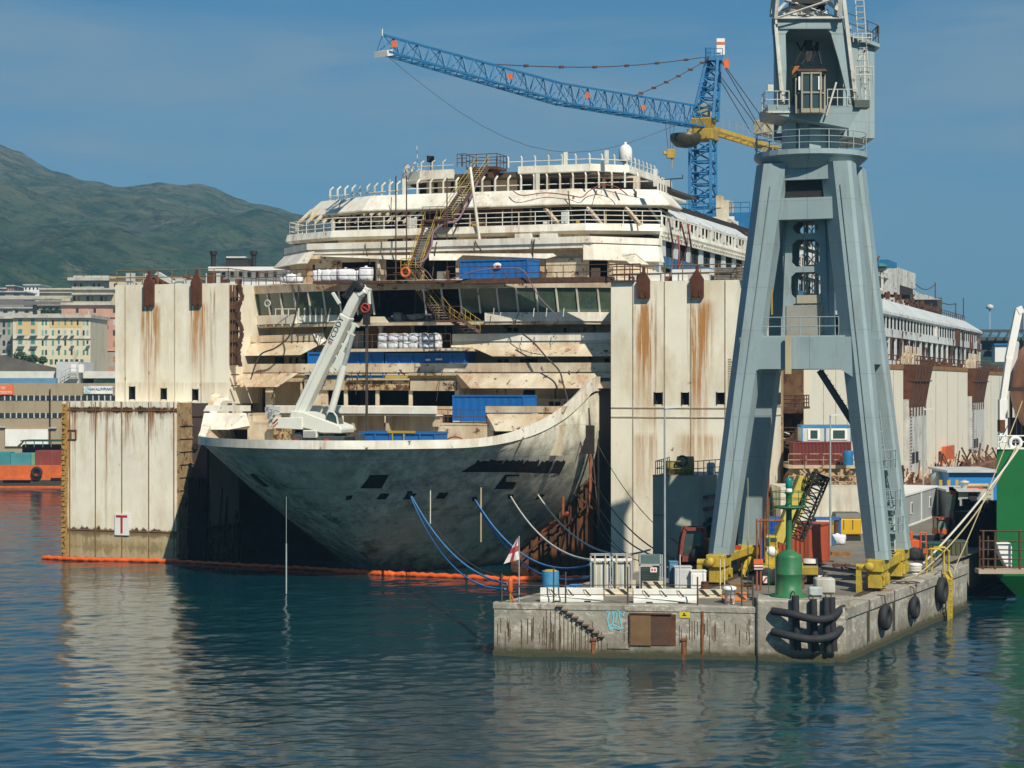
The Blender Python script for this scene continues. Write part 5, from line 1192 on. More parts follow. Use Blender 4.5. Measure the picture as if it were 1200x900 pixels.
# lower rusty ledge along the towers
t = ship_thing('tower_ledge', 'rust streaked ledge with stubby cream posts along the foot of the aft towers', 'ledge', U1, 40, 0)
b = MB(); b.box(.2, 42, 0, 3.2, 160, 3.6); b.xf(lambda x, y, z: S2W(U1+x, y, z)).build('ledge', M('ledge_rust', (.20,.10,.05), rough=.9, var=.6, vs=.7, streak=1.2, rust=.8), t, True)
b = MB()
for k in range(44): y = 44+k*2.5; b.cbox(1.2+random.uniform(-.5, .5), y, 3.6, .22, .3, random.uniform(.6, 1.6)); 
for k in range(14): y = 46+k*8; b.beam((1, y, 3.7), (1.6, y+2, 5.2), .12)
b.xf(lambda x, y, z: S2W(U1+x, y, z)).build('stub_post', CREAM, t, True)
b = MB()
for k in range(60): y = random.uniform(44, 155); b.beam((random.uniform(.3, 3), y, 3.6), (random.uniform(.3, 3), y+random.uniform(-2, 2), random.uniform(4, 6.5)), random.uniform(.08, .25))
b.xf(lambda x, y, z: S2W(U1+x, y, z)).build('ledge_scrap', RPLATE, t, True)
b = MB(); y = ST(1099, U1); b.xf; b.box(.5, y, 4.4, 1, y+9, 6.8); b.xf(lambda x, y, z: S2W(U1+x, y, z)); tag(b.build('orange_crate', ORANGE), 'orange box on the ledge below the wide pale tower', 'crate')
# gap between right tower and next: dark rusty recess with cables
t = ship_thing('tower_gap', 'rusty dark gap full of hanging pipes between the right tower and the next one', 'recess', 28, 4.6, 0)
b = MB(); b.box(18, 12.5, 5, 28.2, 12.7, 17); b.xf(S2W).build('back_plate', M('gap_rust', (.16,.09,.045), rough=.9, var=.6, vs=.8, rust=.9), t, True)
b = MB(); b.box(22.5, 12.2, 6, 26.4, 12.3, 16.2); b.xf(S2W).build('dark_opening', BLACK, t, True)
b = MB()
for k in range(16): u = random.uniform(19.5, 28.4); tt = random.uniform(6, 12); b.tube((u, tt, 5), (u+random.uniform(-.4, .4), tt, random.uniform(12, 17)), random.uniform(.05, .18), 6)
for k in range(10): u = 21+k*.7; b.cbox(u, 10+random.random(), 8+random.random()*7, .5, .4, random.uniform(.3, 1))
b.xf(S2W).build('pipework', RPLATE, t, True)
b = MB(); b.rail([(25.5, 6, 13), (28.8, 6, 13), (28.8, 12, 13)], 1, 1, .05, 3); b.box(25, 6, 12.8, 28.9, 12, 13); b.rail([(25.5, 6, 10.2), (28.8, 6, 10.2), (28.8, 12, 10.2)], 1, 1, .05, 3); b.box(25, 6, 10, 28.9, 12, 10.2); b.xf(S2W).build('platform', RSTEEL, t, True)
for k in range(3):
    b = MB(); b.sweep([S2W(24+k*.5, 8, 15.5), S2W(25+k*.3, 7, 12.5-k*.6), S2W(26.5+k*.3, 7, 11.2-k*.7), S2W(28, 7.5, 10.6-k*.6)], .07, 5); b.build('cable', ROPEW, t, True)

# ================================================================ things on the ship
def container(name, label, L, W, Hh, mat, loc, rot, group=None, cat='container', door=None, frame=None, open_top=False, ribs=None, cor=.05, door_front=False):
    t = thing(name, label, cat, loc, rot, group)
    n = ribs or int(L/.28); b = MB()
    def wave(x0, y0, x1, y1, nx, ny, m):
        vs = []; k = m*2
        for i in range(k+1):
            s = i/k; o = cor if (i//1) % 2 else 0; vs += [(lerp(x0, x1, s)+nx*o, lerp(y0, y1, s)+ny*o, .12), (lerp(x0, x1, s)+nx*o, lerp(y0, y1, s)+ny*o, Hh-.12)]
        b.add(vs, [(2*i, 2*i+2, 2*i+3, 2*i+1) for i in range(k)])
    wave(-L/2+.06, -W/2+.06, L/2-.06, -W/2+.06, 0, -1, n); wave(-L/2+.06, W/2-.06, L/2-.06, W/2-.06, 0, 1, n)
    wave(-L/2+.06, -W/2+.06, -L/2+.06, W/2-.06, -1, 0, int(W/.28)); wave(L/2-.06, -W/2+.06, L/2-.06, W/2-.06, 1, 0, int(W/.28))
    if not open_top: b.box(-L/2+.05, -W/2+.05, Hh-.1, L/2-.05, W/2-.05, Hh-.02)
    b.box(-L/2+.05, -W/2+.05, .05, L/2-.05, W/2-.05, .12)
    b.build('body', mat, t)
    b = MB(); e = .13
    for x in (-L/2, L/2-e):
        for y in (-W/2-.03, W/2-e+.03): b.box(x, y, 0, x+e, y+e, Hh)
    for z in (0, Hh-e):
        for y in (-W/2-.03, W/2-e+.03): b.box(-L/2+e, y, z, L/2-e, y+e, z+e)
        for x in (-L/2, L/2-e): b.box(x, -W/2+e-.03, z, x+e, W/2-e+.03, z+e)
    b.build('corner_frame', frame or mat, t)
    if door is not None:
        s_ = door; x = s_*(L/2+.02); d = MB()
        for y0, y1 in ((-W/2+.12, -.02), (.02, W/2-.12)): d.box(min(x, x+s_*.05), y0, .15, max(x, x+s_*.05), y1, Hh-.15)
        dd = d.build('door', mat, t)
        d = MB(); [d.tube((x+s_*.09, y, .1), (x+s_*.09, y, Hh-.1), .025, 6) for y in (-W*.36, -W*.13, W*.13, W*.36)]; d.build('lock_bar', LGREY, dd)
    return t
def skip(name, label, px0, px1, py0, py1, t, W, group=None, stripe=None, mat=BLUEC, ribs=6):
    """long blue open box placed by its photo extent on plane t of the ship"""
    u0, u1 = SU(px0, t), SU(px1, t); z0, z1 = SZ(py1, (u0+u1)/2, t), SZ(py0, (u0+u1)/2, t); L = u1-u0; Hh = z1-z0
    th = ship_thing(name, label, 'container', (u0+u1)/2, t+W/2, z0, group)
    b = MB()
    for x0, y0, x1, y1 in ((-L/2, -W/2, L/2, -W/2+.06), (-L/2, W/2-.06, L/2, W/2), (-L/2, -W/2, -L/2+.06, W/2), (L/2-.06, -W/2, L/2, W/2)): b.box(x0+.02, y0+.02, .1, x1-.02, y1-.02, Hh-.05)
    b.box(-L/2+.1, -W/2+.1, .02, L/2-.1, W/2-.1, .1); b.build('body', mat, th)
    b = MB()
    for k in range(ribs+1): x = -L/2+.06+k*(L-.12)/ribs; b.box(x-.06, -W/2-.09, .05, x+.06, -W/2+.01, Hh)
    b.box(-L/2, -W/2-.1, Hh-.16, L/2, -W/2+.05, Hh); b.box(-L/2, W/2-.05, Hh-.16, L/2, W/2+.1, Hh); b.box(-L/2-.05, -W/2, Hh-.16, -L/2+.06, W/2, Hh); b.box(L/2-.06, -W/2, Hh-.16, L/2+.05, W/2, Hh); b.build('rim_and_ribs', mat, th)
    if stripe: b = MB(); b.box(-L/2, -W/2-.12, 0, L/2, -W/2, .22); b.build('yellow_base_rail', OCHRE, th)
    return th, L, Hh
g = 'blue containers on the wreck'
skip('open_container', 'low blue waste skip directly behind the white crane boom, below the bags', 361, 450, 412.5, 443, -9.2, 2.4, g)
th, L, Hh = skip('open_container', 'blue waste skip with yellow base stripe under the stacked white bags', 452, 545, 413.5, 443, -9.2, 2.4, g, True)
b = MB(); b.box(.1, -1.32, 1.45, .5, -1.29, 1.62); b.box(1.0, -1.32, 1.5, 1.6, -1.29, 1.65); b.build('number_plate', WPLAIN, th)
th, L, Hh = skip('open_container', 'low blue skip in front on the foredeck, right of the crane chassis', 422, 511, 506, 525, -24, 2.4, g, ribs=5)
b = MB(); [b.box(x, -1.34, 0, x+.1, -1.3, Hh+.05) for x in (-.45, .5)]; b.box(-.8, -1.36, Hh-.1, 1.5, -1.3, Hh+.08); b.build('yellow_lifting_frame', YRAIL, th)
g2 = 'blue closed containers on the wreck'
def cont_px(name, label, px0, px1, py0, py1, t, W, door=None, rot=0, endw=0, **k):
    u0, u1 = SU(px0, t), SU(px1, t); z0, z1 = SZ(py1, (u0+u1)/2, t), SZ(py0, (u0+u1)/2, t)
    return container(name, label, u1-u0, W, z1-z0, BLUEC, S2W((u0+u1)/2, t+W/2, z0), -A20+rot, g2, door=door, **k)
c1 = cont_px('closed_container', 'blue container with a white emblem, high on the walkway in front of the upper cabins', 538, 621, 304, 330.5, -8.5, 2.44, -1, rot=radians(-4), cor=.025, ribs=10)
b = MB(); random.seed(9)
b.lathe((0, 0, 0), [(0, 0), (.34, .0), (.30, .03), (0, .03)], 9); b.v = [(.4+v[0]*1.2, -1.32-v[2], 1.35+v[1]*.8) for v in b.v]; b.build('painted_emblem', WPLAIN, c1)
b = MB(); b.lathe((0, 0, 0), [(0, 0), (.14, .0), (.14, .02), (0, .02)], 9); b.v = [(.5+v[0]*1.3, -1.36-v[2], 1.28+v[1]*.8) for v in b.v]; b.build('painted_emblem_centre', REDP, c1)
cont_px('closed_container', 'blue container with ribbed door end on the deck left of the right bow sweep', 530, 617, 463, 493.5, -15.5, 2.44, -1, rot=radians(-5), cor=.03, ribs=9)

# white bulk bags
def bag_mesh():
    bm = bmesh.new(); bmesh.ops.create_cube(bm, size=1); bmesh.ops.subdivide_edges(bm, edges=bm.edges, cuts=3, use_grid_fill=True)
    for v in bm.verts:
        q = v.co.copy(); r = max(abs(q.x), abs(q.y), abs(q.z)); s = q.normalized()*.62; v.co = q.lerp(s, .35)+Vector((random.gauss(0, .028), random.gauss(0, .028), random.gauss(0, .028)))
        v.co.z += .5
    for f in bm.faces: f.smooth = True
    me = bpy.data.meshes.new('bulk_bag'); bm.to_mesh(me); bm.free(); me.materials.append(TARP); return me
def tie_mesh():
    bm = bmesh.new(); bmesh.ops.create_cone(bm, segments=8, radius1=.16, radius2=.10, depth=.3)
    bmesh.ops.translate(bm, verts=bm.verts, vec=(0, 0, .98)); me = bpy.data.meshes.new('bag_neck'); bm.to_mesh(me); bm.free(); me.materials.append(TARP); return me
bags = [bag_mesh() for _ in range(4)]; ties = tie_mesh()
def bag(label, group, u, t, z, sx=1, sz=1, k=0):
    o = bpy.data.objects.new('bulk_bag', bags[k % 4]); COL.objects.link(o); o.location = S2W(u, t, z); o.scale = (sx, sx, sz); o.rotation_euler = (0, 0, -A20+random.uniform(-.2, .2)); tag(o, label, 'bag', group)
    c = bpy.data.objects.new('bag_neck', ties); COL.objects.link(c); c.parent = o
n_ = 6; ua, ub = SU(457, -7), SU(528, -7); w_ = (ub-ua)/n_
ord_ = ['first', 'second', 'third', 'fourth', 'fifth', 'sixth']
for r in range(2):
    for i in range(n_): bag('white bulk bag, %s from left in the %s row of the middle deck stack' % (ord_[i], 'bottom' if r == 0 else 'top'), 'white bags stacked on the middle deck', ua+w_*(i+.5), -9.25, 18.0+r*.62, w_*.98, .66, i+r)
for i, (x, sx, sz) in enumerate(((334, .7, .5), (342, .8, .7), (350, .7, .45), (374, .95, 1.0), (384, .95, 1.0), (393.5, .9, 1.0), (405, 1.2, 1.05), (414, 1.0, .9), (429, 1.1, 1.15))):
    bag('white bulk bag on the bridge roof walkway, %s from the left' % ['first', 'second', 'third', 'fourth', 'fifth', 'sixth', 'seventh', 'eighth', 'last'][i], 'white bags on the bridge roof', SU(x, -8.4), -8.4, 23.85, sx, sz, i)

# radar dome
c = fpts([(733, 190, 12)])[0]; t = ship_thing('radar_dome', 'white radar dome on a short post at the right end of the top deck', 'radar dome', c[0], c[1], 34)
b = MB(); z = SZ(188, c[0], 12)-34; b.lathe((0, 0, 0), [(.55, z), (.62, z+.15), (.62, z+.85), (.55, z+1.15), (.35, z+1.4), (.12, z+1.5), (.1, z+1.7), (0, z+1.72)], 20); b.build('dome', WPLAIN, t)
b = MB(); b.tube((0, 0, 0), (0, 0, z), .28, 10); b.lathe((0, 0, 0), [(.5, z-.12), (.6, z-.02)], 16); b.build('pedestal', WPLAIN, t)
# floodlight
c = fpts([(505, 203, 9)])[0]; t = ship_thing('floodlight', 'black square floodlight on a thin post on the top left deck', 'floodlight', c[0], c[1], 34.2)
b = MB(); z = SZ(190, c[0], 9)-34.2; b.tube((0, 0, 0), (0, 0, z), .06); b.build('post', BLACK, t)
b = MB(); b.hexa([(-.35, -.15, z), (.3, -.15, z-.05), (.3, .15, z-.05), (-.35, .15, z), (-.4, -.1, z+.62), (.25, -.1, z+.57), (.25, .2, z+.57), (-.4, .2, z+.62)]); b.build('lamp_head', BLACK, t)
# masts
for (x0, y0, x1, y1, tt, r, m, nm, lb) in ((562, 282, 551, 196, -1.6, .14, WHITE, 'pole', 'leaning white pole beside the brown stair tower'), (490, 203, 488.5, 171, 9, .03, WHITE, 'whip_aerial', 'thin white whip aerial left of the floodlight'), (542, 195, 541.5, 182, 8, .05, BLACK, 'pole', 'short dark pole left of the brown stair head'), (457, 226, 457, 210, 3, .05, WHITE, 'pole', 'thin white pole at the left break of the upper deck screen')):
    b = MB(); a_, c_ = fpts([(x0, y0, tt)])[0], fpts([(x1, y1, tt)])[0]; b.tube(a_, c_, r, 6)
    if x0 == 542: b.beam((c_[0]-.25, c_[1], c_[2]), (c_[0]+.25, c_[1], c_[2]), .06)
    T(b, nm, m, lb, 'pole' if nm == 'pole' else 'aerial')
t0 = 14; b = MB(); q = lambda x, y: fpts([(x, y, t0)])[0]; b.tube(q(786, 234), q(786, 211), .06); b.tube(q(774.5, 210.5), q(800, 209), .06); b.tube(q(774.5, 210.5), q(774, 207), .05); b.tube(q(800, 209), q(800, 205), .05); T(b, 'antenna', BLACK, 'forked dark antenna between radar dome and blue crane mast', 'antenna')
b = MB(); q = lambda x, y, t=9: (SU(x, t), t, SZ(y, SU(x, t), t)); b.beam(q(771, 236), q(789, 237), .18); b.beam(q(774, 237), q(779, 248), .16); b.beam(q(788, 238), q(779, 248), .16); b.beam(q(779, 248), q(783, 256), .16); T(b, 'steel_bracket', RSTEEL, 'brown triangular steel bracket right of the slanted white band', 'bracket')
# brown access stairs
t = ship_thing('access_stair', 'long brown zigzag site stairway with yellow handrails climbing the front of the ship', 'stairway', SU(500, -6), -6, 20)
LT = [(566, 196, 5.0), (523, 258, -1.6), (505, 262, -3.2), (486, 318, -6.0), (480, 322, -7), (521, 374, -12.3), (533, 374, -12.3), (556, 390, -11.5)]
W3 = [Vector(q) for q in fpts(LT)]
for i, (a, c, w_) in enumerate(((0, 1, 1.1), (2, 3, 1.1), (4, 5, 1.0), (6, 7, 1.0))):
    A, B = W3[a], W3[c]; b = MB(); ox = Vector((w_/2, 0, 0)) if i < 2 else Vector((0, w_/2, 0)) if False else Vector((w_/2, 0, 0))
    for s_ in (-1, 1): b.beam(A+ox*s_, B+ox*s_, .1, .28)
    b.xf(S2W).build('stringer', RSTEEL, t, True)
    n_ = max(4, int(abs(A.z-B.z)/.22)); b = MB()
    for k in range(n_): p = A.lerp(B, (k+.5)/n_); b.box(p.x-w_/2, p.y-.14, p.z-.02, p.x+w_/2, p.y+.14, p.z+.03)
    b.xf(S2W).build('tread', M('tread_steel', (.28,.24,.20), rough=.7), t, True)
    b = MB()
    for s_ in (-1, 1):
        for h in (.55, 1.05): b.tube(A+ox*s_+Vector((0, 0, h)), B+ox*s_+Vector((0, 0, h)), .026, 5)
        for k in range(5): p = A.lerp(B, k/4)+ox*s_; b.tube(p, p+Vector((0, 0, 1.05)), .022, 5)
    b.xf(S2W).build('handrail', YRAIL, t, True)
for i, (a, c) in enumerate(((1, 2), (3, 4), (5, 6))):
    A, B = W3[a], W3[c]; x0, x1 = min(A.x, B.x)-.6, max(A.x, B.x)+.7; y0, y1 = min(A.y, B.y)-.5, max(A.y, B.y)+.5
    b = MB(); b.box(x0, y0, A.z-.25, x1, y1, A.z-.08); b.xf(S2W).build('landing', RSTEEL, t, True)
    b = MB(); b.rail([(x0, y0, A.z-.08), (x1, y0, A.z-.08)], 1.1, .8, .03); b.xf(S2W).build('landing_rail', YRAIL if i == 1 else RSTEEL, t, True)
    if i == 0:
        b = MB(); [b.tube((x, y, 28.4), (x, y, A.z-.1), .07) for x in (x0, x1) for y in (y0, y1)]; b.beam((x0, y0, A.z-.3), (x1, y1, A.z-3), .07); b.xf(S2W).build('support', RSTEEL, t, True)
a, c = fpts([(551, 189, 6)])[0], fpts([(587, 194, 6)])[0]
b = MB(); b.box(a[0], 5, 34.6, c[0], 7.5, 34.85); b.box(a[0]+.3, 5.2, 34.2, a[0]+.6, 7, 34.6); b.box(c[0]-1, 5.2, 33.9, c[0]-.5, 7, 34.6); b.xf(S2W).build('top_platform', RPLATE, t, True)
b = MB(); b.rail([(a[0], 7.5, 34.85), (a[0], 5, 34.85), (c[0], 5, 34.85), (c[0], 7.5, 34.85), (a[0], 7.5, 34.85)], 1.15, .9, .035, 2); b.rail([(a[0]-.9, 5, 34.9), (a[0], 5, 34.9)], 1.2, .45, .035, 3); b.xf(S2W).build('top_railing', RSTEEL, t, True)
b = MB(); [b.tube((x, y, 24), (x, y, 33), .06) for x, y in ((W3[3].x-.6, -6.4), (W3[3].x-.6+2.6, -3.5), (W3[3].x-1.6, -6.4))]; [b.box(W3[3].x-1.8, -6.5, z, W3[3].x-.5, -6.4, z+.05) for z in (24.6, 25.6, 26.6, 27.6)]; b.xf(S2W).build('scaffold_tube', RSTEEL, t, True)
T(drape('', [(560, 212, 1.5), (551, 232, -.5), (543, 247, -1.6), (535, 259, -2.6), (521, 262, -3.4), (508, 272, -4), (505, 290, -5), (497, 305, -6.5), (487, 308, -6.8)], 0, .1), 'hose', HOSE, 'thick purple hose bundle following the brown stairway down', 'hose')
b = MB(); c = fpts([(475, 319, -12.3)])[0]; b.ring(c, .36, .11, 'y', 18, 8); T(b, 'lifebuoy', ORANGE, 'orange lifebuoy on the stair landing above the bridge', 'lifebuoy')

# ---------------------------------------------------------------- white telescopic crane on the foredeck
TT = -25.0
cq = fpts([(375, 523, TT)])[0]
t = ship_thing('mobile_crane', 'white telescopic mobile crane with dark grey chassis on the foredeck, boom raised to the right', 'crane', cq[0], TT, 9.4)
CW = M('crane_cream_white', (.66,.68,.62), rough=.4, var=.08, dirt=.35, dcol=(.4,.38,.3), bump=.01); CGR = M('crane_dark_grey', (.06,.075,.085), rough=.5, var=.2, vs=2, dirt=.3)
def L(pts, tt=TT): return [(p[0], p[1], p[2]) for p in fpts([(x, y, tt) for x, y in pts])]
b = MB(); fb('', 343, 402, 511, 523, TT, 2.6, 0, mb=b); fb('', 344, 352, 507, 512, TT+.1, 2.3, 0, mb=b); fb('', 378, 392, 508.5, 512, TT+.1, 2.3, 0, mb=b); fb('', 415, 422, 508, 523, TT+.1, 2.3, 0, mb=b); b.xf(S2W).build('chassis', CGR, t, True, bevel=.05)
b = MB(); fb('', 402, 416, 512, 516, TT+.3, 2, 0, mb=b); fb('', 404, 408, 516, 522, TT+.2, .4, 0, mb=b); fb('', 410, 414, 516, 522, TT+.2, .4, 0, mb=b); b.xf(S2W).build('underframe', RUBBER, t, True)
for x0 in (345, 380): b = MB(); fb('', x0, x0+5, 514, 516.5, TT-.06, .08, 0, mb=b); b.xf(S2W).build('tail_light', REDP, t, True)
for x in (396, 408, 418):
    c = fpts([(x, 520, TT-.05)])[0]; b = MB(); b.lathe((0, 0, 0), [(.18, 0), (.3, .05), (.58, .05), (.62, .12), (.62, .4), (0.1, .45)], 18); b.v = [(c[0]+v[0], c[1]+v[2], 9.4+.62+v[1]) for v in b.v]; wq = b.xf(S2W).build('wheel', RUBBER, t, True)
b = MB(); fb('', 355, 371, 504, 513, TT-.15, 1.2, 0, mb=b); b.xf(S2W).build('engine_grille', CW, t, True, bevel=.03)
b = MB(); [fb('', 356, 370, 505.2+k*1.4, 505.8+k*1.4, TT-.2, .08, 0, mb=b) for k in range(5)]; b.xf(S2W).build('grille_slat', LGREY, t, True)
# superstructure: counterweight, body wedge
b = MB(); b.extr(L([(320, 489.5), (342, 489.5), (354, 489), (354, 503.5), (334, 502.5), (320, 502)], TT-.2), (0, 2.8, 0)); b.xf(S2W).build('counterweight', CW, t, True, bevel=.04)
b = MB(); [b.extr(L([(x, 495), (x+4, 490.5), (x+4, 492), (x, 496.8)], TT-.24), (0, .03, 0)) for x in (320.3, 321)]; [b.extr(L([(320.3, y+3.5), (325.5, y-1.5), (325.5, y), (320.3, y+5)], TT-.24), (0, .03, 0)) for y in (492, 496)]; b.xf(S2W).build('warning_stripe', REDP, t, True)
b = MB(); b.extr(L([(340, 481), (356, 483), (366, 487), (398, 499), (400, 503), (399, 508), (376, 507.5), (362, 503), (352, 501), (340, 489.5)], TT-.1), (0, 2.5, 0)); b.xf(S2W).build('superstructure', CW, t, True, bevel=.06)
b = MB(); random.seed(8)
for k in range(18): c = fpts([(random.uniform(314, 325), random.uniform(478, 492), TT+.4)])[0]; b.cbox(c[0], c[1], c[2], .3, .5, .3)
b.beam(fpts([(317, 478, TT+.5)])[0], fpts([(317, 500, TT+.5)])[0], .2); b.xf(S2W).build('winch', LGREY, t, True)
b = MB(); b.extr(L([(386, 482), (391, 484), (394, 489), (395.5, 497), (381, 492), (383, 487)], TT+.3), (0, 1.1, 0)); b.xf(S2W).build('cab_glass', GLASSB, t, True)
b = MB(); pth = [(384, 481.5), (391, 483), (394.6, 488), (396.3, 498)]
for a_, c_ in zip(pth[:-1], pth[1:]): b.beam(L([a_], TT+.25)[0], L([c_], TT+.25)[0], .1)
b.xf(S2W).build('cab_frame', CW, t, True)
# boom: sections from root (350,480) to tip (425,341)
R0 = Vector(L([(352, 484)], TT+1.1)[0]); R1 = Vector(L([(421, 341)], TT+1.1)[0]); dr = R1-R0
b = MB(); b.beam(R0-dr*.03, R0+dr*.80, .95, .98, up=(0, 1, 0)); b.xf(S2W).build('boom_base_section', CW, t, True, bevel=.08)
b = MB(); b.beam(R0+dr*.80, R0+dr*.985, .75, .78, up=(0, 1, 0)); b.xf(S2W).build('boom_inner_section', CW, t, True, bevel=.06)
nrm = Vector((dr.z, 0, -dr.x)).normalized()
b = MB(); Q = R0+dr*.5+nrm*.85; b.beam(R0+dr*.38+nrm*.9, R0+dr*.78+nrm*.9, .25, .3); b.beam(R0+dr*.42+nrm*1.15, R0+dr*.55+nrm*1.15, .3, .5); [b.beam(R0+dr*k+nrm*.6, R0+dr*(k)+nrm*1.3, .12) for k in (.4, .5, .6, .7, .77)]; b.xf(S2W).build('folding_jib', CW, t, True)
b = MB(); e = R0+dr*.985; b.beam(e, L([(428, 338)], TT+1.1)[0], .9, .8); b.beam(L([(414, 334)], TT+1.1)[0], L([(433, 342)], TT+1.1)[0], .7, .45); b.beam(L([(432, 341)], TT+1.1)[0], L([(433, 357)], TT+1.1)[0], .25, .2); b.xf(S2W).build('boom_head', CW, t, True, bevel=.04)
b = MB(); c = L([(420, 336)], TT+.6)[0]; b.lathe((0, 0, 0), [(.1, 0), (.42, 0), (.42, .3), (.1, .3)], 14); b.v = [(c[0]+v[0], c[1]+v[2], c[2]+v[1]) for v in b.v]; b.beam(L([(404, 349)], TT+1.1)[0], L([(418, 333)], TT+1.1)[0], .35, .5); [b.cbox(*L([(408+k*2, 349-k*3)], TT+.7)[0], .3, .4, .5) for k in range(5)]; b.xf(S2W).build('head_sheave', BLACK, t, True)
b = MB(); b.beam(L([(398, 356)], TT+.6)[0], L([(390, 343)], TT+.6)[0], .25, .2); b.xf(S2W).build('wind_arm', CW, t, True)
b = MB(); p0 = Vector(L([(385, 494)], TT+1.1)[0]); p1 = Vector(L([(404, 425)], TT+1.1)[0]); p2 = Vector(L([(413, 392)], TT+1.1)[0]); b.tube(p0, p0.lerp(p1, .95), .28, 12); b.xf(S2W).build('luffing_cylinder', CW, t, True)
b = MB(); b.tube(p0.lerp(p1, .95), p2, .2, 10); b.xf(S2W).build('cylinder_rod', GALV, t, True)
ang = math.atan2(dr.z, dr.x)
def on_boom(name, s_, size, frac, off, mt):
    o = text(name, s_, size, (0, 0, 0), (0, 0, 0), mt, t, .01); p = R0+dr*frac+nrm*off; p.y = TT+1.1-.51
    x = Vector((cos(ang), 0, sin(ang))); o.matrix_local = Matrix(((x.x, -x.z, 0, p.x-cq[0]), (0, 0, -1, p.y-TT), (x.z, x.x, 0, p.z-9.4), (0, 0, 0, 1)))
on_boom('lettering', 'TCDDY', .62, .68, -.12, BLACK); on_boom('emblem', '8', .5, .575, -.1, REDP)
b = MB(); b.beam(R0+dr*.02+nrm*-.1+Vector((0, -.49, 0)), R0+dr*.78+nrm*-.1+Vector((0, -.49, 0)), .02, .08); b.xf(S2W).build('boom_edge_line', LGREY, t, True)
b = MB(); c = L([(395, 441)], TT+.38)[0]; b.box(c[0]-.1-2.5*.0, c[1]-.0, c[2]-.5, c[0]+.2, c[1]+.02, c[2]+.3); 
hk = L([(429, 342), (429.5, 358), (429, 520)], TT+1.1)
b = MB(); b.tube(hk[0], hk[2], .06, 6); b.tube((hk[0][0]+.15, hk[0][1], hk[0][2]), (hk[2][0]+.1, hk[2][1], hk[2][2]), .05, 6); b.xf(S2W).build('hoist_rope', ROPED, t, True)
b = MB(); c = hk[1]; b.lathe((0, 0, 0), [(.02, 0), (.42, .0), (.42, .25), (.02, .25)], 16); b.v = [(c[0]+v[0], c[1]-.2+v[2], c[2]-.2+v[1]) for v in b.v]; b.cbox(c[0], c[1], c[2]-1.5, .45, .4, 1.0); hb = b.xf(S2W).build('hook_block', BLACK, t, True)
b = MB(); b.ring((c[0], c[1]-.24, c[2]-.2), .33, .07, 'y', 16, 5); b.beam((c[0]-.3, c[1]-.25, c[2]+.0), (c[0]+.3, c[1]-.25, c[2]-.45), .12, .05); b.xf(S2W).build('hook_sign', REDP, t, True)

# ================================================================ blue tower crane on the ship
ut, tt = 9.5, 49.0
t = ship_thing('tower_crane', 'blue lattice tower crane with yellow slewing ring and counter jib standing on the ship', 'tower crane', ut, tt, 31.5)
B0 = Vector(S2W(ut, tt, 0)); zr = H-(163-450)*B0.y/F
b = MB(); b.truss((B0.x, B0.y, 32), (B0.x, B0.y, zr), 2.35, 2.35, 8, .16, up=(.342, .94, 0)); b.build('mast', CRBLUE, t, True)
b = MB(); b.box(-4.2, -3, 31.4, 6, 4, 33.6); b.rail([(-4.2, -3, 33.6), (6, -3, 33.6)], 1.1, 1, .05); b.xf(lambda x, y, z: S2W(ut+x, tt+y, z)).build('base_frame', CRBLUE, t, True)
b = MB(); [b.box(x, -3.06, 32.3, x+w_, -3.01, 33.2) for x, w_ in ((-3, .9), (-.9, .7), (1.2, 1.2), (3.6, .7))]; b.xf(lambda x, y, z: S2W(ut+x, tt+y, z)).build('notice_board', WPLAIN, t, True)
b = MB(); b.beam((B0.x, B0.y, zr-.2), (B0.x, B0.y, zr+1.0), 2.9, 2.9, up=(.342, .94, 0)); b.beam((B0.x, B0.y, zr+1.0), (B0.x, B0.y, zr+2.2), 2.0, 2.0, up=(.342, .94, 0), w2=2.6, h2=2.6); b.build('slewing_ring', OCHRE, t, True, bevel=.08)
zj = H-(150-450)*B0.y/F
TIPp = Vector(P(448, 61, 169.5)); RO = Vector((B0.x, B0.y, zj)); D = (TIPp-RO); Dh = D.normalized()
mid = RO+D*.5+Vector((0, 0, -.9))
b = MB(); b.truss(RO+Dh*1.0, mid, 1.5, 2.3, 17, .09, tri=True, rb=.055, h2=2.0); b.truss(mid, TIPp, 1.5, 2.0, 17, .09, tri=True, rb=.05, h2=1.5, w2=1.3); b.build('jib', CRBLUE, t, True)
b = MB(); b.beam(TIPp+Dh*.2-Vector((0, 0, .2)), TIPp-Dh*.6, 1.4, .5); b.tube(TIPp+Vector((0, 0, 1.4)), TIPp+Vector((0, 0, 2.0)), .05); b.build('jib_tip', WPLAIN, t, True)
for f_, in ((.23,), (.42,), (.66,), (.97,)):
    p = RO+D*(1-f_ if False else f_)+Vector((0, 0, -.5*4*f_*(1-f_)+.5)); b = MB(); b.box(p.x-.25, p.y-.9, p.z+.1, p.x+.25, p.y-.8, p.z+.65); b.build('jib_marker', ORANGE, t, True)
cd = -Vector((Dh.x, Dh.y, 0)).normalized(); CE = RO+cd*17.5+Vector((0, 0, -.6))
b = MB(); side = Vector((cd.y, -cd.x, 0))
for s_ in (-1, 1): b.beam(RO+side*s_*.8+cd*1, CE+side*s_*.8, .25, .45)
for k in range(10): p = (RO+cd).lerp(CE, k/9); b.beam(p-side*.8, p+side*.8, .15)
b.build('counter_jib', OCHRE, t, True)
b = MB(); pr = [tuple(RO+cd*3+side*.9+Vector((0, 0, .4))), tuple(CE+side*.9+Vector((0, 0, .4)))]; b.rail(pr, 1.0, 1.6, .03); b.build('walkway_rail', GALV, t, True)
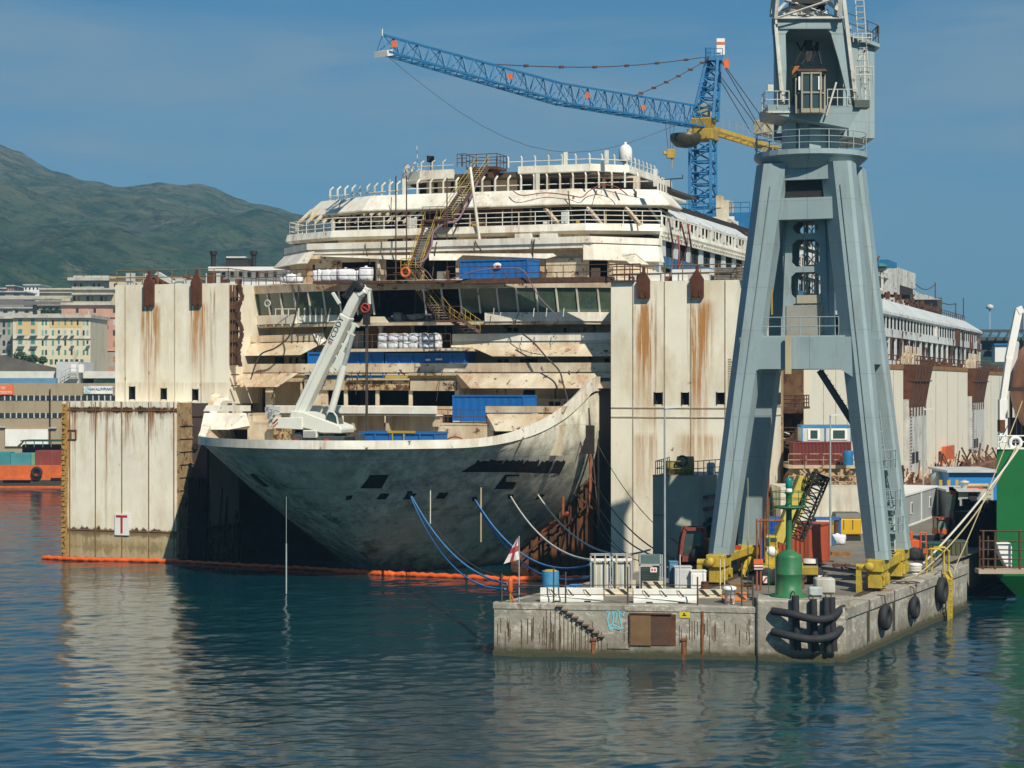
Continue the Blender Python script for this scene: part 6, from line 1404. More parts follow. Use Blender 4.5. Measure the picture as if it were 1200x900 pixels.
for k, (f_, w_, h_) in enumerate(((.05, 1.8, 1.9), (.83, 1.9, 1.6), (1.0, 1.7, 1.2), (.93, 1.9, 1.4))):
    p = RO+cd*(17.5*f_); b = MB(); b.beam(p-cd*w_/2+Vector((0, 0, .8+h_/2)), p+cd*w_/2+Vector((0, 0, .8+h_/2)), 1.5, h_); b.build('ballast_block' if k else 'control_box', M('concrete_cream', (.50,.46,.33), var=.3, vs=2, dirt=.5), t, True, bevel=.06)
b = MB(); p = RO+cd*17; b.beam(p-cd*1.5-Vector((0, 0, 1.0)), p+cd*1.2-Vector((0, 0, 1.0)), 1.4, .9); b.build('hanging_ballast', M('concrete_cream', (0,0,0)), t, True)
# operator cab, dark dish shaped
p = RO-cd*3.9+Vector((0, 0, -1.6)); b = MB(); b.lathe((0, 0, 0), [(0.2, -1.0), (1.1, -.85), (1.6, -.35), (1.75, .3), (1.6, .55)], 12); b.v = [(p.x+v[0], p.y+v[1]*.8, p.z+v[2]) for v in b.v]; b.build('cab', M('crane_cab_dark', (.05,.05,.03), rough=.4, var=.5, vs=3), t, True)
AX = RO-cd*.2+Vector((0, 0, H-(69-450)*B0.y/F-zj)); AX.x += 1.3
b = MB(); b.truss(RO+Vector((.3, 0, 1)), AX, 2.3, 2.3, 6, .15, up=(.342, .94, 0), w2=1.2, h2=1.2); b.build('apex_tower', CRBLUE, t, True)
b = MB(); b.cbox(AX.x, AX.y, AX.z-.3, 1.8, 1.6, .5); b.rail([(AX.x-.9, AX.y-.8, AX.z), (AX.x+.9, AX.y-.8, AX.z)], 1, .9, .04); b.cbox(AX.x-.6, AX.y, AX.z+.2, .6, .8, 1.0); b.build('apex_platform', CRBLUE, t, True)
b = MB(); b.box(AX.x+.3, AX.y-.3, AX.z+.4, AX.x+1.2, AX.y-.25, AX.z+2.2); fl = b.build('apex_flag', WPLAIN, t, True)
b = MB(); b.box(AX.x+.3, AX.y-.33, AX.z+1.5, AX.x+1.2, AX.y-.31, AX.z+1.8); b.box(AX.x+1.0, AX.y-1, AX.z-1.2, AX.x+1.6, AX.y-.9, AX.z-.2); b.build('apex_marker', ORANGE, t, True)
def jp(px): 
    best = min((abs((600+F*(RO+D*(k/100)).x/(RO+D*(k/100)).y)-px), k) for k in range(101))[1]/100
    p = RO+D*best; p.z += -.9*4*best*(1-best)*.9+1.9; return p
for px in (575, 735):
    e = jp(px); a_ = AX+Vector((0, 0, .3)); b = MB(); b.sweep([a_.lerp(e, k/8)+Vector((0, 0, -1.0*sin(pi*k/8)*(a_-e).length/60)) for k in range(9)], .05, 5, 0)
    for k in range(1, 7): c = a_.lerp(e, k/7)+Vector((0, 0, -1.0*sin(pi*k/7)*(a_-e).length/60)); b.cbox(c.x, c.y, c.z-.12, .5, .2, .24)
    b.build('jib_tie', RSTEEL, t, True)
for f_ in (.74, .92):
    for s_ in (-.7, .7): b = MB(); b.tube(AX+side*s_, RO+cd*17.5*f_+side*s_+Vector((0, 0, 1)), .05, 5); b.build('counter_tie', RSTEEL, t, True)
b = MB(); b.sweep([TIPp.lerp(RO-cd*5, k/14)+Vector((0, 0, -6.2*sin(pi*k/14)*(1-.15*k/14))) for k in range(15)], .022, 4); b.build('slack_rope', RSTEEL, t, True)
hx = RO-cd*7.2; hz = H-(178-450)*hx.y/F
b = MB(); [b.tube((hx.x+d_, hx.y, hx.z), (hx.x+d_*.5, hx.y, hz+.3), .025, 4) for d_ in (-.6, -.1, .4)]; b.build('hoist_rope', ROPED, t, True)
b = MB(); b.cbox(hx.x, hx.y, hz-.7, .9, .6, 1.0); b.cbox(hx.x-.15, hx.y, hz-.3, 1.3, .5, .35); b.tube((hx.x+.1, hx.y, hz-.7), (hx.x+.1, hx.y, hz-1.8), .1); b.build('hook_block', OCHRE, t, True, bevel=.08)
# ================================================================ quay
qFL = (-1.04, 108.5); qFR = (14.6, 106.1); dq = (sin(radians(26)), cos(radians(26)))
def Q(p, s): return (p[0]+dq[0]*s, p[1]+dq[1]*s)
qR0 = (18.0, 105.9); qR1 = Q(qR0, 28.5)
qpoly = [qFL, qFR, qR0, qR1, (qR1[0]-1.6, qR1[1]+.8), Q((qR1[0]-1.6, qR1[1]+.8), 190), Q(qFL, 215)]
b = MB(); b.prism([(x, y, -3) for x, y in qpoly], [(x, y, QZ-.004) for x, y in qpoly]); tag(b.build('quay', CONC, bevel=.06), kind='structure')
PAVE = M('quay_paving', (.20,.185,.155), rough=.95, var=.3, vs=.15, dirt=.7, dcol=(.10,.085,.065), rust=.15, rscale=.25, bump=.15)
ins = [(qFL[0]+.9, qFL[1]+.6), (qFR[0], qFR[1]+.7), (qR0[0]-1.2, qR0[1]+.9), Q((qR0[0]-1.2, qR0[1]+.9), 27.0), Q((qR0[0]-2.6, qR0[1]), 213), Q((qFL[0]+.9, qFL[1]+.6), 213)]
b = MB(); b.face([(x, y, QZ) for x, y in ins]); tag(b.build('quay_pavement', PAVE), kind='structure')
# fouled waterline of the quay
ALG = M('algae_concrete', (.10,.095,.05), rough=.8, var=.5, vs=1.5, dirt=.8, dcol=(.03,.035,.015))
b = MB(); b.band([qFL, qFR, qR0, qR1], [(.10, -.5), (.10, .28), (-.2, .34), (-.2, -.5)]); tag(b.build('quay_footing', CONC), kind='structure')
# lip stones along the front and side
b = MB(); b.band([qFL, qFR], [(.05, 2.55), (.05, QZ+.02), (-.75, QZ+.02), (-.75, 2.55)]); b.band([qR0, qR1], [(.1, 2.3), (.1, QZ+.03), (-.9, QZ+.03), (-.9, 2.3)]); tag(b.build('quay_coping', CONC, bevel=.05), kind='structure')
b = MB()
for s_ in (4.2, 9.6, 14.5, 21.0): p = Q(qR0, s_); b.box(p[0]-.3, p[1]-.06, .6, p[0]+.14, p[1]+.06, QZ+.02)
tag(b.build('quay_joint', M('joint_dark', (.05,.045,.035), rough=1)), kind='structure')
fdir = Vector((qFR[0]-qFL[0], qFR[1]-qFL[1], 0)).normalized(); frot = math.atan2(fdir.y, fdir.x); fn = Vector((fdir.y, -fdir.x, 0))
def FQ(px, py): # point on the quay's front face
    k = (px-600)/F; s = (k*qFL[1]-qFL[0])/(fdir.x-k*fdir.y); Y = qFL[1]+fdir.y*s; return Vector((qFL[0]+fdir.x*s, Y, H-(py-450)*Y/F))
def fbx(mb, px0, px1, py0, py1, out, inn=.05, m=0):
    a, c = FQ(px0, (py0+py1)/2), FQ(px1, (py0+py1)/2); z0, z1 = FQ((px0+px1)/2, py1).z, FQ((px0+px1)/2, py0).z
    p = []
    for z in (z0, z1):
        for q, o in ((a, out), (c, out), (c, -inn), (a, -inn)): v = q+fn*o; p.append((v.x, v.y, z))
    mb.hexa(p, m)
# weathering lumps of the front wall: vertical broken ribs, exposed bars
random.seed(31); b = MB(); b2 = MB()
for k in range(95):
    px = random.uniform(583, 880); 
    if 735 < px < 795 or 695 < px < 725: continue
    y0 = random.uniform(722, 745); y1 = y0+random.uniform(8, 30)
    if y1 > 764: y1 = 764
    fbx(b, px, px+.6, y0, y1, .03)
for k in range(14): px = 640+k*5+random.uniform(-1, 1); fbx(b, px, px+.7, 712+k*2.2, 762, .03)
b3 = tag(b.build('exposed_bars', M('rust_bar', (.13,.075,.04), rough=.95, var=.5, vs=4)), 'rusty vertical reinforcement bars showing in the quay front', 'reinforcement', kind='stuff')
# steps going down to the right in the quay front
t = thing('quay_steps', 'concrete steps descending along the quay front left of the blue graffiti', 'steps', FQ(680, 740))
for k in range(9):
    b = MB(); x = 652+k*6.1; y = 709+k*4.4; fbx(b, x, x+8, y, y+1.6, .22); fbx(b, x+.5, x+1.6, y+1.6, y+5.5, .12); b.build('step', M('step_brown', (.20,.15,.10), rough=.95, var=.4, vs=3), t, True)
b = MB(); fbx(b, 712, 738, 753, 760, .06); b.build('landing', CONC, t, True)
# rusty double door recess
t = thing('rusty_door', 'rusty brown double steel door set in the quay front', 'door', FQ(762, 756))
b = MB(); fbx(b, 739, 763, 719.5, 756, .10); b.build('door_leaf', M('door_rust_light', (.17,.10,.045), rough=.9, var=.3, vs=1.5, rust=.4), t, True)
b = MB(); fbx(b, 763.3, 786, 719.5, 756, .06); b.build('door_leaf', M('door_rust_dark', (.085,.045,.03), rough=.9, var=.3, vs=1.5), t, True)
b = MB(); fbx(b, 738, 787, 718.3, 719.8, .16); fbx(b, 737.5, 739, 718.3, 757, .14); fbx(b, 786, 792, 720, 757, .02); b.build('frame', RPLATE, t, True)
b = MB(); fbx(b, 796, 808.5, 715.5, 724, .04); so_ = b.build('warning_sign', M('sign_yellow', (.62,.50,.03), bump=0, rough=.5)); tag(so_, 'small yellow sign board on the quay front beside the rusty doors', 'sign')
b = MB(); fbx(b, 801, 802.6, 718, 720, .055); fbx(b, 800, 804.5, 720.4, 721.6, .055); b.build('pictogram', BLACK, so_, True)
# graffiti strokes
t = thing('graffiti', 'light blue crown like graffiti scrawl on the quay front', 'graffiti', FQ(722, 740))
GR = M('graffiti_blue', (.16,.50,.60), rough=.7, bump=0)
for st in (((710, 717), (714, 717), (712, 726), (714, 735), (716, 739)), ((713, 735), (718, 731), (722, 737), (727, 738)), ((718, 716), (719, 724), (718, 731)), ((722, 714), (723, 720), (721, 730)), ((727, 715), (726, 723), (728, 731), (729, 738)), ((726, 716), (732, 716), (730, 722)), ((716, 738), (722, 733), (729, 738)), ((719, 718), (724, 716), (729, 720))):
    b = MB()
    for a, c in zip(st[:-1], st[1:]): p, q = FQ(*a)+fn*.02, FQ(*c)+fn*.02; b.beam(p, q, .02, .07, up=(0, 0, 1)) if abs(p.z-q.z) < .01 else b.beam(p, q, .02, .07, up=(fdir.x, fdir.y, 0))
    b.build('stroke', GR, t, True)
for px, w_, y0, y1, lb in ((823.5, 2.4, 716, 773, 'tall rust red stain and pipe on the quay front right of the yellow sign'), (802, 4, 752, 774, 'rusty outlet below the yellow sign near the waterline'), (696, 4, 752, 766, 'rusty outlet at the foot of the quay steps')):
    b = MB(); fbx(b, px-w_/2, px+w_/2, y0, y1, .10); 
    if w_ > 3: fbx(b, px-w_*.9, px+w_*.9, y0-4, y0-1.5, .12)
    tag(b.build('rusty_pipe', M('pipe_rust_orange', (.24,.09,.03), rough=.95, var=.5, vs=4)), lb, 'pipe')
# corner plinth
p0 = FQ(886, 700); 
b = MB(); A_ = FQ(886, 740); zt = 3.35
pl = [(A_.x, A_.y-.25), (14.7, 105.75), (17.2, 105.65), (18.3, 106.6), (18.6, 108.0), (A_.x+.4, 109.2)]
b.prism([(x, y, -.4) for x, y in pl], [(x, y, zt) for x, y in pl]); tag(b.build('corner_plinth', CONC, bevel=.08), 'raised pale concrete corner block of the quay carrying the green beacon', 'plinth')
# green beacon
bx, by = GX(924.5, 107.6), 107.6
t = thing('harbour_beacon', 'green harbour beacon tower with round gallery and teal lamp on the quay corner', 'beacon', (bx, by, zt))
GRN = M('beacon_green', (.022,.15,.06), rough=.5, var=.25, vs=1.5, rust=.22, rscale=1.3, streak=.6, scol=(.22,.12,.05), dirt=.4, dcol=(.09,.16,.07))
b = MB(); b.lathe((0, 0, 0), [(1.0, 0), (1.0, .12), (.72, .14), (.72, 1.2), (.735, 1.22), (.735, 1.27), (.72, 1.29), (.72, 2.15), (.66, 2.32), (.3, 2.5), (.2, 2.58)], 28); b.build('base_drum', GRN, t)
b = MB(); b.lathe((0, 0, 0), [(.19, 2.5), (.16, 4.7), (.22, 4.85), (.17, 4.9), (.17, 5.6), (.24, 5.66), (.24, 5.74)], 14); b.build('column', GRN, t)
b = MB(); b.lathe((0, 0, 0), [(.2, 4.75), (.9, 4.88), (.92, 4.95), (.2, 4.95)], 24); b.build('gallery', GRN, t)
b = MB()
for k in range(8): a = k*pi/4; b.tube((.88*cos(a), .88*sin(a), 4.95), (.88*cos(a), .88*sin(a), 5.75), .02, 5)
for z in (5.35, 5.75): b.ring((0, 0, z), .88, .02, 'z', 24, 5)
b.build('gallery_rail', GRN, t)
b = MB(); b.lathe((0, 0, 0), [(.17, 5.72), (.19, 5.85), (.13, 5.95)], 14); b.build('lamp_base', WPLAIN, t)
b = MB(); b.lathe((0, 0, 0), [(.15, 5.93), (.19, 6.0), (.19, 6.4), (.12, 6.5), (0, 6.52)], 16); b.build('lamp_lens', M('lens_teal', (.01,.22,.20), rough=.2, bump=0), t)
b = MB()
for s_ in (-.18, .18): b.tube((-.95+s_, -.2, .1), (-.95+s_, -.2, 4.9), .02, 5)
[b.tube((-1.13, -.2, 2.9+.3*k), (-.77, -.2, 2.9+.3*k), .015, 4) for k in range(7)]
b.build('ladder', GRN, t)
# concrete blocks by the beacon
for (x0, x1, y0, y1, Y, d, lb, mt) in ((956, 979, 678, 696, 108.6, 1.0, 'pale concrete cube beside the green beacon', M('pale_concrete', (.46,.45,.40), rough=.9, var=.2, vs=2, dirt=.5)), (948, 965, 688, 699, 107.2, .5, 'small pale metal box leaning before the concrete cube', M('pale_metal', (.40,.46,.46), rough=.6, dirt=.3))):
    b = MB(); pbox(b, x0, x1, y0, y1, Y, d); tag(b.build('concrete_block', mt, bevel=.08), lb, 'block')
# fenders on the corner
RB = RUBBER
def fend(pts, label, r=.215):
    q = [Vector(p) for p in pts]; out = []
    for i in range(len(q)-1):
        p0_, p1, p2, p3 = [q[max(0, min(len(q)-1, j))] for j in (i-1, i, i+1, i+2)]
        for k in range(5): s = k/5; out.append(.5*((2*p1)+(p2-p0_)*s+(2*p0_-5*p1+4*p2-p3)*s*s+(3*p1-p0_-3*p2+p3)*s**3))
    out.append(q[-1]); b = MB(); b.sweep(out, r, 12); return tag(b.build('rubber_fender', RB), label, 'fender', 'black rubber fenders on the quay corner')
def PF(px, py, dY=-.9): Y = 106.2+dY; return P(px, py, Y)
fend([PF(905, 716, -.5), PF(925, 719, -1.1), PF(945, 724, -1.35), PF(962, 726, -1.35), PF(977, 722, -.9), PF(987, 711, .3)], 'upper horizontal black rubber fender bent round the quay corner')
fend([PF(905, 740, -.5), PF(925, 745, -1.1), PF(948, 749, -1.35), PF(966, 748, -1.35), PF(979, 743, -.9), PF(988, 733, .3)], 'lower horizontal black rubber fender bent round the quay corner')
for x, y0, y1, lb in ((932, 698, 762, 'leftmost vertical'), (953, 702, 764, 'second vertical'), (968, 700, 764, 'third vertical'), (974.5, 700, 763, 'rightmost vertical')):
    fend([PF(x, y0, -.75), PF(x+1, (y0+y1)/2, -.8), PF(x+3, y1, -.75)], lb+' black rubber fender on the quay corner', .2)
    b = MB(); b.sweep([PF(x, y0+3, -.7), PF(x-1, y0-4, -.2), PF(x-4, y0-5, .8)], .035, 5); tag(b.build('fender_chain', RSTEEL), 'rusty chain holding the %s fender' % lb, 'chain')
# tyres on the quay side
sidep = lambda s: Q((qR0[0]+.35, qR0[1]), s)
rotq = -radians(26)
for px, py, r, lb in ((1038, 723, .55, 'nearest black tyre on the quay side'), (1072, 712, .5, 'middle tyre hung low on the quay side'), (1104, 692, .62, 'farthest and largest tyre beside the yellow ladder')):
    k = (px-600)/F; s = (k*qR0[1]-(qR0[0]+.35))/(dq[0]-k*dq[1]); x, y = sidep(s); z = H-(py-450)*y/F
    b = MB(); b.ring((0, 0, 0), r, r*.42, 'x', 28, 10); tag(b.build('tyre_fender', RUBBER, auto=False), lb, 'tyre', 'tyres on the quay side'); o = COL.objects[-1]; o.location = (x, y, z); o.rotation_euler = (0, 0, rotq)
    b = MB(); b.sweep([(x, y, z+r), (x-.1, y-.2, z+r+.7), (x-.5, y-.1, QZ+.05)], .04, 5); tag(b.build('chain', RSTEEL), 'rusty chain above the %s' % lb, 'chain')
# yellow ladder
x, y = sidep(21.6); t = thing('quay_ladder', 'yellow steel ladder with hoop handrails on the quay side', 'ladder', (x, y, 0), rotq)
b = MB(); [b.beam((.15, s_, -.3), (.15, s_, 2.6), .12, .2) for s_ in (-.38, .38)]; [b.beam((.15, s_, 2.6), (-.1, s_*1.6, 3.0), .12, .2) for s_ in (-.38, .38)]; b.build('stringer', YEL, t)
b = MB(); [b.tube((.15, -.38, .2+.33*k), (.15, .38, .2+.33*k), .035, 6) for k in range(8)]; b.build('rung', YEL, t)
for s_ in (-.65, .65): b = MB(); b.sweep([(-.1, s_, 2.9), (-.1, s_, 4.3), (-.35, s_, 4.5), (-1.0, s_, 4.5), (-1.2, s_, 4.3), (-1.2, s_, 2.9)], .07, 8); b.build('handrail', YEL, t)
b = MB(); b.cbox(-1.25, -.7, 4.2, .25, .25, .3); b.build('lamp', ORANGE, t)
# bollard with rope eye
bq = G(1072, 672); t = thing('bollard', 'white roped mooring bollard near the right crane foot', 'bollard', bq)
b = MB(); b.lathe((0, 0, 0), [(.35, 0), (.28, .1), (.26, .42), (.42, .5), (.42, .6), (.3, .66), (0, .66)], 18); b.build('post', WPLAIN, t)
b = MB(); [b.ring((0, 0, .2+.1*k), .38, .07, 'z', 18, 6) for k in range(3)]; b.build('rope_turns', ROPEW, t)
# red painted patch on the coping
b = MB(); p = G(1030, 691.5, QZ+.036); b.add([(p[0]-.9, p[1]-.3, p[2]), (p[0]+.9, p[1]-.1, p[2]), (p[0]+.8, p[1]+.25, p[2]), (p[0]-.7, p[1]+.15, p[2])], [(0, 1, 2, 3)]); tag(b.build('painted_mark', REDP), 'faded red paint patch on the quay coping before the right crane foot', 'marking')
# crane rails on the quay
DK = M('rail_steel', (.07,.045,.03), rough=.7)
b = MB()
for px, py in ((1012, 693), (835, 685)):
    p = G(px, py); b.beam((p[0]-sA*3, p[1]-cA*3, QZ+.03), (p[0]+sA*70, p[1]+cA*70, QZ+.03), .12, .06); b.beam((p[0]-sA*3+.25, p[1]-cA*3, QZ+.006), (p[0]+sA*70+.25, p[1]+cA*70, QZ+.006), .5, .008)
b.xf(lambda x, y, z: (x, y, z)); tag(b.build('crane_rails', DK), kind='structure')
# railing posts at the front edge
posts = [(587, 672), (607, 628), (648, 664), (662, 670), (735, 664), (817, 676), (869, 660), (882, 676)]
RPO = M('thin_rust_post', (.10,.07,.05), rough=.9, var=.4, vs=3)
t = thing('edge_railing', 'thin rusty post and rail fence along the quay front edge', 'railing', FQ(720, 706))
for px, py in posts:
    if px == 607: continue
    a = FQ(px, 706)-fn*.3; b = MB(); b.tube((a.x, a.y, QZ), (a.x, a.y, H-(py-450)*a.y/F), .045, 6); b.build('post', RPO, t, True)
b = MB()
for py in (686, 697):
    q = [FQ(px, 706)-fn*.3 for px in (587, 660, 735, 817, 884)]; b.sweep([(v.x, v.y, H-(py-450)*v.y/F+random.uniform(-.03, .03)) for v in q], .025, 5)
b.build('rail', RPO, t, True)
# flag
a = FQ(607, 700)-fn*.4; t = thing('flag', 'white flag with a red cross hanging from a thin pole at the quay corner', 'flag', (a.x, a.y, QZ))
b = MB(); b.tube((0, 0, 0), (0, 0, H-(628-450)*a.y/F-QZ), .035, 6); b.build('pole', GALV, t)
FLGW = M('flag_white', (.68,.66,.64), rough=.8, bump=0); FLGR = M('flag_red', (.42,.05,.06), rough=.8, bump=0)
zt_ = H-(629-450)*a.y/F-QZ; b = MB(); vs = []; mi = []
for j in range(9):
    for i in range(9):
        s, v = i/8, j/8; w_ = .85; x = -s*w_*(.15+.85*v)-.0; z = zt_-1.25*v-s*.1-.15*s*(v); y = .07*sin(s*7+v*4); vs.append((x, y, z))
for j in range(8):
    for i in range(8): b.add([vs[j*9+i], vs[j*9+i+1], vs[(j+1)*9+i+1], vs[(j+1)*9+i]], [(0, 1, 2, 3)], 1 if (3 <= i <= 4 or 3 <= j <= 4) else 0, True)
b.build('cloth', [FLGW, FLGR], t)
a = FQ(597, 706)-fn*.3; t = thing('lifebuoy_post', 'yellow post with orange rescue gear at the left quay corner', 'post', (a.x, a.y, QZ))
b = MB(); b.tube((0, 0, 0), (0, 0, 1.0), .05, 8); b.build('post', YEL, t); b = MB(); b.lathe((0, 0, 0), [(.05, .5), (.16, .7), (.13, 1.1), (.16, 1.25), (.05, 1.4)], 10); b.build('rescue_bag', ORANGE, t); b = MB(); b.tube((.05, 0, .4), (.22, 0, .05), .06); b.build('strap', ORANGE, t)
# jersey barriers
def barrier(px0, px1, pyb, hgt, label, kind, depth=.5, group='quay barriers'):
    a, c = G(px0, pyb), G(px1, pyb+(.25 if px1-px0 > 40 else 0)); L_ = (Vector(c)-Vector(a)).length; rz = math.atan2(c[1]-a[1], c[0]-a[0])
    t = thing('concrete_barrier', label, 'barrier', ((a[0]+c[0])/2, (a[1]+c[1])/2, QZ), rz, group)
    m = {'w': M('barrier_white', (.68,.68,.63), rough=.8, var=.12, vs=2, dirt=.4, dcol=(.4,.37,.3), streak=.3), 's': M('barrier_cream', (.58,.52,.38), rough=.8, var=.15, vs=2, dirt=.4), 'o': M('barrier_orange', (.50,.17,.05), rough=.8, var=.2, vs=2, dirt=.4)}[kind]
    pr = [(-depth/2, 0), (-depth/2, hgt*.25), (-depth*.22, hgt*.5), (-depth*.18, hgt), (depth*.18, hgt), (depth*.22, hgt*.5), (depth/2, hgt*.25), (depth/2, 0)]
    b = MB(); b.prism([(-L_/2, y, z) for y, z in pr], [(L_/2, y, z) for y, z in pr]); b.build('body', m, t, bevel=.02)
    if kind == 'w':
        n_ = int(L_/.95)
        for k in range(n_):
            x = -L_/2+.5+k*.95; b = MB(); b.sweep([(x, -depth*.2-.02, hgt*.9), (x+.12, -depth*.5, hgt*.82), (x+.3, -depth*.5, hgt*.5), (x+.42, -depth*.3, hgt*.45), (x+.1, -depth*.24, hgt*.9)], .018, 4); b.build('lifting_loop', RSTEEL, t)
        b = MB(); [b.box(x-.18, -depth/2-.01, 0, x+.18, -depth/2+.1, .09) for x in (-L_*.25, L_*.25)]; b.build('foot_slot', BLACK, t)
    else:
        n_ = max(2, int(L_/.75)); b = MB()
        for k in range(n_):
            x = -L_/2+.25+k*L_/n_; p = [(x, -depth*.235-.01, hgt*.5), (x+.26, -depth*.235-.01, hgt*.5), (x+.02, -depth*.19-.012, hgt*.98), (x-.24, -depth*.19-.012, hgt*.98)]; b.extr(p, (0, .02, 0))
            p = [(x, -depth*.235-.01, hgt*.5), (x+.26, -depth*.235-.01, hgt*.5), (x+.4, -depth*.5-.01, hgt*.25), (x+.14, -depth*.5-.01, hgt*.25)]; b.extr(p, (0, .02, 0))
        b.build('black_stripe', BLACK, t)
    return t
barrier(633, 707, 705, .78, 'long white concrete barrier at the front edge below the blue barrel', 'w')
barrier(742, 817, 706.5, .78, 'long white concrete barrier at the front edge below the grey cabinets', 'w')
barrier(708, 741, 698.5, .42, 'black striped cream barrier between the two long white ones', 's')
barrier(697, 745, 692, .62, 'black striped barrier standing against the steel bottle cages', 's')
barrier(752, 777, 693, .6, 'short striped barrier behind the dark green cabinet', 's')
barrier(818, 846, 701, .5, 'black striped cream barrier left of the white bucket', 's')
barrier(846, 875, 704.5, .5, 'orange and black striped barrier behind the white bucket', 'o')
for px, lb in ((824, 'left'), (879, 'right')): pass
# blue barrel
a = G(645, 692); t = thing('barrel', 'blue drum with yellow topping behind the left white barrier', 'barrel', a)
b = MB(); b.lathe((0, 0, 0), [(.5, 0), (.52, .3), (.5, .6), (.52, .9), (.5, 1.15)], 22); b.build('drum', M('drum_blue', (.06,.25,.45), rough=.5, var=.2, vs=2, dirt=.3), t); b = MB(); b.lathe((0, 0, 0), [(.47, 1.1), (.3, 1.22), (0, 1.24)], 20); b.build('yellow_fill', OCHRE, t)
a = G(668, 694); b = MB(); [b.ring((a[0]+random.uniform(-.3, .5), a[1]+random.uniform(-.2, .2), QZ+.1+.1*k), .35, .05, 'z', 16, 5) for k in range(4)]; tag(b.build('rope_coil', ROPEB), 'coil of blue rope beside the blue drum', 'rope')
# steel bottle cages / cabinets
def cage(px0, px1, py0, py1, label, n_):
    a, c = G(px0, py1), G(px1, py1); Y = a[1]; Hh = (py1-py0)*Y/F; L_ = c[0]-a[0]
    t = thing('bottle_cage', label, 'gas bottle cage', ((a[0]+c[0])/2, Y, QZ), 0, 'gas bottle cages')
    b = MB(); e = .06
    for x in (-L_/2, L_/2-e):
        for y in (0, .9): b.box(x, y, 0, x+e, y+e, Hh)
    for z in (0, Hh*.82, Hh-e):
        b.box(-L_/2, 0, z, L_/2, e, z+e); b.box(-L_/2, .9, z, L_/2, .96, z+e)
        for x in (-L_/2, L_/2-e): b.box(x, 0, z, x+e, .9, z+e)
    b.build('frame', GALV, t)
    for k in range(n_):
        for r_ in (0, 1):
            x = -L_/2+.2+k*(L_-.4)/(n_-1); b = MB(); b.lathe((x, .3+.35*r_, .08), [(.11, 0), (.115, .03), (.115, Hh*.66), (.07, Hh*.74), (.035, Hh*.76), (.035, Hh*.82)], 10); b.build('gas_bottle', [GALV, LGREY, M('bottle_tan', (.42,.38,.26), rough=.5)][(k+r_) % 3], t)
    b = MB(); b.box(-L_/2+.02, -.02, Hh*.83, L_/2-.02, .0, Hh*.9); b.build('top_strip', WPLAIN, t)
    b = MB(); b.box(-L_*.32, -.08, 0, -L_*.32+.09, -.02, Hh*1.02); b.box(L_*.2, -.08, 0, L_*.2+.08, -.02, Hh*1.02); b.build('post', M('post_tan', (.45,.38,.25)), t)
cage(692, 716, 650, 693, 'left cage of grey gas bottles with a white strip on top', 8); cage(717.5, 741, 650, 693, 'right cage of grey gas bottles beside the dark green cabinet', 8)
a = G(762, 693); t = thing('switch_cabinet', 'dark green switch cabinet with a small red and white sign', 'cabinet', a)
b = MB(); b.box(-.55, 0, 0, .5, .8, 1.35); b.build('body', M('cabinet_green', (.03,.05,.04), rough=.6, var=.3, vs=3), t, bevel=.03)
b = MB(); [b.box(-.5, -.03, .15+.14*k, .45, 0, .22+.14*k) for k in range(8)]; b.build('louvre', M('cabinet_green', (0,0,0)), t)
b = MB(); b.box(-.62, 0, 1.6, .7, 1, 2.1); b.build('glazed_top', M('cabinet_glass', (.10,.15,.15), rough=.3), t); b = MB(); [b.box(x, -.04, 0, x+.07, .03, 2.15) for x in (-.64, .55, .66)]; b.box(-.64, -.04, 1.5, .7, .02, 1.6); b.build('frame', GALV, t)
b = MB(); b.box(0, -.07, 1.12, .38, -.04, 1.4); b.build('sign', WPLAIN, t); b = MB(); b.box(.06, -.08, 1.18, .16, -.07, 1.34); b.box(.22, -.08, 1.18, .32, -.07, 1.34); b.build('sign_mark', REDP, t)
# white bucket
a = G(855, 707.5); t = thing('bucket', 'white plastic bucket with lid on the quay edge', 'bucket', a)
b = MB(); b.lathe((0, 0, 0), [(.26, 0), (.30, .75), (.36, .76), (.36, .84)], 22); b.build('body', WPLAIN, t); b = MB(); b.lathe((0, 0, 0), [(.375, .8), (.375, .92), (.2, .98), (0, .98)], 22); b.build('lid', WPLAIN, t); b = MB(); b.box(-.2, -.30, .12, .2, -.26, .32); b.build('label', M('bucket_label', (.35,.16,.08), bump=0), t)
# misc white drums and boxes behind barriers
for px, py, w_, h_, mt, lb in ((800, 688, 1.0, 1.2, LGREY, 'grey metal box below the red excavator cab'), (818, 689, .9, 1.0, WPLAIN, 'white crate right of the grey metal box'), (789, 686, .5, 1.4, M('tube_blue', (.08,.22,.33)), 'blue grey bin in front of the dark caisson')):
    a = G(px, py); b = MB(); b.cbox(a[0], a[1], QZ, w_, .8, h_); b.cbox(a[0], a[1], QZ+h_, w_*1.08, .88, .06); b.box(a[0]-w_/2+.08, a[1]-.43, QZ+.15, a[0]+w_/2-.08, a[1]-.4, QZ+h_-.12); tag(b.build('storage_box', mt, bevel=.03), lb, 'box')
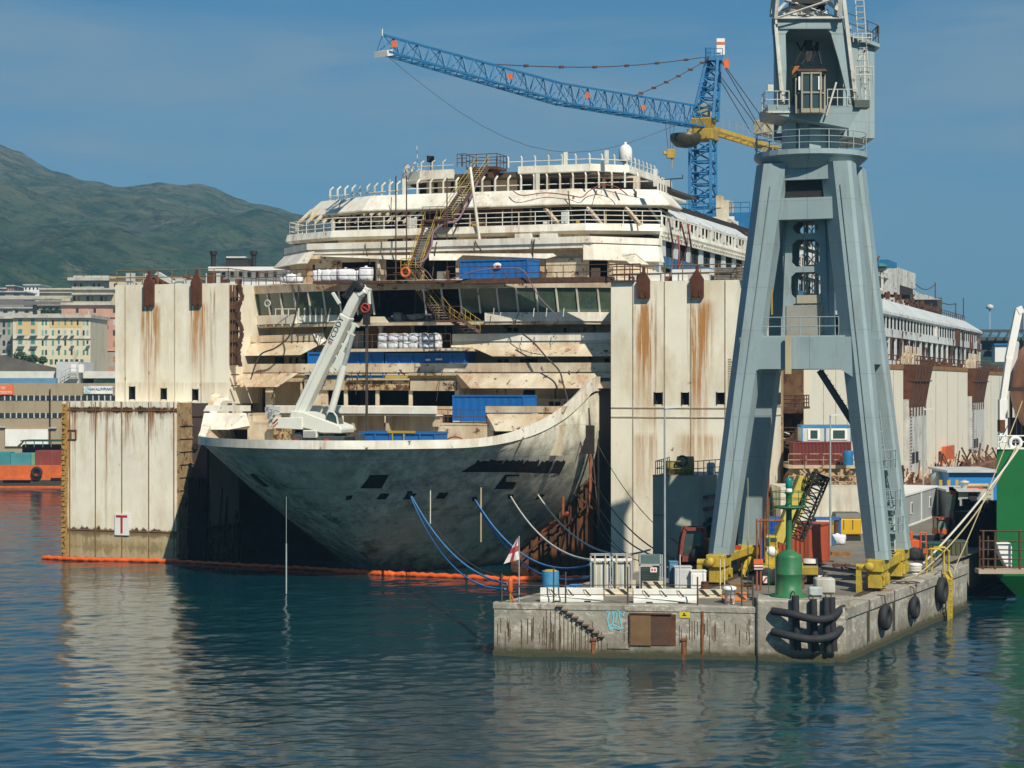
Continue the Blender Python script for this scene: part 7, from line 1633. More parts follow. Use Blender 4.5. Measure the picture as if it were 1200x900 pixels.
# slim poles
for px, pyt, pyb, lb, r, mt in ((779, 478, 691, 'tall grey lamp post in front of the dark caisson', .075, GALV), (876.5, 560, 700, 'short pale pole behind the white bucket', .03, M('post_tan', (0,0,0))), (797, 650, 700, 'pale pole rising behind the second white barrier', .05, LGREY), (849, 655, 700, 'left cream pole under the left crane beam', .05, M('post_cream', (.60,.52,.36))), (844, 655, 700, 'right cream pole under the left crane beam', .05, M('post_cream', (0,0,0))), (973, 487, 640, 'thin lamp post behind the green beacon', .09, GALV), (1082, 480, 595, 'tall thin lamp post before the wide pale tower', .1, GALV)):
    a = G(px, pyb); t = thing('lamp_post' if 'lamp' in lb else 'pole', lb, 'lamp post' if 'lamp' in lb else 'pole', a)
    h_ = (pyb-pyt)*a[1]/F; b = MB(); b.tube((0, 0, 0), (0, 0, h_), r, 8, r2=r*.6); b.build('post', mt, t)
    if 'lamp' in lb: b = MB(); b.hexa([(0, -.1, h_-.05), (.9, -.15, h_+.02), (.9, .15, h_+.02), (0, .1, h_-.05), (0, -.06, h_+.1), (.9, -.12, h_+.15), (.9, .12, h_+.15), (0, .06, h_+.1)]); b.build('lamp_head', LGREY, t)
for k in range(6):
    px = 931+k*6+60*(k > 2)*0; a = G(950+k*5.2, 618); b = MB(); b.tube(a, (a[0], a[1], QZ+2.6), .05, 5); tag(b.build('scaffold_post', RPO), 'thin dark post standing before the cream wall, %s from the left' % ['first', 'second', 'third', 'fourth', 'fifth', 'last'][k], 'post', 'thin posts before the cream wall')

# ================================================================ dark caisson with hawsers
Y = 131.5; x0 = GX(765, Y); x1 = GX(818, Y)
t = thing('caisson', 'dark grey green caisson in crane shadow with railing and yellow hawser reels on top', 'caisson', (x0, Y, 0))
CZ = H-(558-450)*Y/F
CAI = M('caisson_greygreen', (.30,.33,.28), rough=.8, var=.15, vs=1, streak=.4, scol=(.2,.17,.1), dirt=.4, dcol=(.16,.16,.12))
s0, s1 = (x1+sin(radians(30))*7.5, Y+cos(radians(30))*7.5), (x0+sin(radians(14))*7, Y+cos(radians(14))*7.5)
b = MB(); b.prism([(x0, Y, 0), (x1, Y-.35, 0), (s0[0], s0[1], 0), (s1[0], s1[1], 0)], [(x0, Y, CZ), (x1, Y-.35, CZ), (s0[0], s0[1], CZ), (s1[0], s1[1], CZ)]); b.build('shell', CAI, t, True)
b = MB(); [b.box(x0+.01, Y-.1, z, x1, Y-.02, z+.04) for z in (3.6, 6.2)]; b.build('plate_seam', M('seam_dark', (.10,.11,.09)), t, True)
b = MB(); 
for z in (7.4, 6.6, 5.6): b.beam((x1+.5, Y+.25, z), (s0[0]-.2, s0[1]-.5, z), .5, .18)
b.build('side_beam', M('beam_dark', (.07,.08,.07)), t, True)
b = MB(); b.extr([(x1+.8, Y+.7, 3.2), (s0[0]-.6, s0[1]-1.2, 3.2), (s0[0]-.6, s0[1]-1.2, 6.0), (x1+.8, Y+.7, 6.0)], (.12, -.07, 0)); b.build('side_shade_panel', BLACK, t, True)  # black slab paints the shadow on the caisson's right side
b = MB(); b.rail([(x0+.2, Y+.2, CZ), (x1, Y+.1, CZ), (s0[0], s0[1], CZ)], 1.0, .9, .03, 2); b.rail([(x0+.2, Y+.2, CZ), (s1[0], s1[1], CZ)], 1.0, 1, .03, 2); b.box(x0, Y-.05, CZ, x1, Y+.1, CZ+.1); b.build('railing', M('rail_ochre', (.28,.22,.12), var=.3), t, True)
for cx, r in ((GX(792, Y), .45), (GX(805, Y), .62)):
    b = MB(); b.lathe((0, 0, 0), [(.1, -.6), (r, -.55), (r, .55), (.1, .6)], 16); b.v = [(cx+v[2], Y+1.2+v[0], CZ+r+.05+v[1]) for v in b.v]; tag(b.build('hawser_reel', M('reel_yellow', (.33,.25,.05), var=.4, vs=3, dirt=.5)), 'yellowish hawser reel on the dark caisson, %s one' % ('smaller left' if r < .5 else 'larger right'), 'reel')
b = MB(); b.ring((GX(800, Y), Y+.4, CZ+1.0), .33, .07, 'y', 18, 6); tag(b.build('cable_ring', BLACK), 'black ring standing up between the two yellow reels', 'ring')
b = MB(); b.lathe((GX(833, Y+3), Y+3, CZ), [(.2, 0), (.28, .1), (.28, .7), (.2, .8)], 12); tag(b.build('drum', LGREY), 'small grey drum at the right end of the caisson top', 'drum')

# ================================================================ harbour crane
CXc, CYc = 18.3, 120.3
t = thing('harbour_crane', 'tall pale blue grey portal crane on yellow bogies at the quay edge', 'harbour crane', (CXc, CYc, QZ), -A20)
HC = t
gz = 1.86; B_ = lambda x, y, z: Vector((x, y, z))
topz = 25.4; bw_, bd_ = 4.75, 3.75; tw_, td_ = 1.95, 1.75
def legc(sx, sy, z):
    s = (z-gz)/(topz-gz); return B_(sx*lerp(bw_, tw_, s), sy*lerp(bd_, td_, s), z)
def legsec(sx, sy, z):
    s = (z-gz)/(topz-gz); w_ = lerp(.72, 1.0, s); c = legc(sx, sy, z)
    if sx < 0: ch = [(-1, .55), (-1, -.1), (-.35, -1), (1, -1), (1, .8), (-.8, .8)]
    else: ch = [(-1, -.15), (-.05, -1), (.8, -1), (1, -.8), (1, .8), (-1, .8)]
    return [(c.x+a*w_, c.y+q*w_*sy*(-1) if sy > 0 and False else c.y+q*w_, z) for a, q in ch]
for sx in (-1, 1):
    for sy in (-1, 1):
        b = MB(); lv = [gz, 6, 11, 16, 21, topz]; secs = [legsec(sx, sy, z) for z in lv]
        for a, c in zip(secs[:-1], secs[1:]): b.add(a+c, [(i, (i+1) % 6, 6+(i+1) % 6, 6+i) for i in range(6)])
        b.add(secs[0], [range(6)]); b.add(secs[-1], [range(6)]); b.build('portal_leg', HGREY, t)
# portal girders with haunches (front, back, sides)
gz0, gz1 = 13.0, 14.9
for sy in (-1, 1):
    z0, z1 = gz0, gz1; a0 = legc(-1, sy, z0); a1 = legc(-1, sy, z1); a2 = legc(-1, sy, z0-1.6); y = a0.y
    pts = [(a0.x-.3, z1), (-a0.x+.3, z1), (-a0.x+.3, z0-.2), (-a2.x-.9, z0-1.9), (-a2.x-1.5, z0), (a2.x+1.5, z0), (a2.x+.9, z0-1.9), (a0.x-.3, z0-.2)]
    pts = [(a0.x-.2, z1), (-a0.x+.2, z1), (-a2.x-.2, z0-.6), (-a0.x-1.0, z0), (a0.x+1.0, z0), (a2.x+.2, z0-.6)]
    b = MB(); b.prism([(x, y-.68, z) for x, z in pts], [(x, y+.68, z) for x, z in pts]); b.box(-.45, y-.74, z0, -.25, y-.68, z1); b.build('portal_girder', HGREY, t)
for sx in (-1, 1):
    a = legc(sx, 1, gz0+.3); b = MB(); b.box(a.x-.6, -a.y, gz0+.3, a.x+.6, a.y, gz1-.05); b.build('side_girder', HGREY, t)
b = MB(); a = legc(1, 1, 22.6); b.box(-a.x, -a.y-.62, 22.0, a.x, -a.y+.3, 23.3); b.build('top_cross_beam', HGREY, t)
b = MB(); b.box(-a.x, a.y-.3, 22.0, a.x, a.y+.5, 23.3); b.box(-a.x-.4, -a.y, 22, -a.x+.4, a.y, 23.3); b.box(a.x-.4, -a.y, 22, a.x+.4, a.y, 23.3); b.build('top_ring_beam', HGREY, t)
b = MB(); b.box(-2.0, -1.9, 23.3, 2.0, 1.9, 24.5); b.build('slewing_pit', BLACK, t)
b = MB(); b.lathe((0, 0, 0), [(2.6, 25.1), (3.35, 25.75), (3.45, 25.85), (3.45, 26.15), (0, 26.15)], 32, sm=False); b.box(-2.5, -2.4, 24.4, 2.5, 2.4, 25.3); b.build('ring_platform', HGREY, t)
b = MB(); n_ = 24
for k in range(n_):
    a = 2*pi*k/n_; a2 = 2*pi*(k+1)/n_; p = (3.4*cos(a), 3.4*sin(a), 26.15); q = (3.4*cos(a2), 3.4*sin(a2), 26.15)
    if k % 2 == 0: b.tube(p, (p[0], p[1], 27.3), .035, 5)
    for z in (.38, .76, 1.15): b.tube((p[0], p[1], p[2]+z), (q[0], q[1], q[2]+z), .025, 5)
b.build('platform_railing', HGREY, t)
# inner lattice tower with oval holes
iz0, iz1 = 14.9, 22.2
for y in (-1.05, 1.05):
    b = MB()
    X0, X1 = lambda z: lerp(-1.55, -1.25, (z-iz0)/(iz1-iz0)), lambda z: lerp(1.35, 1.1, (z-iz0)/(iz1-iz0))
    for sgn, fx in ((-1, X0), (1, X1)):
        b.prism([(fx(iz0), y-.08, iz0), (fx(iz0)-sgn*.42, y-.08, iz0), (fx(iz1)-sgn*.42, y-.08, iz1), (fx(iz1), y-.08, iz1)], [(fx(iz0), y+.08, iz0), (fx(iz0)-sgn*.42, y+.08, iz0), (fx(iz1)-sgn*.42, y+.08, iz1), (fx(iz1), y+.08, iz1)])
    for z in (14.9, 17.0, 18.9, 20.9, 22.0): b.box(X0(z)+.35, y-.078, z, X1(z)-.35, y+.078, z+(.35 if z < 22 else .2))
    for z0_, z1_ in ((15.25, 17), (17.35, 18.9), (19.25, 20.9), (21.25, 22)):
        for sgn, fx in ((-1, X0), (1, X1)):
            for zz, dz in ((z0_, 1), (z1_, -1)): x = fx(zz)-sgn*.40; b.prism([(x, y-.076, zz), (x-sgn*.3, y-.076, zz), (x, y-.076, zz+dz*.3)], [(x, y+.076, zz), (x-sgn*.3, y+.076, zz), (x, y+.076, zz+dz*.3)])
    b.build('inner_tower_frame', HGREY, t)
b = MB(); b.box(-1.5, -1.0, iz0, -1.3, 1.0, iz1); b.box(1.15, -1.0, iz0, 1.33, 1.0, iz1); b.build('inner_tower_side', HGREY, t)
b = MB(); b.box(-1.25, -1.2, 14.95, 1.0, -1.13, 16.9); b.build('machinery_cover', M('cover_greybrown', (.30,.29,.26), rough=.6, var=.15, dirt=.4), t)
b = MB(); b.box(-.6, -1.22, 17.0, .9, -1.14, 17.5); b.build('tan_panel', M('panel_tan', (.40,.36,.27)), t)
b = MB(); b.truss((0, .2, 15), (0, .2, 22), .7, .7, 8, .05); b.rail([(.3, .6, 15), (.3, .6, 22)], .4, .5, .03); [b.tube((-.5+.25*k, .5, 16), (-.5+.25*k, .5, 22), .03, 5) for k in range(4)]; b.build('inner_ladder', HWHITE, t)
b = MB(); b.box(-3.2, -3.1, 14.9, 3.2, -1.6, 15.0); b.rail([(-2.3, -3.05, 15), (2.3, -3.05, 15)], 1.1, 1.1, .03, 2); b.build('portal_walkway', HGREY, t)
b = MB(); b.box(-2.0, -2.0, 16.3, -1.93, -1.9, 18.5); b.build('yellow_cable', OCHRE, t)
b = MB(); b.tube((-2.25, -1.9, 15), (-2.05, -1.8, 24), .06); b.tube((2.2, -1.9, 15), (2.0, -1.8, 22), .05); b.box(-1.75, -2.9, 8.0, -1.5, -2.8, 14.9) if False else None; b.build('conduit', HWHITE, t)
b = MB(); b.box(-.75, -3.85, 12.7, -.4, -3.72, 15.0); b.build('tan_post', M('post_tan', (0,0,0)), t)
# stair under portal girder and ladders on the right legs
b = MB(); b.beam((.9, -2, 12.9), (3.2, -2, 9.3), .08, .3); b.beam((.9, -1.4, 12.9), (3.2, -1.4, 9.3), .08, .3); [b.box(.9+2.3*k/12, -2, 12.9-3.6*k/12, 1.15+2.3*k/12, -1.4, 12.94-3.6*k/12) for k in range(12)]; b.box(3.0, -2.1, 9.2, 4.2, -1.0, 9.3); b.rail([(3.1, -2.1, 9.3), (4.2, -2.1, 9.3)], 1.1, .5, .03); b.build('portal_stair', M('stair_dark', (.08,.09,.09), rough=.7), t)
b = MB()
for k in range(30): z = 4+k*.3
def lp(z, dx): c = legc(1, 0, z); return (c.x+dx, 0, z)
[b.tube(lp(2.5, d_), lp(10.5, d_), .035, 5) for d_ in (-.1, .5)]; [b.tube(lp(2.6+.3*k, -.1), lp(2.6+.3*k, .5), .022, 4) for k in range(27)]
for z in (10.3, 9.2, 8.4, 7.6): c = lp(z, .2); b.ring((c[0], c[1]-.3, c[2]), .38, .025, 'z', 12, 4)
b.build('leg_ladder', HGREY, t)
for z, h_ in ((7.0, 1.1), (4.6, 1.1), (3.2, .9)):
    c = lp(z, 0); b = MB(); b.box(c[0]-.7, -.9, z-.08, c[0]+.9, .9, z); b.rail([(c[0]-.7, -.9, z), (c[0]+.9, -.9, z), (c[0]+.9, .9, z), (c[0]-.7, .9, z)], h_, .8, .03, 2); b.build('leg_landing', HGREY, t)
b = MB()
for z0_, z1_, s_ in ((2.0, 4.6, 1), (4.6, 7.0, -1)):
    c0, c1 = lp(z0_, .2), lp(z1_, .2)
    for dx in (-.3, .35): b.beam((c0[0]+dx, -.9*s_, z0_), (c1[0]+dx, .7*s_, z1_), .07, .22)
    for k in range(9): s = k/9; b.box(lerp(c0[0], c1[0], s)-.3, lerp(-.9, .7, s)*s_-.1, lerp(z0_, z1_, s), lerp(c0[0], c1[0], s)+.35, lerp(-.9, .7, s)*s_+.1, lerp(z0_, z1_, s)+.03)
b.build('leg_stair', HGREY, t)
# yellow bogie beams
for sx in (-1, 1):
    bm_ = MB(); x = sx*bw_
    bm_.box(x-.45, -bd_-1.3, gz-.55, x+.45, bd_+1.3, gz+.0); bm_.box(x-.55, -bd_-1.35, gz-.72, x+.55, -bd_+.6, gz+.04); bm_.box(x-.55, bd_-.6, gz-.72, x+.55, bd_+1.3, gz+.04)
    if sx > 0: bm_ = MB(); bm_.box(x-.5, -bd_-1.3, gz-.7, x+.5, -bd_+1.2, gz+.03); bm_.box(x-.5, bd_-1.2, gz-.7, x+.5, bd_+1.3, gz+.03); bm_.hexa([(x-.35, -bd_+1.2, gz-.75), (x+.35, -bd_+1.2, gz-.75), (x+.35, bd_-1.2, gz-.75), (x-.35, bd_-1.2, gz-.75), (x-.35, -bd_+1.2, gz-.1), (x+.35, -bd_+1.2, gz-.1), (x+.35, bd_-1.2, gz-.1), (x-.35, bd_-1.2, gz-.1)])
    bm_.build('sill_beam', YEL, t, bevel=.05)
    for sy in (-1, 1):
        y = sy*bd_; b = MB()
        b.box(x-.42, y-1.15, .22, x+.42, y-.1, gz-.72); b.box(x-.42, y+.15, .22, x+.42, y+1.1, gz-.72); b.box(x-.55, y-.9, .5, x-.42, y-.3, 1.0); b.box(x+.42, y-1.0, .35, x+.56, y-.25, .95); b.box(x+.42, y+.3, .35, x+.56, y+.95, .95)
        bo = b.build('bogie', YEL, t, bevel=.03)
        for yy in (-.75, -.35, .45, .85):
            b = MB(); b.lathe((0, 0, 0), [(.1, -.5), (.26, -.48), (.3, -.1), (.3, .1), (.26, .48), (.1, .5)], 14); b.v = [(x+v[2]*.25, y+yy+v[0], .3+v[1]) for v in b.v]; b.build('wheel', RSTEEL, bo)
    b = MB(); 
    for xx in (x-.7, ): b.lathe((0, 0, 0), [(.0, -.3), (.27, -.3), (.27, .25), (0, .25)], 14)
    b.v = [(x-.25+v[0], -bd_-1.5+v[2], gz-.35+v[1]) for v in b.v]; b.build('buffer', YEL, t)
    b = MB(); b.beam((x-.85, -bd_-1.5, 0), (x-.85, -bd_-1.5, gz-.55), .3, .4); b.tube((x-1.0, -bd_-1.5, gz-.4), (x-.4, -bd_-1.5, gz-.4), .2, 10); b.build('storm_strut', YEL, t)
    if sx < 0: b = MB(); b.beam((x+.2, bd_-2.5, .05), (x+.2, bd_-.6, gz-.6), .2, .3); b.build('diagonal_strut', YEL, t)
    b = MB(); b.cbox(x+.3, -.4, gz, .3, .4, .25); b.build('red_motor', REDP, t)
# slewing upper part (house turned square to the camera)
r_ = A20
def U(x, y, z): return (x*cos(r_)-y*sin(r_), x*sin(r_)+y*cos(r_), z)
up = lambda mb: mb.xf(lambda x, y, z: U(x, y, z))
uz = 26.15
b = MB(); b.box(-1.6, -1.1, uz, -1.05, 1.2, uz+2.0); b.box(1.05, -1.1, uz, 1.6, 1.2, uz+2.0); b.lathe((0, 0, 0), [(1.3, uz), (1.2, uz+2)], 20); b.box(-.3, -1.5, uz, .4, -1, uz+1.5); up(b).build('slewing_column', HGREY, t)
# floor frame of the house
b = MB(); b.hexa([(-2.9, -2.6, uz+2.2), (1.9, -2.6, uz+1.3), (1.9, 1.5, uz+1.3), (-2.9, 1.5, uz+2.2), (-3.0, -2.7, uz+2.7), (2.7, -2.7, uz+2.6), (2.7, 1.5, uz+2.6), (-3.0, 1.5, uz+2.7)]); up(b).build('house_floor', HGREY, t)
# machine house
b = MB(); hz0, hz1 = uz+1.2, uz+7.35
b.prism([(-1.5, 2.6, hz0), (2.0, 2.6, hz0), (2.1, .6, hz0), (4.2, 1.5, hz0), (4.2, 6.5, hz0), (-.8, 6.5, hz0)], [(-1.5, 2.6, hz1), (2.0, 2.6, hz1), (2.1, .6, hz1), (4.2, 1.5, hz1-.55), (4.2, 6.5, hz1-.55), (-.8, 6.5, hz1)]); b.box(-1.9, -1.9, uz+2.7, -1.8, 2.4, hz1); b.box(-1.9, 2.5, hz0, -1.4, 2.7, hz1); up(b).build('machine_house', HGREY, t)  # left side wall added to keep the recessed front in shade
b = MB(); b.prism([(-1.75, -1.9, hz1), (2.2, -1.9, hz1), (2.2, 0, hz1), (4.5, 1.3, hz1-.55), (4.5, 6.8, hz1-.55), (-1.0, 6.8, hz1)], [(-1.75, -1.9, hz1+.22), (2.2, -1.9, hz1+.22), (2.2, 0, hz1+.22), (4.5, 1.3, hz1-.33), (4.5, 6.8, hz1-.33), (-1.0, 6.8, hz1+.22)]); up(b).build('house_roof', HGREY, t)  # front overhang added to throw shade on the recessed house front
b = MB(); b.rail([(1.7, 0, hz1+.22), (2.2, 0, hz1+.22), (4.4, 1.3, hz1-.33), (4.4, 6.5, hz1-.33)], 1.15, .85, .035, 2); b.cbox(4.4, 1.5, hz1+.3, .2, .2, .5); up(b).build('roof_railing', M('rail_dark', (.10,.12,.13)), t)
# front trapezoid frame (boom foot)
def plate(pts, y0, y1, mt, nm): b = MB(); b.prism([(x, y0, z) for x, z in pts], [(x, y1, z) for x, z in pts]); return up(b).build(nm, mt, t)
fy = -2.3
zt0 = uz+7.9
plate([(-2.35, uz+2.8), (-1.85, uz+2.8), (-1.8, uz+5.0), (-1.85, zt0-.9), (-2.2, zt0-.6), (-2.6, zt0-.6)], fy, fy+.35, HGREY, 'boom_frame_leg')
plate([(2.0, uz+2.8), (2.4, uz+2.8), (1.65, zt0-.6), (1.2, zt0-.6), (.9, zt0-.95), (1.35, uz+5.4)], fy, fy+.35, HGREY, 'boom_frame_leg')
plate([(-2.62, zt0-.9), (-1.85, zt0-.9), (-1.6, zt0-.6), (.65, zt0-.6), (.9, zt0-.9), (1.75, zt0-.9), (1.55, zt0), (-2.66, zt0)], fy-.02, fy+.33, HGREY, 'boom_frame_head')
b = MB(); b.beam((-2.0, fy-.1, uz+2.9), (-2.7, fy-.1, zt0+2.6), .13, .2); b.beam((2.35, fy-.1, uz+2.9), (1.45, fy-.1, zt0+2.6), .22, .3); b.beam((-2.15, fy-.1, uz+2.9), (-2.8, fy-.1, zt0+2.6), .08, .5); b.box(-2.6, fy-.25, zt0, 1.6, fy+.4, zt0+.12); up(b).build('boom_chord', HWHITE, t)
b = MB(); b.truss((-.6, fy+.2, zt0+.1), (-.6, fy-.4, zt0+2.6), 3.9, 1.6, 2, .11, up=(0, 1, 0), w2=3.6); b.beam((-2.5, fy, zt0+.3), (-.5, fy, zt0+2.4), .16); b.beam((1.4, fy, zt0+.5), (-.6, fy, zt0+1.9), .22); up(b).build('boom_lattice', HWHITE, t)
b = MB(); random.seed(6)
for k in range(22): b.beam((random.uniform(-2.3, 1.1), fy+.6, zt0+random.uniform(.1, .5)), (random.uniform(-2.3, 1.1), fy+1.2, zt0+random.uniform(.2, .8)), random.uniform(.08, .22))
b.lathe((0, 0, 0), [(.1, -1.4), (.45, -1.4), (.45, 1.4), (.1, 1.4)], 14); n0 = len(b.v)
b.v = [v if i < n0-56-40 else v for i, v in enumerate(b.v)]; up(b).build('winch_gear', HWHITE, t)
b = MB(); b.beam((-1.6, 0, zt0+.6), (1.0, 0, zt0+1.8), .8, .8); b.box(-1.2, .1, zt0+.9, .9, 1.0, zt0+2.4); up(b).build('hoist_machinery', BLACK, t)
b = MB(); [b.beam((x, fy+.8, zt0-2.6), (x2, fy+1.2, zt0-1.2), .09) for x, x2 in ((-1.2, -.5), (-.4, -1), (-.2, .3), (.4, .2), (-.8, .3))]; b.box(-.5, fy+1.0, zt0-2.4, -.1, fy+1.3, zt0-1.1); up(b).build('sheave_block', BLACK, t)
b = MB(); b.cbox(-1.05, -1.0, uz+5.0-.5, .5, .4, .75); up(b).build('orange_lamp_box', M('lamp_amber', (.30,.11,.02)), t)
# driver cabin
cabx0, cabx1, cz0, cz1 = -1.35, .35, uz+2.1, uz+4.5
b = MB(); pl = [(cabx0, -3.2), (cabx0+.3, -3.55), (cabx1-.3, -3.6), (cabx1, -3.2), (cabx1, -1.6), (cabx0, -1.6)]
b.prism([(x, y, cz0) for x, y in pl], [(x, y, cz0+.25) for x, y in pl]); b.prism([(x, y, cz1-.1) for x, y in pl], [(x, y, cz1+.05) for x, y in pl]); b.prism([(x, y, (cz0+cz1)/2-.05) for x, y in pl], [(x, y, (cz0+cz1)/2+.05) for x, y in pl])
for (x, y) in pl+[(-.5, -3.58)]: b.box(x-.05, y-.05, cz0, x+.05, y+.05, cz1)
cab = up(b).build('driver_cabin', M('cabin_cream', (.30,.28,.21), rust=.3, dirt=.4), t)
b = MB(); pi_ = [(x*.96-.02, y+.08) for x, y in pl]; b.prism([(x, y, cz0+.2) for x, y in pi_], [(x, y, cz1-.1) for x, y in pi_]); up(b).build('cabin_glazing', GLASSB, cab)
b = MB(); b.box(-.1, -3.62, cz0+1.35, .12, -3.59, cz1-.25); b.box(-1.25, -3.5, cz0+1.35, -1.12, -3.4, cz1-.25); up(b).build('cabin_curtain', WPLAIN, cab)
b = MB(); b.hexa([(-1.4, -3.6, cz1+.05), (.45, -3.65, cz1+.05), (.45, -1.5, cz1+.05), (-1.4, -1.5, cz1+.05), (-1.3, -3.4, cz1+.22), (.35, -3.4, cz1+.22), (.35, -1.6, cz1+.22), (-1.3, -1.6, cz1+.22)]); up(b).build('cabin_roof', RSTEEL, cab)
b = MB(); b.box(-3.1, -2.7, uz+2.2, -1.6, -1.0, uz+2.3); b.rail([(-1.7, -2.7, uz+2.5), (-3.1, -2.7, uz+2.5), (-3.1, -1, uz+2.5)], 1.0, .7, .03, 2); b.cbox(-2.8, -2.5, uz+3.5, .35, .35, .4); b.rail([(.6, -2.7, uz+2.6), (2.4, -2.7, uz+2.6)], 1.0, .6, .03, 2); b.beam((.5, -2.9, uz+2.0), (1.1, -2.9, uz+4.0), .1); up(b).build('side_balcony', HWHITE, t)
b = MB(); b.box(2.2, -2.9, uz+2.5, 3.1, -1.9, uz+2.95); up(b).build('floor_winch', M('winch_dark', (.07,.09,.08)), t)
b = MB()
for dx in (0, .5): b.tube((2.75+dx, -2.2, uz+3.2), (2.35+dx, -1.7, zt0+2.6), .04, 5)
for k in range(19): z = uz+3.3+k*.36; s = k/19*.4; b.tube((2.75-s, -2.2+s*.5, z), (3.25-s, -2.2+s*.5, z), .025, 4)
b.rail([(2.3, -2.4, uz+4.0), (3.4, -2.4, uz+4.0)], 1.0, .5, .035); b.rail([(2.2, -2.4, uz+6.5), (3.3, -2.4, uz+6.5)], .5, .5, .035); b.beam((3.2, -1, uz+2.8), (3.1, -1, uz+6.4), .1); b.beam((2.7, -1, uz+5.6), (3.2, -1, uz+6.3), .1); up(b).build('boom_ladder', HWHITE, t)

# ================================================================ vehicles and stores on the quay
# yellow mobile crane
a = G(897, 686); t = thing('mobile_crane', 'yellow truck crane with black lattice jib folded on its raised boom behind the beacon', 'crane', a, -radians(8))
s_ = a[1]/F
def q2(px, py, dy=0): return ((px-897)*s_, dy, (686-py)*s_)
def bx2(b, px0, px1, py0, py1, y0, y1, m=0): b.box((px0-897)*s_, y0, (686-py1)*s_, (px1-897)*s_, y1, (686-py0)*s_, m)
b = MB(); bx2(b, 893, 914, 663, 683, 0, 2.4); bx2(b, 912, 958, 664, 674, .2, 4.5); bx2(b, 940, 958, 664, 684, 1.0, 3.4); bx2(b, 896, 912, 645, 664, 1.2, 3.0); b.build('chassis', YEL, t, bevel=.05)
b = MB(); bx2(b, 897, 911, 630, 645, 1.0, 2.4); b.build('cab', YEL, t, bevel=.06); b = MB(); bx2(b, 903, 910, 631.5, 636, .95, 1.05); bx2(b, 898, 901.5, 631.5, 641, .95, 1.05); b.build('cab_window', GLASSB, t)
b = MB(); b.beam(q2(914, 640, 2.2), q2(944, 562, 2.6), .85, 1.0); b.build('boom', M('boom_yellow', (.52,.42,.08), rough=.5, dirt=.4, rust=.2), t, bevel=.05)
b = MB(); b.truss(q2(931, 633, 1.6), q2(962, 558, 2.0), .75, .9, 9, .05, rb=.035); b.truss(q2(944, 562, 2.0), q2(966, 566, 2.0), .5, .5, 3, .06); b.build('lattice_jib', BLACK, t)
b = MB(); [b.lathe((0, 0, 0), [(.2, 0), (.5, .02), (.55, .1), (.55, .35), (.2, .4)], 18) for _ in (0,)]; wv = list(b.v); wf = list(b.f)
for px, dy in ((899, -.05), (911, -.05), (944, .9), (955, .9)):
    w_ = MB(); w_.lathe((0, 0, 0), [(.2, 0), (.5, .02), (.55, .1), (.55, .35), (.2, .4)], 18); w_.v = [((px-897)*s_+v[0], dy+v[2], .55+v[1]) for v in w_.v]; w_.build('wheel', RUBBER, t)
for px in (894, 940, 958): b = MB(); bx2(b, px, px+5, 675, 683, -.15 if px < 900 else .8, .0 if px < 900 else .9); b.build('warning_plate', WPLAIN, t); b = MB(); b.beam(((px-897)*s_+.02, -.18 if px < 900 else .77, (686-682)*s_), ((px-892)*s_-.02, -.18 if px < 900 else .77, (686-676)*s_), .02, .1); b.build('red_stripe', REDP, t)
b = MB(); b.lathe((0, 0, 0), [(.0, 0), (.3, 0), (.3, .03), (0, .03)], 14); b.v = [((904-897)*s_+v[0], -.1+v[2], (686-646)*s_+v[1]) for v in b.v]; b.build('round_reflector', WPLAIN, t)
# red-lit signal frame and barrier lamp
a = G(889, 692); t = thing('signal_frame', 'tall rusty red frame with an orange and white striped board beside the yellow crane', 'frame', a)
b = MB(); s_ = a[1]/F; b.tube((-.1, 0, 0), (-.1, 0, (692-608)*s_), .06); b.tube((.12, 0, 0), (.12, 0, (692-608)*s_), .06); b.tube((-.1, 0, (692-610)*s_), (1.5, 0, (692-610)*s_), .07); b.build('post', M('red_brown_pipe', (0,0,0)), t)
b = MB(); b.box(-.3, -.15, (692-661)*s_, .25, -.1, (692-655)*s_); b.build('orange_board', ORANGE, t); b = MB(); b.box(-.28, -.15, (692-667)*s_, .23, -.1, (692-662)*s_); b.build('striped_board', WPLAIN, t); b = MB(); b.box(-.28, -.18, (692-665.4)*s_, .23, -.15, (692-663.6)*s_); b.build('red_stripe', REDP, t)
# containers on quay
def qcont(label, px0, px1, pyt, pyb, mat, W, rot, Ln, door=None, grp='containers on the quay'):
    a = G(px0, pyb); c = G(px1, pyb); s_ = a[1]/F; return container('cargo_container', label, Ln, W, (pyb-pyt)*s_, mat, ((a[0]+c[0])/2, a[1]+W/2, QZ), rot, grp, door=door)
RC = M('red_container', (.38,.07,.03), rough=.55, var=.2, rust=.3, dirt=.3)
qcont('blue container standing behind the yellow crane cab', 893, 918, 608, 655, M('navy_blue_container', (.012,.06,.30), rough=.5, var=.15), 2.4, -A20*0, 2.0)
b = container('cargo_container', 'rust red container behind the black lattice jib of the yellow crane', 4.6, 2.2, 2.6, RC, (GX(941, 130), 130, QZ+.25), radians(64), 'containers on the quay', door=None)
b = MB(); b.add([(0,0,0),(1.3,0,0),(1.6,.3,.3),(.9,.5,1.6),(.1,.4,2.0),(1.0,-.3,.0),(-.2,.2,1.0)], [(0,1,3,6),(1,2,3),(6,3,4),(0,5,1)]); a = G(966, 640); b.v = [(v[0]*1.0+a[0]-.6, v[1]+a[1], v[2]*.9+QZ) for v in b.v]; tag(b.build('blue_tarp', M('tarp_blue', (.03,.08,.16), rough=.7, var=.3, vs=3, bump=.4)), 'crumpled dark blue tarpaulin beside the red container', 'tarpaulin')
a = G(981, 638); bag('white sack lying on the quay before the yellow generator', None, 0, 0, 0); o = [x for x in COL.objects if x.name.startswith('bulk_bag')][-1]; o = COL.objects[-2]; o.location = (a[0], a[1], QZ); o.scale = (1.2, .9, .75)
if 'group' in o: del o['group']
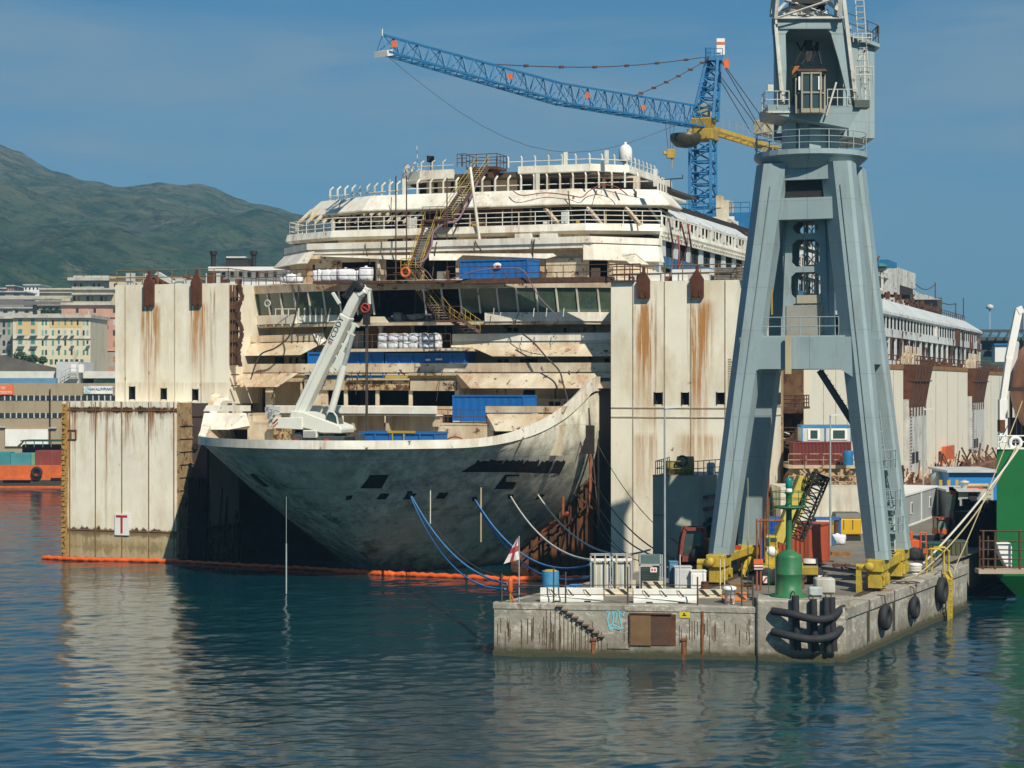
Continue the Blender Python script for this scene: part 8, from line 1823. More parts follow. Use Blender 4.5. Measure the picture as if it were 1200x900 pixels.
# blue rack
a = G(975, 640); t = thing('pipe_rack', 'small blue steel rack with yellow parts beside the white sack', 'rack', (a[0], a[1]+2, QZ)); b = MB(); [b.box(x, y, 0, x+.12, y+.12, 1.9) for x in (-1, .9) for y in (0, .8)]; b.box(-1, 0, 1.8, 1.02, .92, 2.0); b.box(-1, 0, .7, 1.02, .92, .8); b.build('frame', M('rack_blue', (.03,.12,.35)), t); b = MB(); b.box(-.6, .2, .8, .5, .7, 1.4); b.build('yellow_part', OCHRE, t); b = MB(); b.box(.6, .1, 0, .85, .7, 1.9); b.build('rust_part', RSTEEL, t)
# generator
a = G(994, 634); s_ = a[1]/F; t = thing('generator', 'yellow generator set with dark top on skids between the crane legs', 'generator', (a[0], a[1], QZ))
b = MB(); b.box(-15.5*s_, 0, .45, 15.5*s_, 2.0, 26*s_); b.build('housing', M('generator_yellow', (.62,.38,.02), rough=.45, dirt=.3), t, bevel=.1)
b = MB(); b.hexa([(-15.2*s_, .05, 26*s_), (15.2*s_, .05, 26*s_), (15.2*s_, 1.95, 26*s_), (-15.2*s_, 1.95, 26*s_), (-14.5*s_, .3, 33*s_), (14.5*s_, .3, 33*s_), (14.5*s_, 1.7, 33*s_), (-14.5*s_, 1.7, 33*s_)]); b.build('top_cover', M('cover_dark', (.09,.09,.08)), t, bevel=.05)
b = MB(); b.box(-15*s_, .1, 0, 15*s_, 1.9, .4); b.build('skid', BLACK, t); b = MB(); [b.box(x*s_, -.03, .9, x*s_+.05, 0, 25*s_) for x in (-5.5, 5)]; b.box(-13*s_, -.04, 14*s_, -11*s_, 0, 17*s_); b.build('door_line', BLACK, t)
a = G(1000, 618); t = thing('scrap_bin', 'rusty brown open bin behind the yellow generator', 'bin', (a[0], a[1], QZ)); s_ = a[1]/F
b = MB(); b.box(-15*s_, 0, 20*s_, 18*s_, 1.8, 36*s_); b.box(-14*s_, .2, 36*s_, 16*s_, .3, 41*s_); [b.box(x*s_, -.1, 0, x*s_+.2, 0, 40*s_) for x in (-15, 0, 17)]; b.build('bin', RPLATE, t); b = MB(); b.box(-13*s_, -.1, 33*s_, -4*s_, 0, 37*s_); b.build('white_plate', WPLAIN, t)
# grey cabins
def cabin(label, p, q, pyt, depth, win):
    (x0, y0), (x1, y1) = p, q; L_ = sqrt((x1-x0)**2+(y1-y0)**2); rz = math.atan2(y1-y0, x1-x0); hh = pyt
    t = thing('site_cabin', label, 'site cabin', ((x0+x1)/2, (y0+y1)/2, QZ), rz, 'grey site cabins')
    b = MB(); b.box(-L_/2+.05, .05, .1, L_/2-.05, depth, hh-.1); [b.box(-L_/2+.2+k*.3, .02, .2, -L_/2+.25+k*.3, .05, hh-.2) for k in range(int(L_/.3))]; b.build('wall', M('cabin_grey', (.30,.32,.33), rough=.6, dirt=.2), t)
    b = MB(); [b.box(x, -.02, 0, x+.18, .1, hh) for x in (-L_/2, L_/2-.18)]; b.box(-L_/2, -.04, hh-.12, L_/2, depth+.05, hh+.04); b.box(-L_/2, -.02, 0, L_/2, .1, .14); b.build('corner_frame', WPLAIN, t)
    for x in win: b = MB(); b.box(x-.35, -.03, 1.0, x+.35, .04, 2.0); wn = b.build('window', WPLAIN, t); b = MB(); b.box(x-.25, -.05, 1.1, x+.25, -.03, 1.9); b.build('pane', GLASSB, wn)
pA, pB, pC = (GX(1058, 158), 158), (GX(1081, 164), 172), (GX(1098, 185), 186)
pA = G(1054, 621); pB = G(1080, 611.5); pC = G(1098, 604.5)
cabin('near grey site cabin right of the crane leg', pA[:2], pB[:2], 2.75, 3, (.4,)); cabin('far grey site cabin beside the silo', pB[:2], pC[:2], 2.75, 3, (.4,))
x0, y0 = pA[:2]; b = MB(); c = G(1030, 600); t = thing('site_cabin', 'grey cabin end wall mostly hidden behind the crane leg', 'site cabin', (x0-1.3, y0+1.0, QZ)); b.box(-1.2, 0, .05, 1.2, 2.4, 2.7); b.build('wall', M('cabin_grey', (0,0,0)), t); b = MB(); b.box(-1.25, -.1, 2.7, 1.25, 2.5, 2.85); b.build('roof', WPLAIN, t); b = MB(); b.box(.3, -.04, 1.1, .8, 0, 1.8); b.build('window', GLASSB, t)
# silo
a = G(1101, 598); a = (GX(1100.5, 200), 200, QZ); s_ = a[1]/F; t = thing('silo', 'grey cylindrical silo with domed top behind the cabins', 'silo', a)
b = MB(); r = 9.6*s_; z1 = H-(561-450)*s_-QZ; z0 = H-(592-450)*s_-QZ; b.lathe((0, 0, 0), [(r*.6, z0-.6), (r, z0), (r, z1), (r*.92, z1+.35), (r*.5, z1+.62), (0, z1+.7)], 26); b.build('tank', M('silo_grey', (.36,.41,.41), rough=.4, metal=.3), t)
b = MB(); [b.tube((r*.75*cos(k*pi/2+.7), r*.75*sin(k*pi/2+.7), 0), (r*.75*cos(k*pi/2+.7), r*.75*sin(k*pi/2+.7), z0+.1), .09) for k in range(4)]; b.build('leg', GALV, t)
b = MB(); [b.box(-1.2+k*.8, -1.6, 0, -.9+k*.8, -1.3, 2.6) for k in range(4)]; b.box(-1.4, -1.6, 1.6, 1.8, -1.2, 2.0); tag(b.xf(lambda x, y, z: (x+a[0], y+a[1]-4, z+QZ)).build('yellow_scaffold', OCHRE), 'yellow and rusty scaffold piece under the silo', 'scaffold')
# blue hall and low grey building
def hall(label, px0, px1, pyt, pyb, Y, d, m, roof, name='hall'):
    t = thing(name, label, 'building', (GX((px0+px1)/2, Y), Y, QZ)); b = MB(); pbox(b, px0, px1, pyt, pyb, Y, d); b.build('wall', m, t, True); b = MB(); pbox(b, px0-2, px1+1, pyt-2.2, pyt+.3, Y-.5, d+1); b.build('roof', roof, t, True); return t
hb = hall('bright blue hall with grey roof edge behind the telehandler', 1112, 1172, 553.5, 606, 196, 8, M('hall_blue', (.02,.20,.55), rough=.5, var=.08), LGREY)
hg = hall('low grey building with roof pipes in front of the blue hall', 1111, 1150, 576, 612, 176, 6, M('hall_grey', (.28,.31,.31), rough=.7, dirt=.3), LGREY)
b = MB(); pbox(b, 1135, 1145, 578, 612, 175.9, .3); b.build('dark_doorway', BLACK, hg, True); b = MB(); pbox(b, 1146, 1164, 570, 605, 178, 3); b.build('louvred_annex', M('annex_pale', (.45,.48,.46)), hg, True)
b = MB(); [pbox(b, 1157, 1162, 571+k*5, 574+k*5, 177.9, .2) for k in range(6)]; b.build('louvre', LGREY, hg, True)
b = MB(); b.tube(P(1132, 569, 178), P(1158, 569, 178), .2, 10); b.build('roof_pipe', M('pipe_tan', (.42,.34,.22)), hg, True); b = MB(); x, y, z = P(1130, 573, 178); b.lathe((x, y, z), [(.3, 0), (.35, .5), (.45, .55), (.45, .7), (0, .8)], 12); b.build('roof_vent', LGREY, hg, True); b = MB(); pbox(b, 1134, 1152, 571.5, 573.5, 177.5, .4); b.build('orange_board', ORANGE, hg, True)
# telehandler with cream boom
a = G(1108, 640); s_ = a[1]/F; t = thing('telehandler', 'orange red telehandler with raised cream boom before the low grey building', 'telehandler', (a[0], a[1], QZ))
b = MB(); b.box(-10*s_, 0, 12*s_, 4*s_, 1.8, 20*s_); b.build('body', M('machine_orange_red', (.55,.10,.03), rough=.5), t, bevel=.05); b = MB(); [b.box(x*s_, y, 20*s_, x*s_+.1, y+.1, 31*s_) for x in (-10, 2.5) for y in (0, 1.4)]; b.box(-10.5*s_, -.05, 31*s_, 4*s_, 1.6, 33.5*s_); b.build('cab_frame', M('machine_orange_red', (0,0,0)), t); b = MB(); b.box(-9.5*s_, .05, 20*s_, 3*s_, 1.4, 31*s_); b.build('cab_glass', M('cab_glass_pale', (.16,.26,.22), rough=.15, bump=0), t)
b = MB(); b.beam((4*s_, .5, 21*s_), (11*s_, .9, 60*s_), .42, .5); b.build('boom', M('boom_cream', (.62,.56,.40), rough=.5), t, bevel=.04); b = MB(); b.beam((11*s_, .9, 60*s_), (11.7*s_, .9, 64*s_), .45, .55); b.build('boom_tip', ORANGE, t)
b = MB(); random.seed(12); [b.cbox(random.uniform(10, 20)*s_, 1.2, random.uniform(45, 62)*s_, .25, .3, .5) for _ in range(14)]; b.tube((16*s_, 1.3, 40*s_), (16*s_, 1.3, 66*s_), .06); b.build('tool_head', RSTEEL, t)
for x in (-9, 2): b = MB(); b.lathe((0, 0, 0), [(.2, 0), (.5, .05), (.5, .4), (.2, .45)], 16); b.v = [(x*s_+v[0]+.2, -.2+v[2], .5+v[1]) for v in b.v]; b.build('wheel', RUBBER, t)
# orange scissor lift
a = G(1073, 657); s_ = a[1]/F; t = thing('boom_lift', 'small orange red lift machine with fat tyres behind the right crane foot', 'lift', (a[0], a[1], QZ))
OR2 = M('machine_orange_red', (0,0,0)); b = MB(); b.box(-7*s_, 0, 14*s_, 5*s_, 1.4, 24*s_); b.box(-7*s_, 0, 24*s_, -3*s_, 1.2, 34*s_); b.build('body', OR2, t, bevel=.05); b = MB(); [b.tube((x*s_, 0, 6*s_), (x*s_, 0, 33*s_), .05) for x in (6, 12)]; b.tube((5*s_, 0, 33*s_), (12*s_, 0, 33*s_), .05); b.tube((6*s_, 0, 22*s_), (12*s_, 0, 22*s_), .05); b.build('guard_frame', OR2, t)
for x in (-1, 11): b = MB(); b.lathe((0, 0, 0), [(.2, 0), (.42, .05), (.46, .15), (.46, .5), (.2, .55)], 18); b.v = [(x*s_+v[0], -.3+v[2], .46+v[1]) for v in b.v]; b.build('wheel', RUBBER, t)
# scaffold heap, dark skips, by the far quay
random.seed(14)
for k, (px, py, w_, h_, mt, lb) in enumerate(((1132, 640, 2.2, 2.6, BLACK, 'black skip between telehandler and scaffold cage'), (1150, 632, 2.6, 3.0, M('dark_steel_block', (.03,.035,.04), rough=.6), 'dark steel tank at the foot of the green ship'), (1118, 650, 1.6, 1.0, M('olive_box', (.08,.09,.05)), 'low olive box near the quay edge'), (1091, 652, 1.4, 1.0, M('dark_green_box', (.02,.07,.05)), 'dark green crate between the tyres and the ladder'))):
    a = G(px, py); b = MB(); b.cbox(a[0], a[1], QZ, w_, 1.6, h_); [b.cbox(a[0]-w_/2+w_*(j+.5)/5, a[1]-.83, QZ+.1, .12, .08, h_-.2) for j in range(5)]; b.cbox(a[0], a[1], QZ+h_-.1, w_*1.05, 1.68, .12); tag(b.build('steel_bin', mt, bevel=.03), lb, 'bin')
for k in range(9):
    a = G(1112+k*5.5, 640-k*1.5); b = MB(); b.box(a[0], a[1], QZ, a[0]+.5, a[1]+.4, QZ+random.uniform(1.8, 3.4)); b.box(a[0]-.1, a[1]-.02, QZ+1.4, a[0]+.6, a[1], QZ+1.6); tag(b.build('steel_upright', BLACK), 'black steel upright in the row by the far quay edge, %s from the left' % ['first', 'second', 'third', 'fourth', 'fifth', 'sixth', 'seventh', 'eighth', 'last'][k], 'upright', 'black uprights by the far quay edge')
# red excavator by the caisson
a = G(813, 680); s_ = a[1]/F; t = thing('excavator', 'dark red machine cab in shade beside the left crane leg', 'excavator', (a[0], a[1], QZ))
DR = M('dark_red_machine', (.20,.045,.03), rough=.55, var=.3, vs=2); X = lambda px: (px-813)*s_; Zp = lambda py: (680-py)*s_
b = MB(); pr = [(797, 660), (800, 632), (803, 620), (824, 620), (829, 640), (829, 660)]
for p, q in zip(pr, pr[1:]+pr[:1]):
    for y in (0, 1.3): b.beam((X(p[0]), y, Zp(p[1])), (X(q[0]), y, Zp(q[1])), .2, .2)
b.box(X(803), 0, Zp(623), X(825), 1.4, Zp(619)); b.box(X(797), -.1, Zp(668), X(835), 1.8, Zp(652)); b.build('cab_frame', DR, t); b = MB(); b.box(X(801), .1, Zp(652), X(826), 1.25, Zp(623)); b.build('cab_glass', GLASSB, t)
b = MB(); b.box(X(798), 0, 0, X(835), 1.7, Zp(668)); b.build('tracks', RUBBER, t, bevel=.1); b = MB(); b.box(X(826), .2, Zp(665), X(835), 1.0, Zp(632)); b.build('orange_panel', M('panel_orange_pink', (.5,.17,.09)), t); b = MB(); b.lathe((0, 0, 0), [(0, 0), (.45, .1), (.45, .5), (0, .6)], 14); b.v = [(X(817)+v[0], -.5+v[2], Zp(650)+v[1]) for v in b.v]; b.build('black_drum', RUBBER, t)
# red gate frame behind leg
a = G(888, 625); b = MB(); s_ = a[1]/F; [b.box(a[0]+x*s_, a[1], QZ, a[0]+(x+2)*s_, a[1]+.2, QZ+84*s_) for x in (-1, 12)]; b.box(a[0]-1*s_, a[1], QZ+42*s_, a[0]+14*s_, a[1]+.2, QZ+49*s_); b.box(a[0]-1*s_, a[1]-.02, QZ+78*s_, a[0]+14*s_, a[1]+.2, QZ+84*s_); tag(b.build('gate_frame', M('maroon_frame', (.16,.04,.04), rough=.8)), 'maroon steel gate frame behind the left crane legs', 'frame')
for px, lb in ((896, 'left'), (899, 'right')):
    a = G(px, 655); b = MB(); b.tube(a, (a[0], a[1], H-(455-450)*a[1]/F), .09, 8); tag(b.build('rusty_pole', M('pipe_rust_orange', (0,0,0))), '%s of two thin rusty poles behind the left crane leg' % lb, 'pole')
# cream pontoon wall, platform, maroon container and site office behind
Y = 165
t = thing('work_platform', 'cream walled work platform with rusty machinery behind the beacon', 'platform', (GX(962, Y), Y, 0))
b = MB(); pbox(b, 915, 1012, 571, 640, Y-6, 6); b.build('front_wall', M('platform_cream', (.60,.58,.50), streak=.8, rust=.25, dirt=.4), t, True); b = MB(); pbox(b, 924, 1010, 545, 549, Y, 8); pbox(b, 926, 1008, 549, 571, Y+2, 1); b.build('deck', TAN, t, True)
b = MB(); random.seed(17)
for k in range(60): px = random.uniform(928, 1004); py = random.uniform(551, 570); b.beam(P(px, py, Y-2), P(px+random.uniform(-8, 8), py+random.uniform(-6, 6), Y-2), random.uniform(.1, .35))
b.rail([P(924, 571, Y-5.5), P(1010, 571, Y-5.5)], .9, 3, .05); b.rail([P(924, 546, Y-.2), P(1006, 546, Y-.2)], 1, 1.5, .04); b.build('machinery', M('machinery_rust_cream', (.40,.28,.16), rust=.8, rscale=2, streak=1), t, True)
x, y, z = P(960, 545, Y); container('cargo_container', 'maroon ribbed container under the blue edged site office', 4.9, 2.4, 1.95, M('maroon_ribbed', (.15,.035,.035), rough=.6, var=.2, rust=.2), (GX(961, Y+1.5), Y+1.5, z), 0, None, ribs=16, cor=.09)
t = thing('site_office', 'grey site office with blue frame and two white windows stacked on the maroon container', 'site cabin', (GX(965, Y+1.5), Y+.3, z+1.97)); hh = 1.3
b = MB(); b.box(-2.0, 0, 0, 2.2, 2.4, hh); b.build('wall', LGREY, t); b = MB(); b.box(-2.05, -.05, hh-.12, 2.25, 2.45, hh+.08); [b.box(x, -.06, 0, x+.12, 0, hh) for x in (-2.05, -.1, 2.1)]; b.build('blue_frame', M('office_blue', (.04,.20,.42)), t)
for x0, x1 in ((-1.5, -.5), (.4, 1.8)): b = MB(); b.box(x0, -.08, .15, x1, -.02, 1.05); wn = b.build('window', WPLAIN, t); b = MB(); b.box(x0+.2, -.1, .25, x1-.2, -.08, .95); b.build('pane', GLASSB, wn)
a = P(994, 545, Y-1); t = thing('barrel', 'bright blue barrel at the right end of the maroon container', 'barrel', a); b = MB(); b.lathe((0, 0, 0), [(.4, 0), (.43, .4), (.4, .7), (.43, 1.0), (.38, 1.2)], 16); b.build('drum', CRBLUE, t)

# ================================================================ green ship at right
Yg = 137.0; gx0 = GX(1168, Yg)
t = thing('green_ship', 'dark green hull at the right edge with white rail and lifeboat davit', 'ship', (gx0+6, Yg, 0))
GG = M('ship_green', (.006,.13,.035), rough=.45, var=.15, vs=.5, streak=.5, scol=(.01,.09,.03), dirt=.2, dcol=(.02,.08,.04)); zg = H-(526-450)*Yg/F
b = MB(); fl = [(gx0, Yg), (gx0+14, Yg-1), Q((gx0+14, Yg-1), 60), Q((gx0+.3, Yg), 60)]; lo_ = [(gx0+.15, Yg+.8), (gx0+14, Yg), Q((gx0+14, Yg-1), 60), Q((gx0+.9, Yg), 60)]
b.prism([(x, y, 1.6) for x, y in fl], [(x, y, zg) for x, y in fl]); b.prism([(x, y, -1) for x, y in [(gx0+2.8, Yg+1.5), (gx0+14, Yg+1), lo_[2], lo_[3]]], [(x, y, 1.6) for x, y in fl]); b.build('hull', GG, t, True)
b = MB(); pbox(b, 1168, 1210, 524.5, 526.5, Yg-.15, .4); b.build('sheer_cap', WPLAIN, t, True)
b = MB(); b.rail([P(1170, 525, Yg+.5), P(1230, 525, Yg+.5)], .85, 1.1, .05, 2); b.build('railing', WPLAIN, t, True)
b = MB(); x, y, z = P(1190, 519, Yg+.3); b.ring((x, y, z), .38, .13, 'y', 18, 8); b.build('fairlead_ring', WPLAIN, t, True)
b = MB(); b.beam(P(1175, 524, Yg+2), P(1175, 468, Yg+2), .55, .6); b.beam(P(1175, 470, Yg+2), P(1182, 420, Yg+2), .42, .5); b.beam(P(1182, 421, Yg+2), P(1194, 362, Yg+2), .42, .5); b.beam(P(1192, 365, Yg+2), P(1198, 362, Yg+2), .5, .5); b.build('davit', WPLAIN, t, True)
b = MB(); b.beam(P(1184, 455, Yg+4), P(1191, 402, Yg+4), .35, .4); pbox(b, 1188, 1194, 400, 406, Yg+4, .5); b.build('davit', LGREY, t, True)
b = MB(); pbox(b, 1172, 1178, 492, 506, Yg+1.6, .8); b.build('rusty_joint', RPLATE, t, True)
b = MB(); [pbox(b, x, x+2.5, 460, 524, Yg+6, .3) for x in (1184, 1192, 1198)]; pbox(b, 1183, 1215, 490, 522, Yg+8, 3); b.build('davit_frame', M('frame_dark', (.06,.07,.08)), t, True)
b = MB(); b.tube(P(1196.5, 363, Yg+2), P(1196.5, 392, Yg+2), .03, 4); b.tube(P(1198, 363, Yg+2), P(1198, 392, Yg+2), .03, 4); b.build('fall_wire', ROPED, t, True)
lb_ = (GX(1222, Yg+3), Yg+3, H-(450-450)*Yg/F-3.4); t = thing('lifeboat', 'weathered orange lifeboat hanging at the right edge above the green hull', 'lifeboat', lb_)
b = MB(); vs = []; nn, kk = 18, 14
for i in range(nn+1):
    s = i/nn; yy = lerp(-3.6, 3.6, s); w_ = (1-abs(2*s-1)**3)**.5*2.1; 
    for j in range(kk): a = 2*pi*j/kk; vs.append((w_*cos(a)*(1 if sin(a) > 0 else .95), yy, 3.1+(3.3 if sin(a) < 0 else 3.6)*sin(a)*(1-abs(2*s-1)**4)**.5))
b.add(vs, [(i*kk+j, i*kk+(j+1) % kk, (i+1)*kk+(j+1) % kk, (i+1)*kk+j) for i in range(nn) for j in range(kk)], 0, True); b.build('shell', M('lifeboat_orange', (.80,.30,.15), rough=.5, var=.25, vs=.6, dirt=.4, dcol=(.25,.12,.08)), t)
b = MB(); b.box(-2.15, -3.2, 2.9, -2.0, 3.2, 3.15); b.build('rubbing_strake', M('strake_dark', (.12,.06,.04)), t); b = MB(); b.box(-1.9, -2.6, 1.4, -1.84, -1.9, 1.9); b.build('patch', M('post_tan', (0,0,0)), t)
# white rescue craft hanging low by the hull
x0, z0 = GX(1170, Yg-1.5), H-(666-450)*(Yg-1.5)/F
b = MB(); s_ = (Yg-1.5)/F; pts = [(1168, 637), (1184, 636), (1186, 641), (1186, 667), (1181, 667), (1174, 655), (1170, 645)]; b.extr([P(px, py, Yg-1.5) for px, py in pts], (0, 1.0, 0)); tag(b.build('white_fender_board', WPLAIN, bevel=.05), 'curved white panel standing on the scaffold plank before the green hull', 'panel')
# scaffold cage and plank
t = thing('scaffold_cage', 'rusty tube scaffold cage hanging before the green hull over a pale plank', 'scaffold', P(1165, 672, Yg-2.5))
b = MB(); SY = Yg-2.5
for px in (1152, 1166, 1195): b.tube(P(px, 622, SY), P(px, 672, SY), .09, 6)
for py in (622, 634, 644, 655, 664): b.tube(P(1148, py, SY), P(1200, py+.5, SY), .05, 5)
for px in (1148, 1158): b.tube(P(px, 628, SY+2), P(px, 668, SY+2), .06, 5)
b.build('tube_frame', RSTEEL, t, True); b = MB(); pbox(b, 1147, 1212, 667.5, 672.5, SY-.2, 1.2); b.build('plank', M('plank_pale', (.42,.34,.26), rough=.9), t, True)
# berth between: black pontoon, the green ship's shadow put into its colour
b = MB(); pbox(b, 1128, 1180, 600, 690, 150, 3)
for k in range(10): pbox(b, 1128+k*4, 1130+k*4, 594-(k % 3)*4, 604, 150.5, .5)
tag(b.build('dark_pontoon', M('dark_pontoon', (.018,.02,.022), rough=.8, var=.4, vs=1)), 'black steel pontoon structure between quay and green ship', 'pontoon')
# far bridge/dock at right
t = thing('dock_gantry', 'dark dock gantry with a white hut beyond the stern of the ship', 'gantry', P(1170, 425, 430)); b = MB(); pbox(b, 1130, 1215, 386, 389, 430, 3); pbox(b, 1130, 1215, 395, 399, 431, 3); pbox(b, 1128, 1200, 399, 418, 433, 2); [b.beam(P(1138+k*10, 397, 430), P(1143+k*10, 387, 430), .4) for k in range(8)]; b.build('beam', M('gantry_dark', (.06,.075,.08)), t, True); b = MB(); pbox(b, 1166, 1186, 404, 424, 428, 3); b.build('hut', WPLAIN, t, True); b = MB(); pbox(b, 1165, 1187, 402.5, 404.3, 427.5, 4); b.build('hut_roof', CRBLUE, t, True)
c = P(1160, 392, 500); b = MB(); pbox(b, 1159.6, 1160.4, 362, 386, 432, .3); b.lathe(P(1160, 361, 432), [(0, -.5), (.9, 0), (.7, .6), (0, .9)], 12); tag(b.build('street_lamp', LGREY), 'single pale lamp above the dock gantry', 'lamp')

# ================================================================ orange booms and mooring ropes
def WL(px, py): Y = H*F/(py-450); return (GX(px, Y), Y, .12)
OB = M('boom_orange', (.70,.11,.015), rough=.55, var=.25, vs=.8, dirt=.3, dcol=(.3,.06,.02), bump=.1)
segs = [[(50, 655), (80, 656.5), (115, 657.5), (150, 658), (185, 659), (214, 660)], [(214, 660), (250, 662), (290, 664), (330, 666), (370, 668), (412, 671)], [(392, 671), (415, 672), (445, 674), (463, 674.5)], [(463, 674.5), (500, 676), (545, 678), (585, 680), (620, 680.5), (650, 680), (690, 679.5), (720, 680)]]
for sg, r0, lb in zip(segs, (.20, .14, .24, .21), ('orange floating boom in front of the left pontoon tower', 'thin dull orange floating boom across the shaded gap left of the bow', 'thick short orange boom section under the bow', 'orange boom running from the bow to behind the quay')):
    q = [Vector(WL(*p)) for p in sg]; out = []; rr = []
    for a, c in zip(q[:-1], q[1:]):
        for k in range(8): s = k/8; out.append(a.lerp(c, s)+Vector((0, 0, .05*sin(k*2.3+a.x)))); rr.append(r0*(1 if k else .85)*(1+.04*sin(k*5+a.x)))
    out.append(q[-1]); rr.append(r0*.7); b = MB(); b.sweep(out, rr, 8); tag(b.build('floating_boom', OB), lb, 'boom', 'orange oil booms')
    
def rope(a, c, sag, m, label, r=.05, n_=18, cat='mooring rope', group=None):
    a, c = Vector(a), Vector(c); b = MB(); b.sweep([a.lerp(c, k/n_)-Vector((0, 0, sag*4*(k/n_)*(1-k/n_))) for k in range(n_+1)], r, 6); return tag(b.build('mooring_rope', m), label, cat, group)
hp = lambda px, py: hit(px, py)[0]+hit(px, py)[1]*.1
gq = lambda px, py: G(px, py, QZ+.1)
try:
    rope(hp(481, 578), P(595, 684, 112), 1.4, ROPEB, 'upper of the two blue ropes from the bow centre to the quay corner', .065)
    rope(hp(480, 578), P(592, 690, 111.5), 1.9, ROPEB, 'lower of the two blue ropes from the bow centre to the quay corner', .065)
    rope(hp(556, 584), P(694, 661, 118), 2.0, ROPEB, 'upper blue rope from the right bow to the bottle cages', .07)
    rope(hp(556, 585), P(694, 675, 117), 2.2, ROPEB, 'lower blue rope from the right bow to the bottle cages', .07)
    rope(hp(598, 581), P(692, 656, 118), 1.1, ROPEW, 'left white rope from the right bow to the bottle cages', .07)
    rope(hp(629, 578), P(762, 644, 128), 1.9, ROPEW, 'right white rope from the bow fairlead toward the dark caisson', .07)
    rope(hp(500, 600), P(590, 676, 113), 1.0, ROPED, 'thin dark rope left below the blue pair', .03)
    for px in (337,):
        b = MB(); wl = Vector(WL(335.5, 696)); b.tube((wl.x, wl.y, -1), (wl.x, wl.y, H-(582-450)*wl.y/F), .018, 6); b.tube((wl.x, wl.y, 0), (wl.x, wl.y, 3.6), .05, 6); tag(b.build('hanging_cable', M('cable_pale', (.35,.42,.42))), 'thin pale cable hanging from the left bow into the water', 'cable')
    b = MB(); a = hp(504, 566); b.tube(a, (a.x, a.y-.2, a.z-3.0), .05); tag(b.build('hanging_cable', ROPEW), 'short pale pole hanging on the bow centre', 'cable')
    b = MB(); a = hp(563, 570); b.tube(a, (a.x, a.y-.2, a.z-4.2), .07); tag(b.build('hanging_cable', M('pipe_tan', (0,0,0))), 'short brownish pole hanging on the right bow', 'cable')
except TypeError as ex: print('HIT FAIL', ex)
pr = fpts([(690, 590, -11.8)])[0]; base = S2W(*pr)
for k, (x0, y0, x1, y1, lb) in enumerate(((693, 560, 790, 655, 'nearest dark cable from the rusty wall over the right tower foot'), (690, 575, 770, 652, 'second dark cable over the right tower foot'), (700, 520, 800, 640, 'thin cable slanting across the right tower'), (696, 590, 742, 650, 'short dark cable at the left foot of the right tower'), (688, 600, 760, 658, 'lowest dark cable before the right tower'))):
    rope(S2W(*fpts([(x0, y0, -12.5)])[0]), P(x1, y1, 128), 1.0, ROPED, lb, .05 if k < 2 else .03, group='dark cables before the right tower')
rope(S2W(*fpts([(690, 478, -12.5)])[0]), S2W(*fpts([(702, 620, -12.6)])[0]), -.0, ROPED, 'vertical dark cable between bow and right tower', .06)
rope((bq[0]+.3, bq[1], QZ+.4), P(1196, 522, Yg-.2), .4, ROPEW, 'thick white rope from the bollard up to the green ship', .075)
rope(G(1072, 676), P(1192, 522, Yg-.2), 1.0, ROPEY, 'tan rope sagging from the quay up to the green ship', .055)
rope(G(1118, 668), P(1198, 470, Yg+1), .3, ROPEY, 'thin tan rope rising behind the yellow ladder', .04)
rope(G(1060, 678), G(1112, 668), .0, ROPEY, 'tan rope lying along the quay edge', .05)
# small mooring pieces, scrap on quay
random.seed(41)
for k, (px, py, lb) in enumerate(((1005, 668, 'flat rusty plate on the paving left of the right crane foot'), (992, 664, 'thin timber lying left of the right crane foot'), (960, 658, 'dark scrap strip on the paving behind the concrete cube'), (880, 660, 'rusty scrap under the left crane beam'))):
    a = G(px, py); b = MB(); [b.beam((a[0]+random.uniform(-1, 1), a[1]+random.uniform(-1, 1), QZ+.06), (a[0]+random.uniform(-1, 1), a[1]+random.uniform(-1, 1), QZ+.1), .12, .08) for _ in range(7)]; tag(b.build('scrap_pile', RPLATE), lb, 'scrap')
# haze
if 1:
    m = bpy.data.materials.new('haze'); m.use_nodes = True; nt = m.node_tree; nt.nodes.remove(nt.nodes['Principled BSDF']); v = nt.nodes.new('ShaderNodeVolumePrincipled'); v.inputs['Color'].default_value = (.34, .66, 1.0, 1); v.inputs['Density'].default_value = 1.6e-4; v.inputs['Anisotropy'].default_value = .0
    nt.links.new(v.outputs[0], nt.nodes['Material Output'].inputs['Volume'])
    b = MB(); b.box(-8500, -250, -6, 8500, 12000, 900); o = b.build('haze', m, auto=False); tag(o, kind='stuff'); o.display_type = 'WIRE'
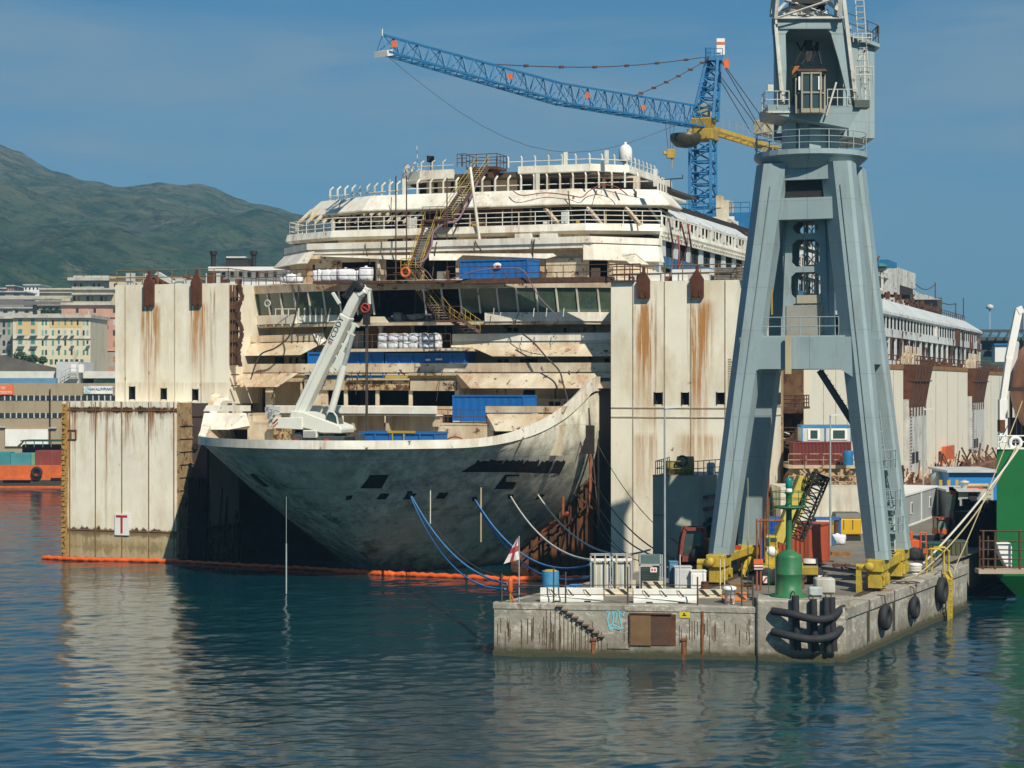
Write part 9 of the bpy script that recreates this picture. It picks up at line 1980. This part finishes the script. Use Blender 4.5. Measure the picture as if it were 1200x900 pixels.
# small wear and tear on the harbour crane and quay
for k, (x, y) in enumerate(((-1, -1), (1, -1))):
    a, c = legc(x, y, 2.4), legc(x, y, 24); b = MB(); b.sweep([(lerp(a.x, c.x, q/6)+.25, lerp(a.y, c.y, q/6)-lerp(.75, 1.03, q/6), lerp(2.4, 24, q/6)) for q in range(7)], .035, 5); b.build('cable_conduit', M('conduit_dark', (.20,.25,.26)), HC)
random.seed(91)
for k, (px, py, kind, lb) in enumerate(((676, 697, 'p', 'low timber pallet behind the left white barrier'), (862, 672, 'c', 'loose black cable loops under the left crane beam'), (826, 692, 'b', 'small rusty drum beside the striped barrier'), (1000, 676, 'c', 'black cable loops left of the right crane foot'), (938, 690, 'b', 'small rusty drum at the right foot of the green beacon'), (1046, 684, 'c', 'dark cable loops on the coping between the right crane feet'), (868, 690, 'k', 'stack of short timbers behind the orange striped barrier'), (985, 652, 'k', 'stack of short timbers on the paving before the generator'))):
    a = G(px, py); b = MB()
    if kind == 'p': [b.box(a[0]-.6, a[1]+q*.25, QZ+.1, a[0]+.6, a[1]+q*.25+.18, QZ+.14) for q in range(4)]; [b.box(a[0]+x-.05, a[1], QZ, a[0]+x+.05, a[1]+.93, QZ+.1) for x in (-.5, 0, .5)]; nm, mt, ct = 'pallet', WOOD, 'pallet'
    elif kind == 'c':
        b.sweep([(a[0]+.5*cos(q*.7)+q*.06+random.uniform(-.1, .1), a[1]+.5*sin(q*.7)+random.uniform(-.1, .1), QZ+.05+.02*(q % 3)) for q in range(24)], .03, 5); nm, mt, ct = 'cable_coil', ROPED, 'cable'
    elif kind == 'b': b.lathe(a, [(.22, 0), (.24, .25), (.22, .5), (.24, .52), (0, .54)], 14); nm, mt, ct = 'drum', RPLATE, 'drum'
    else: [b.box(a[0]-.7+random.uniform(-.1, .1), a[1]+.2*(q % 3), QZ+.12*(q//3), a[0]+.7+random.uniform(-.1, .1), a[1]+.2*(q % 3)+.15, QZ+.12*(q//3)+.1) for q in range(8)]; nm, mt, ct = 'timber_stack', WOOD, 'timber'
    tag(b.build(nm, mt), lb, ct)
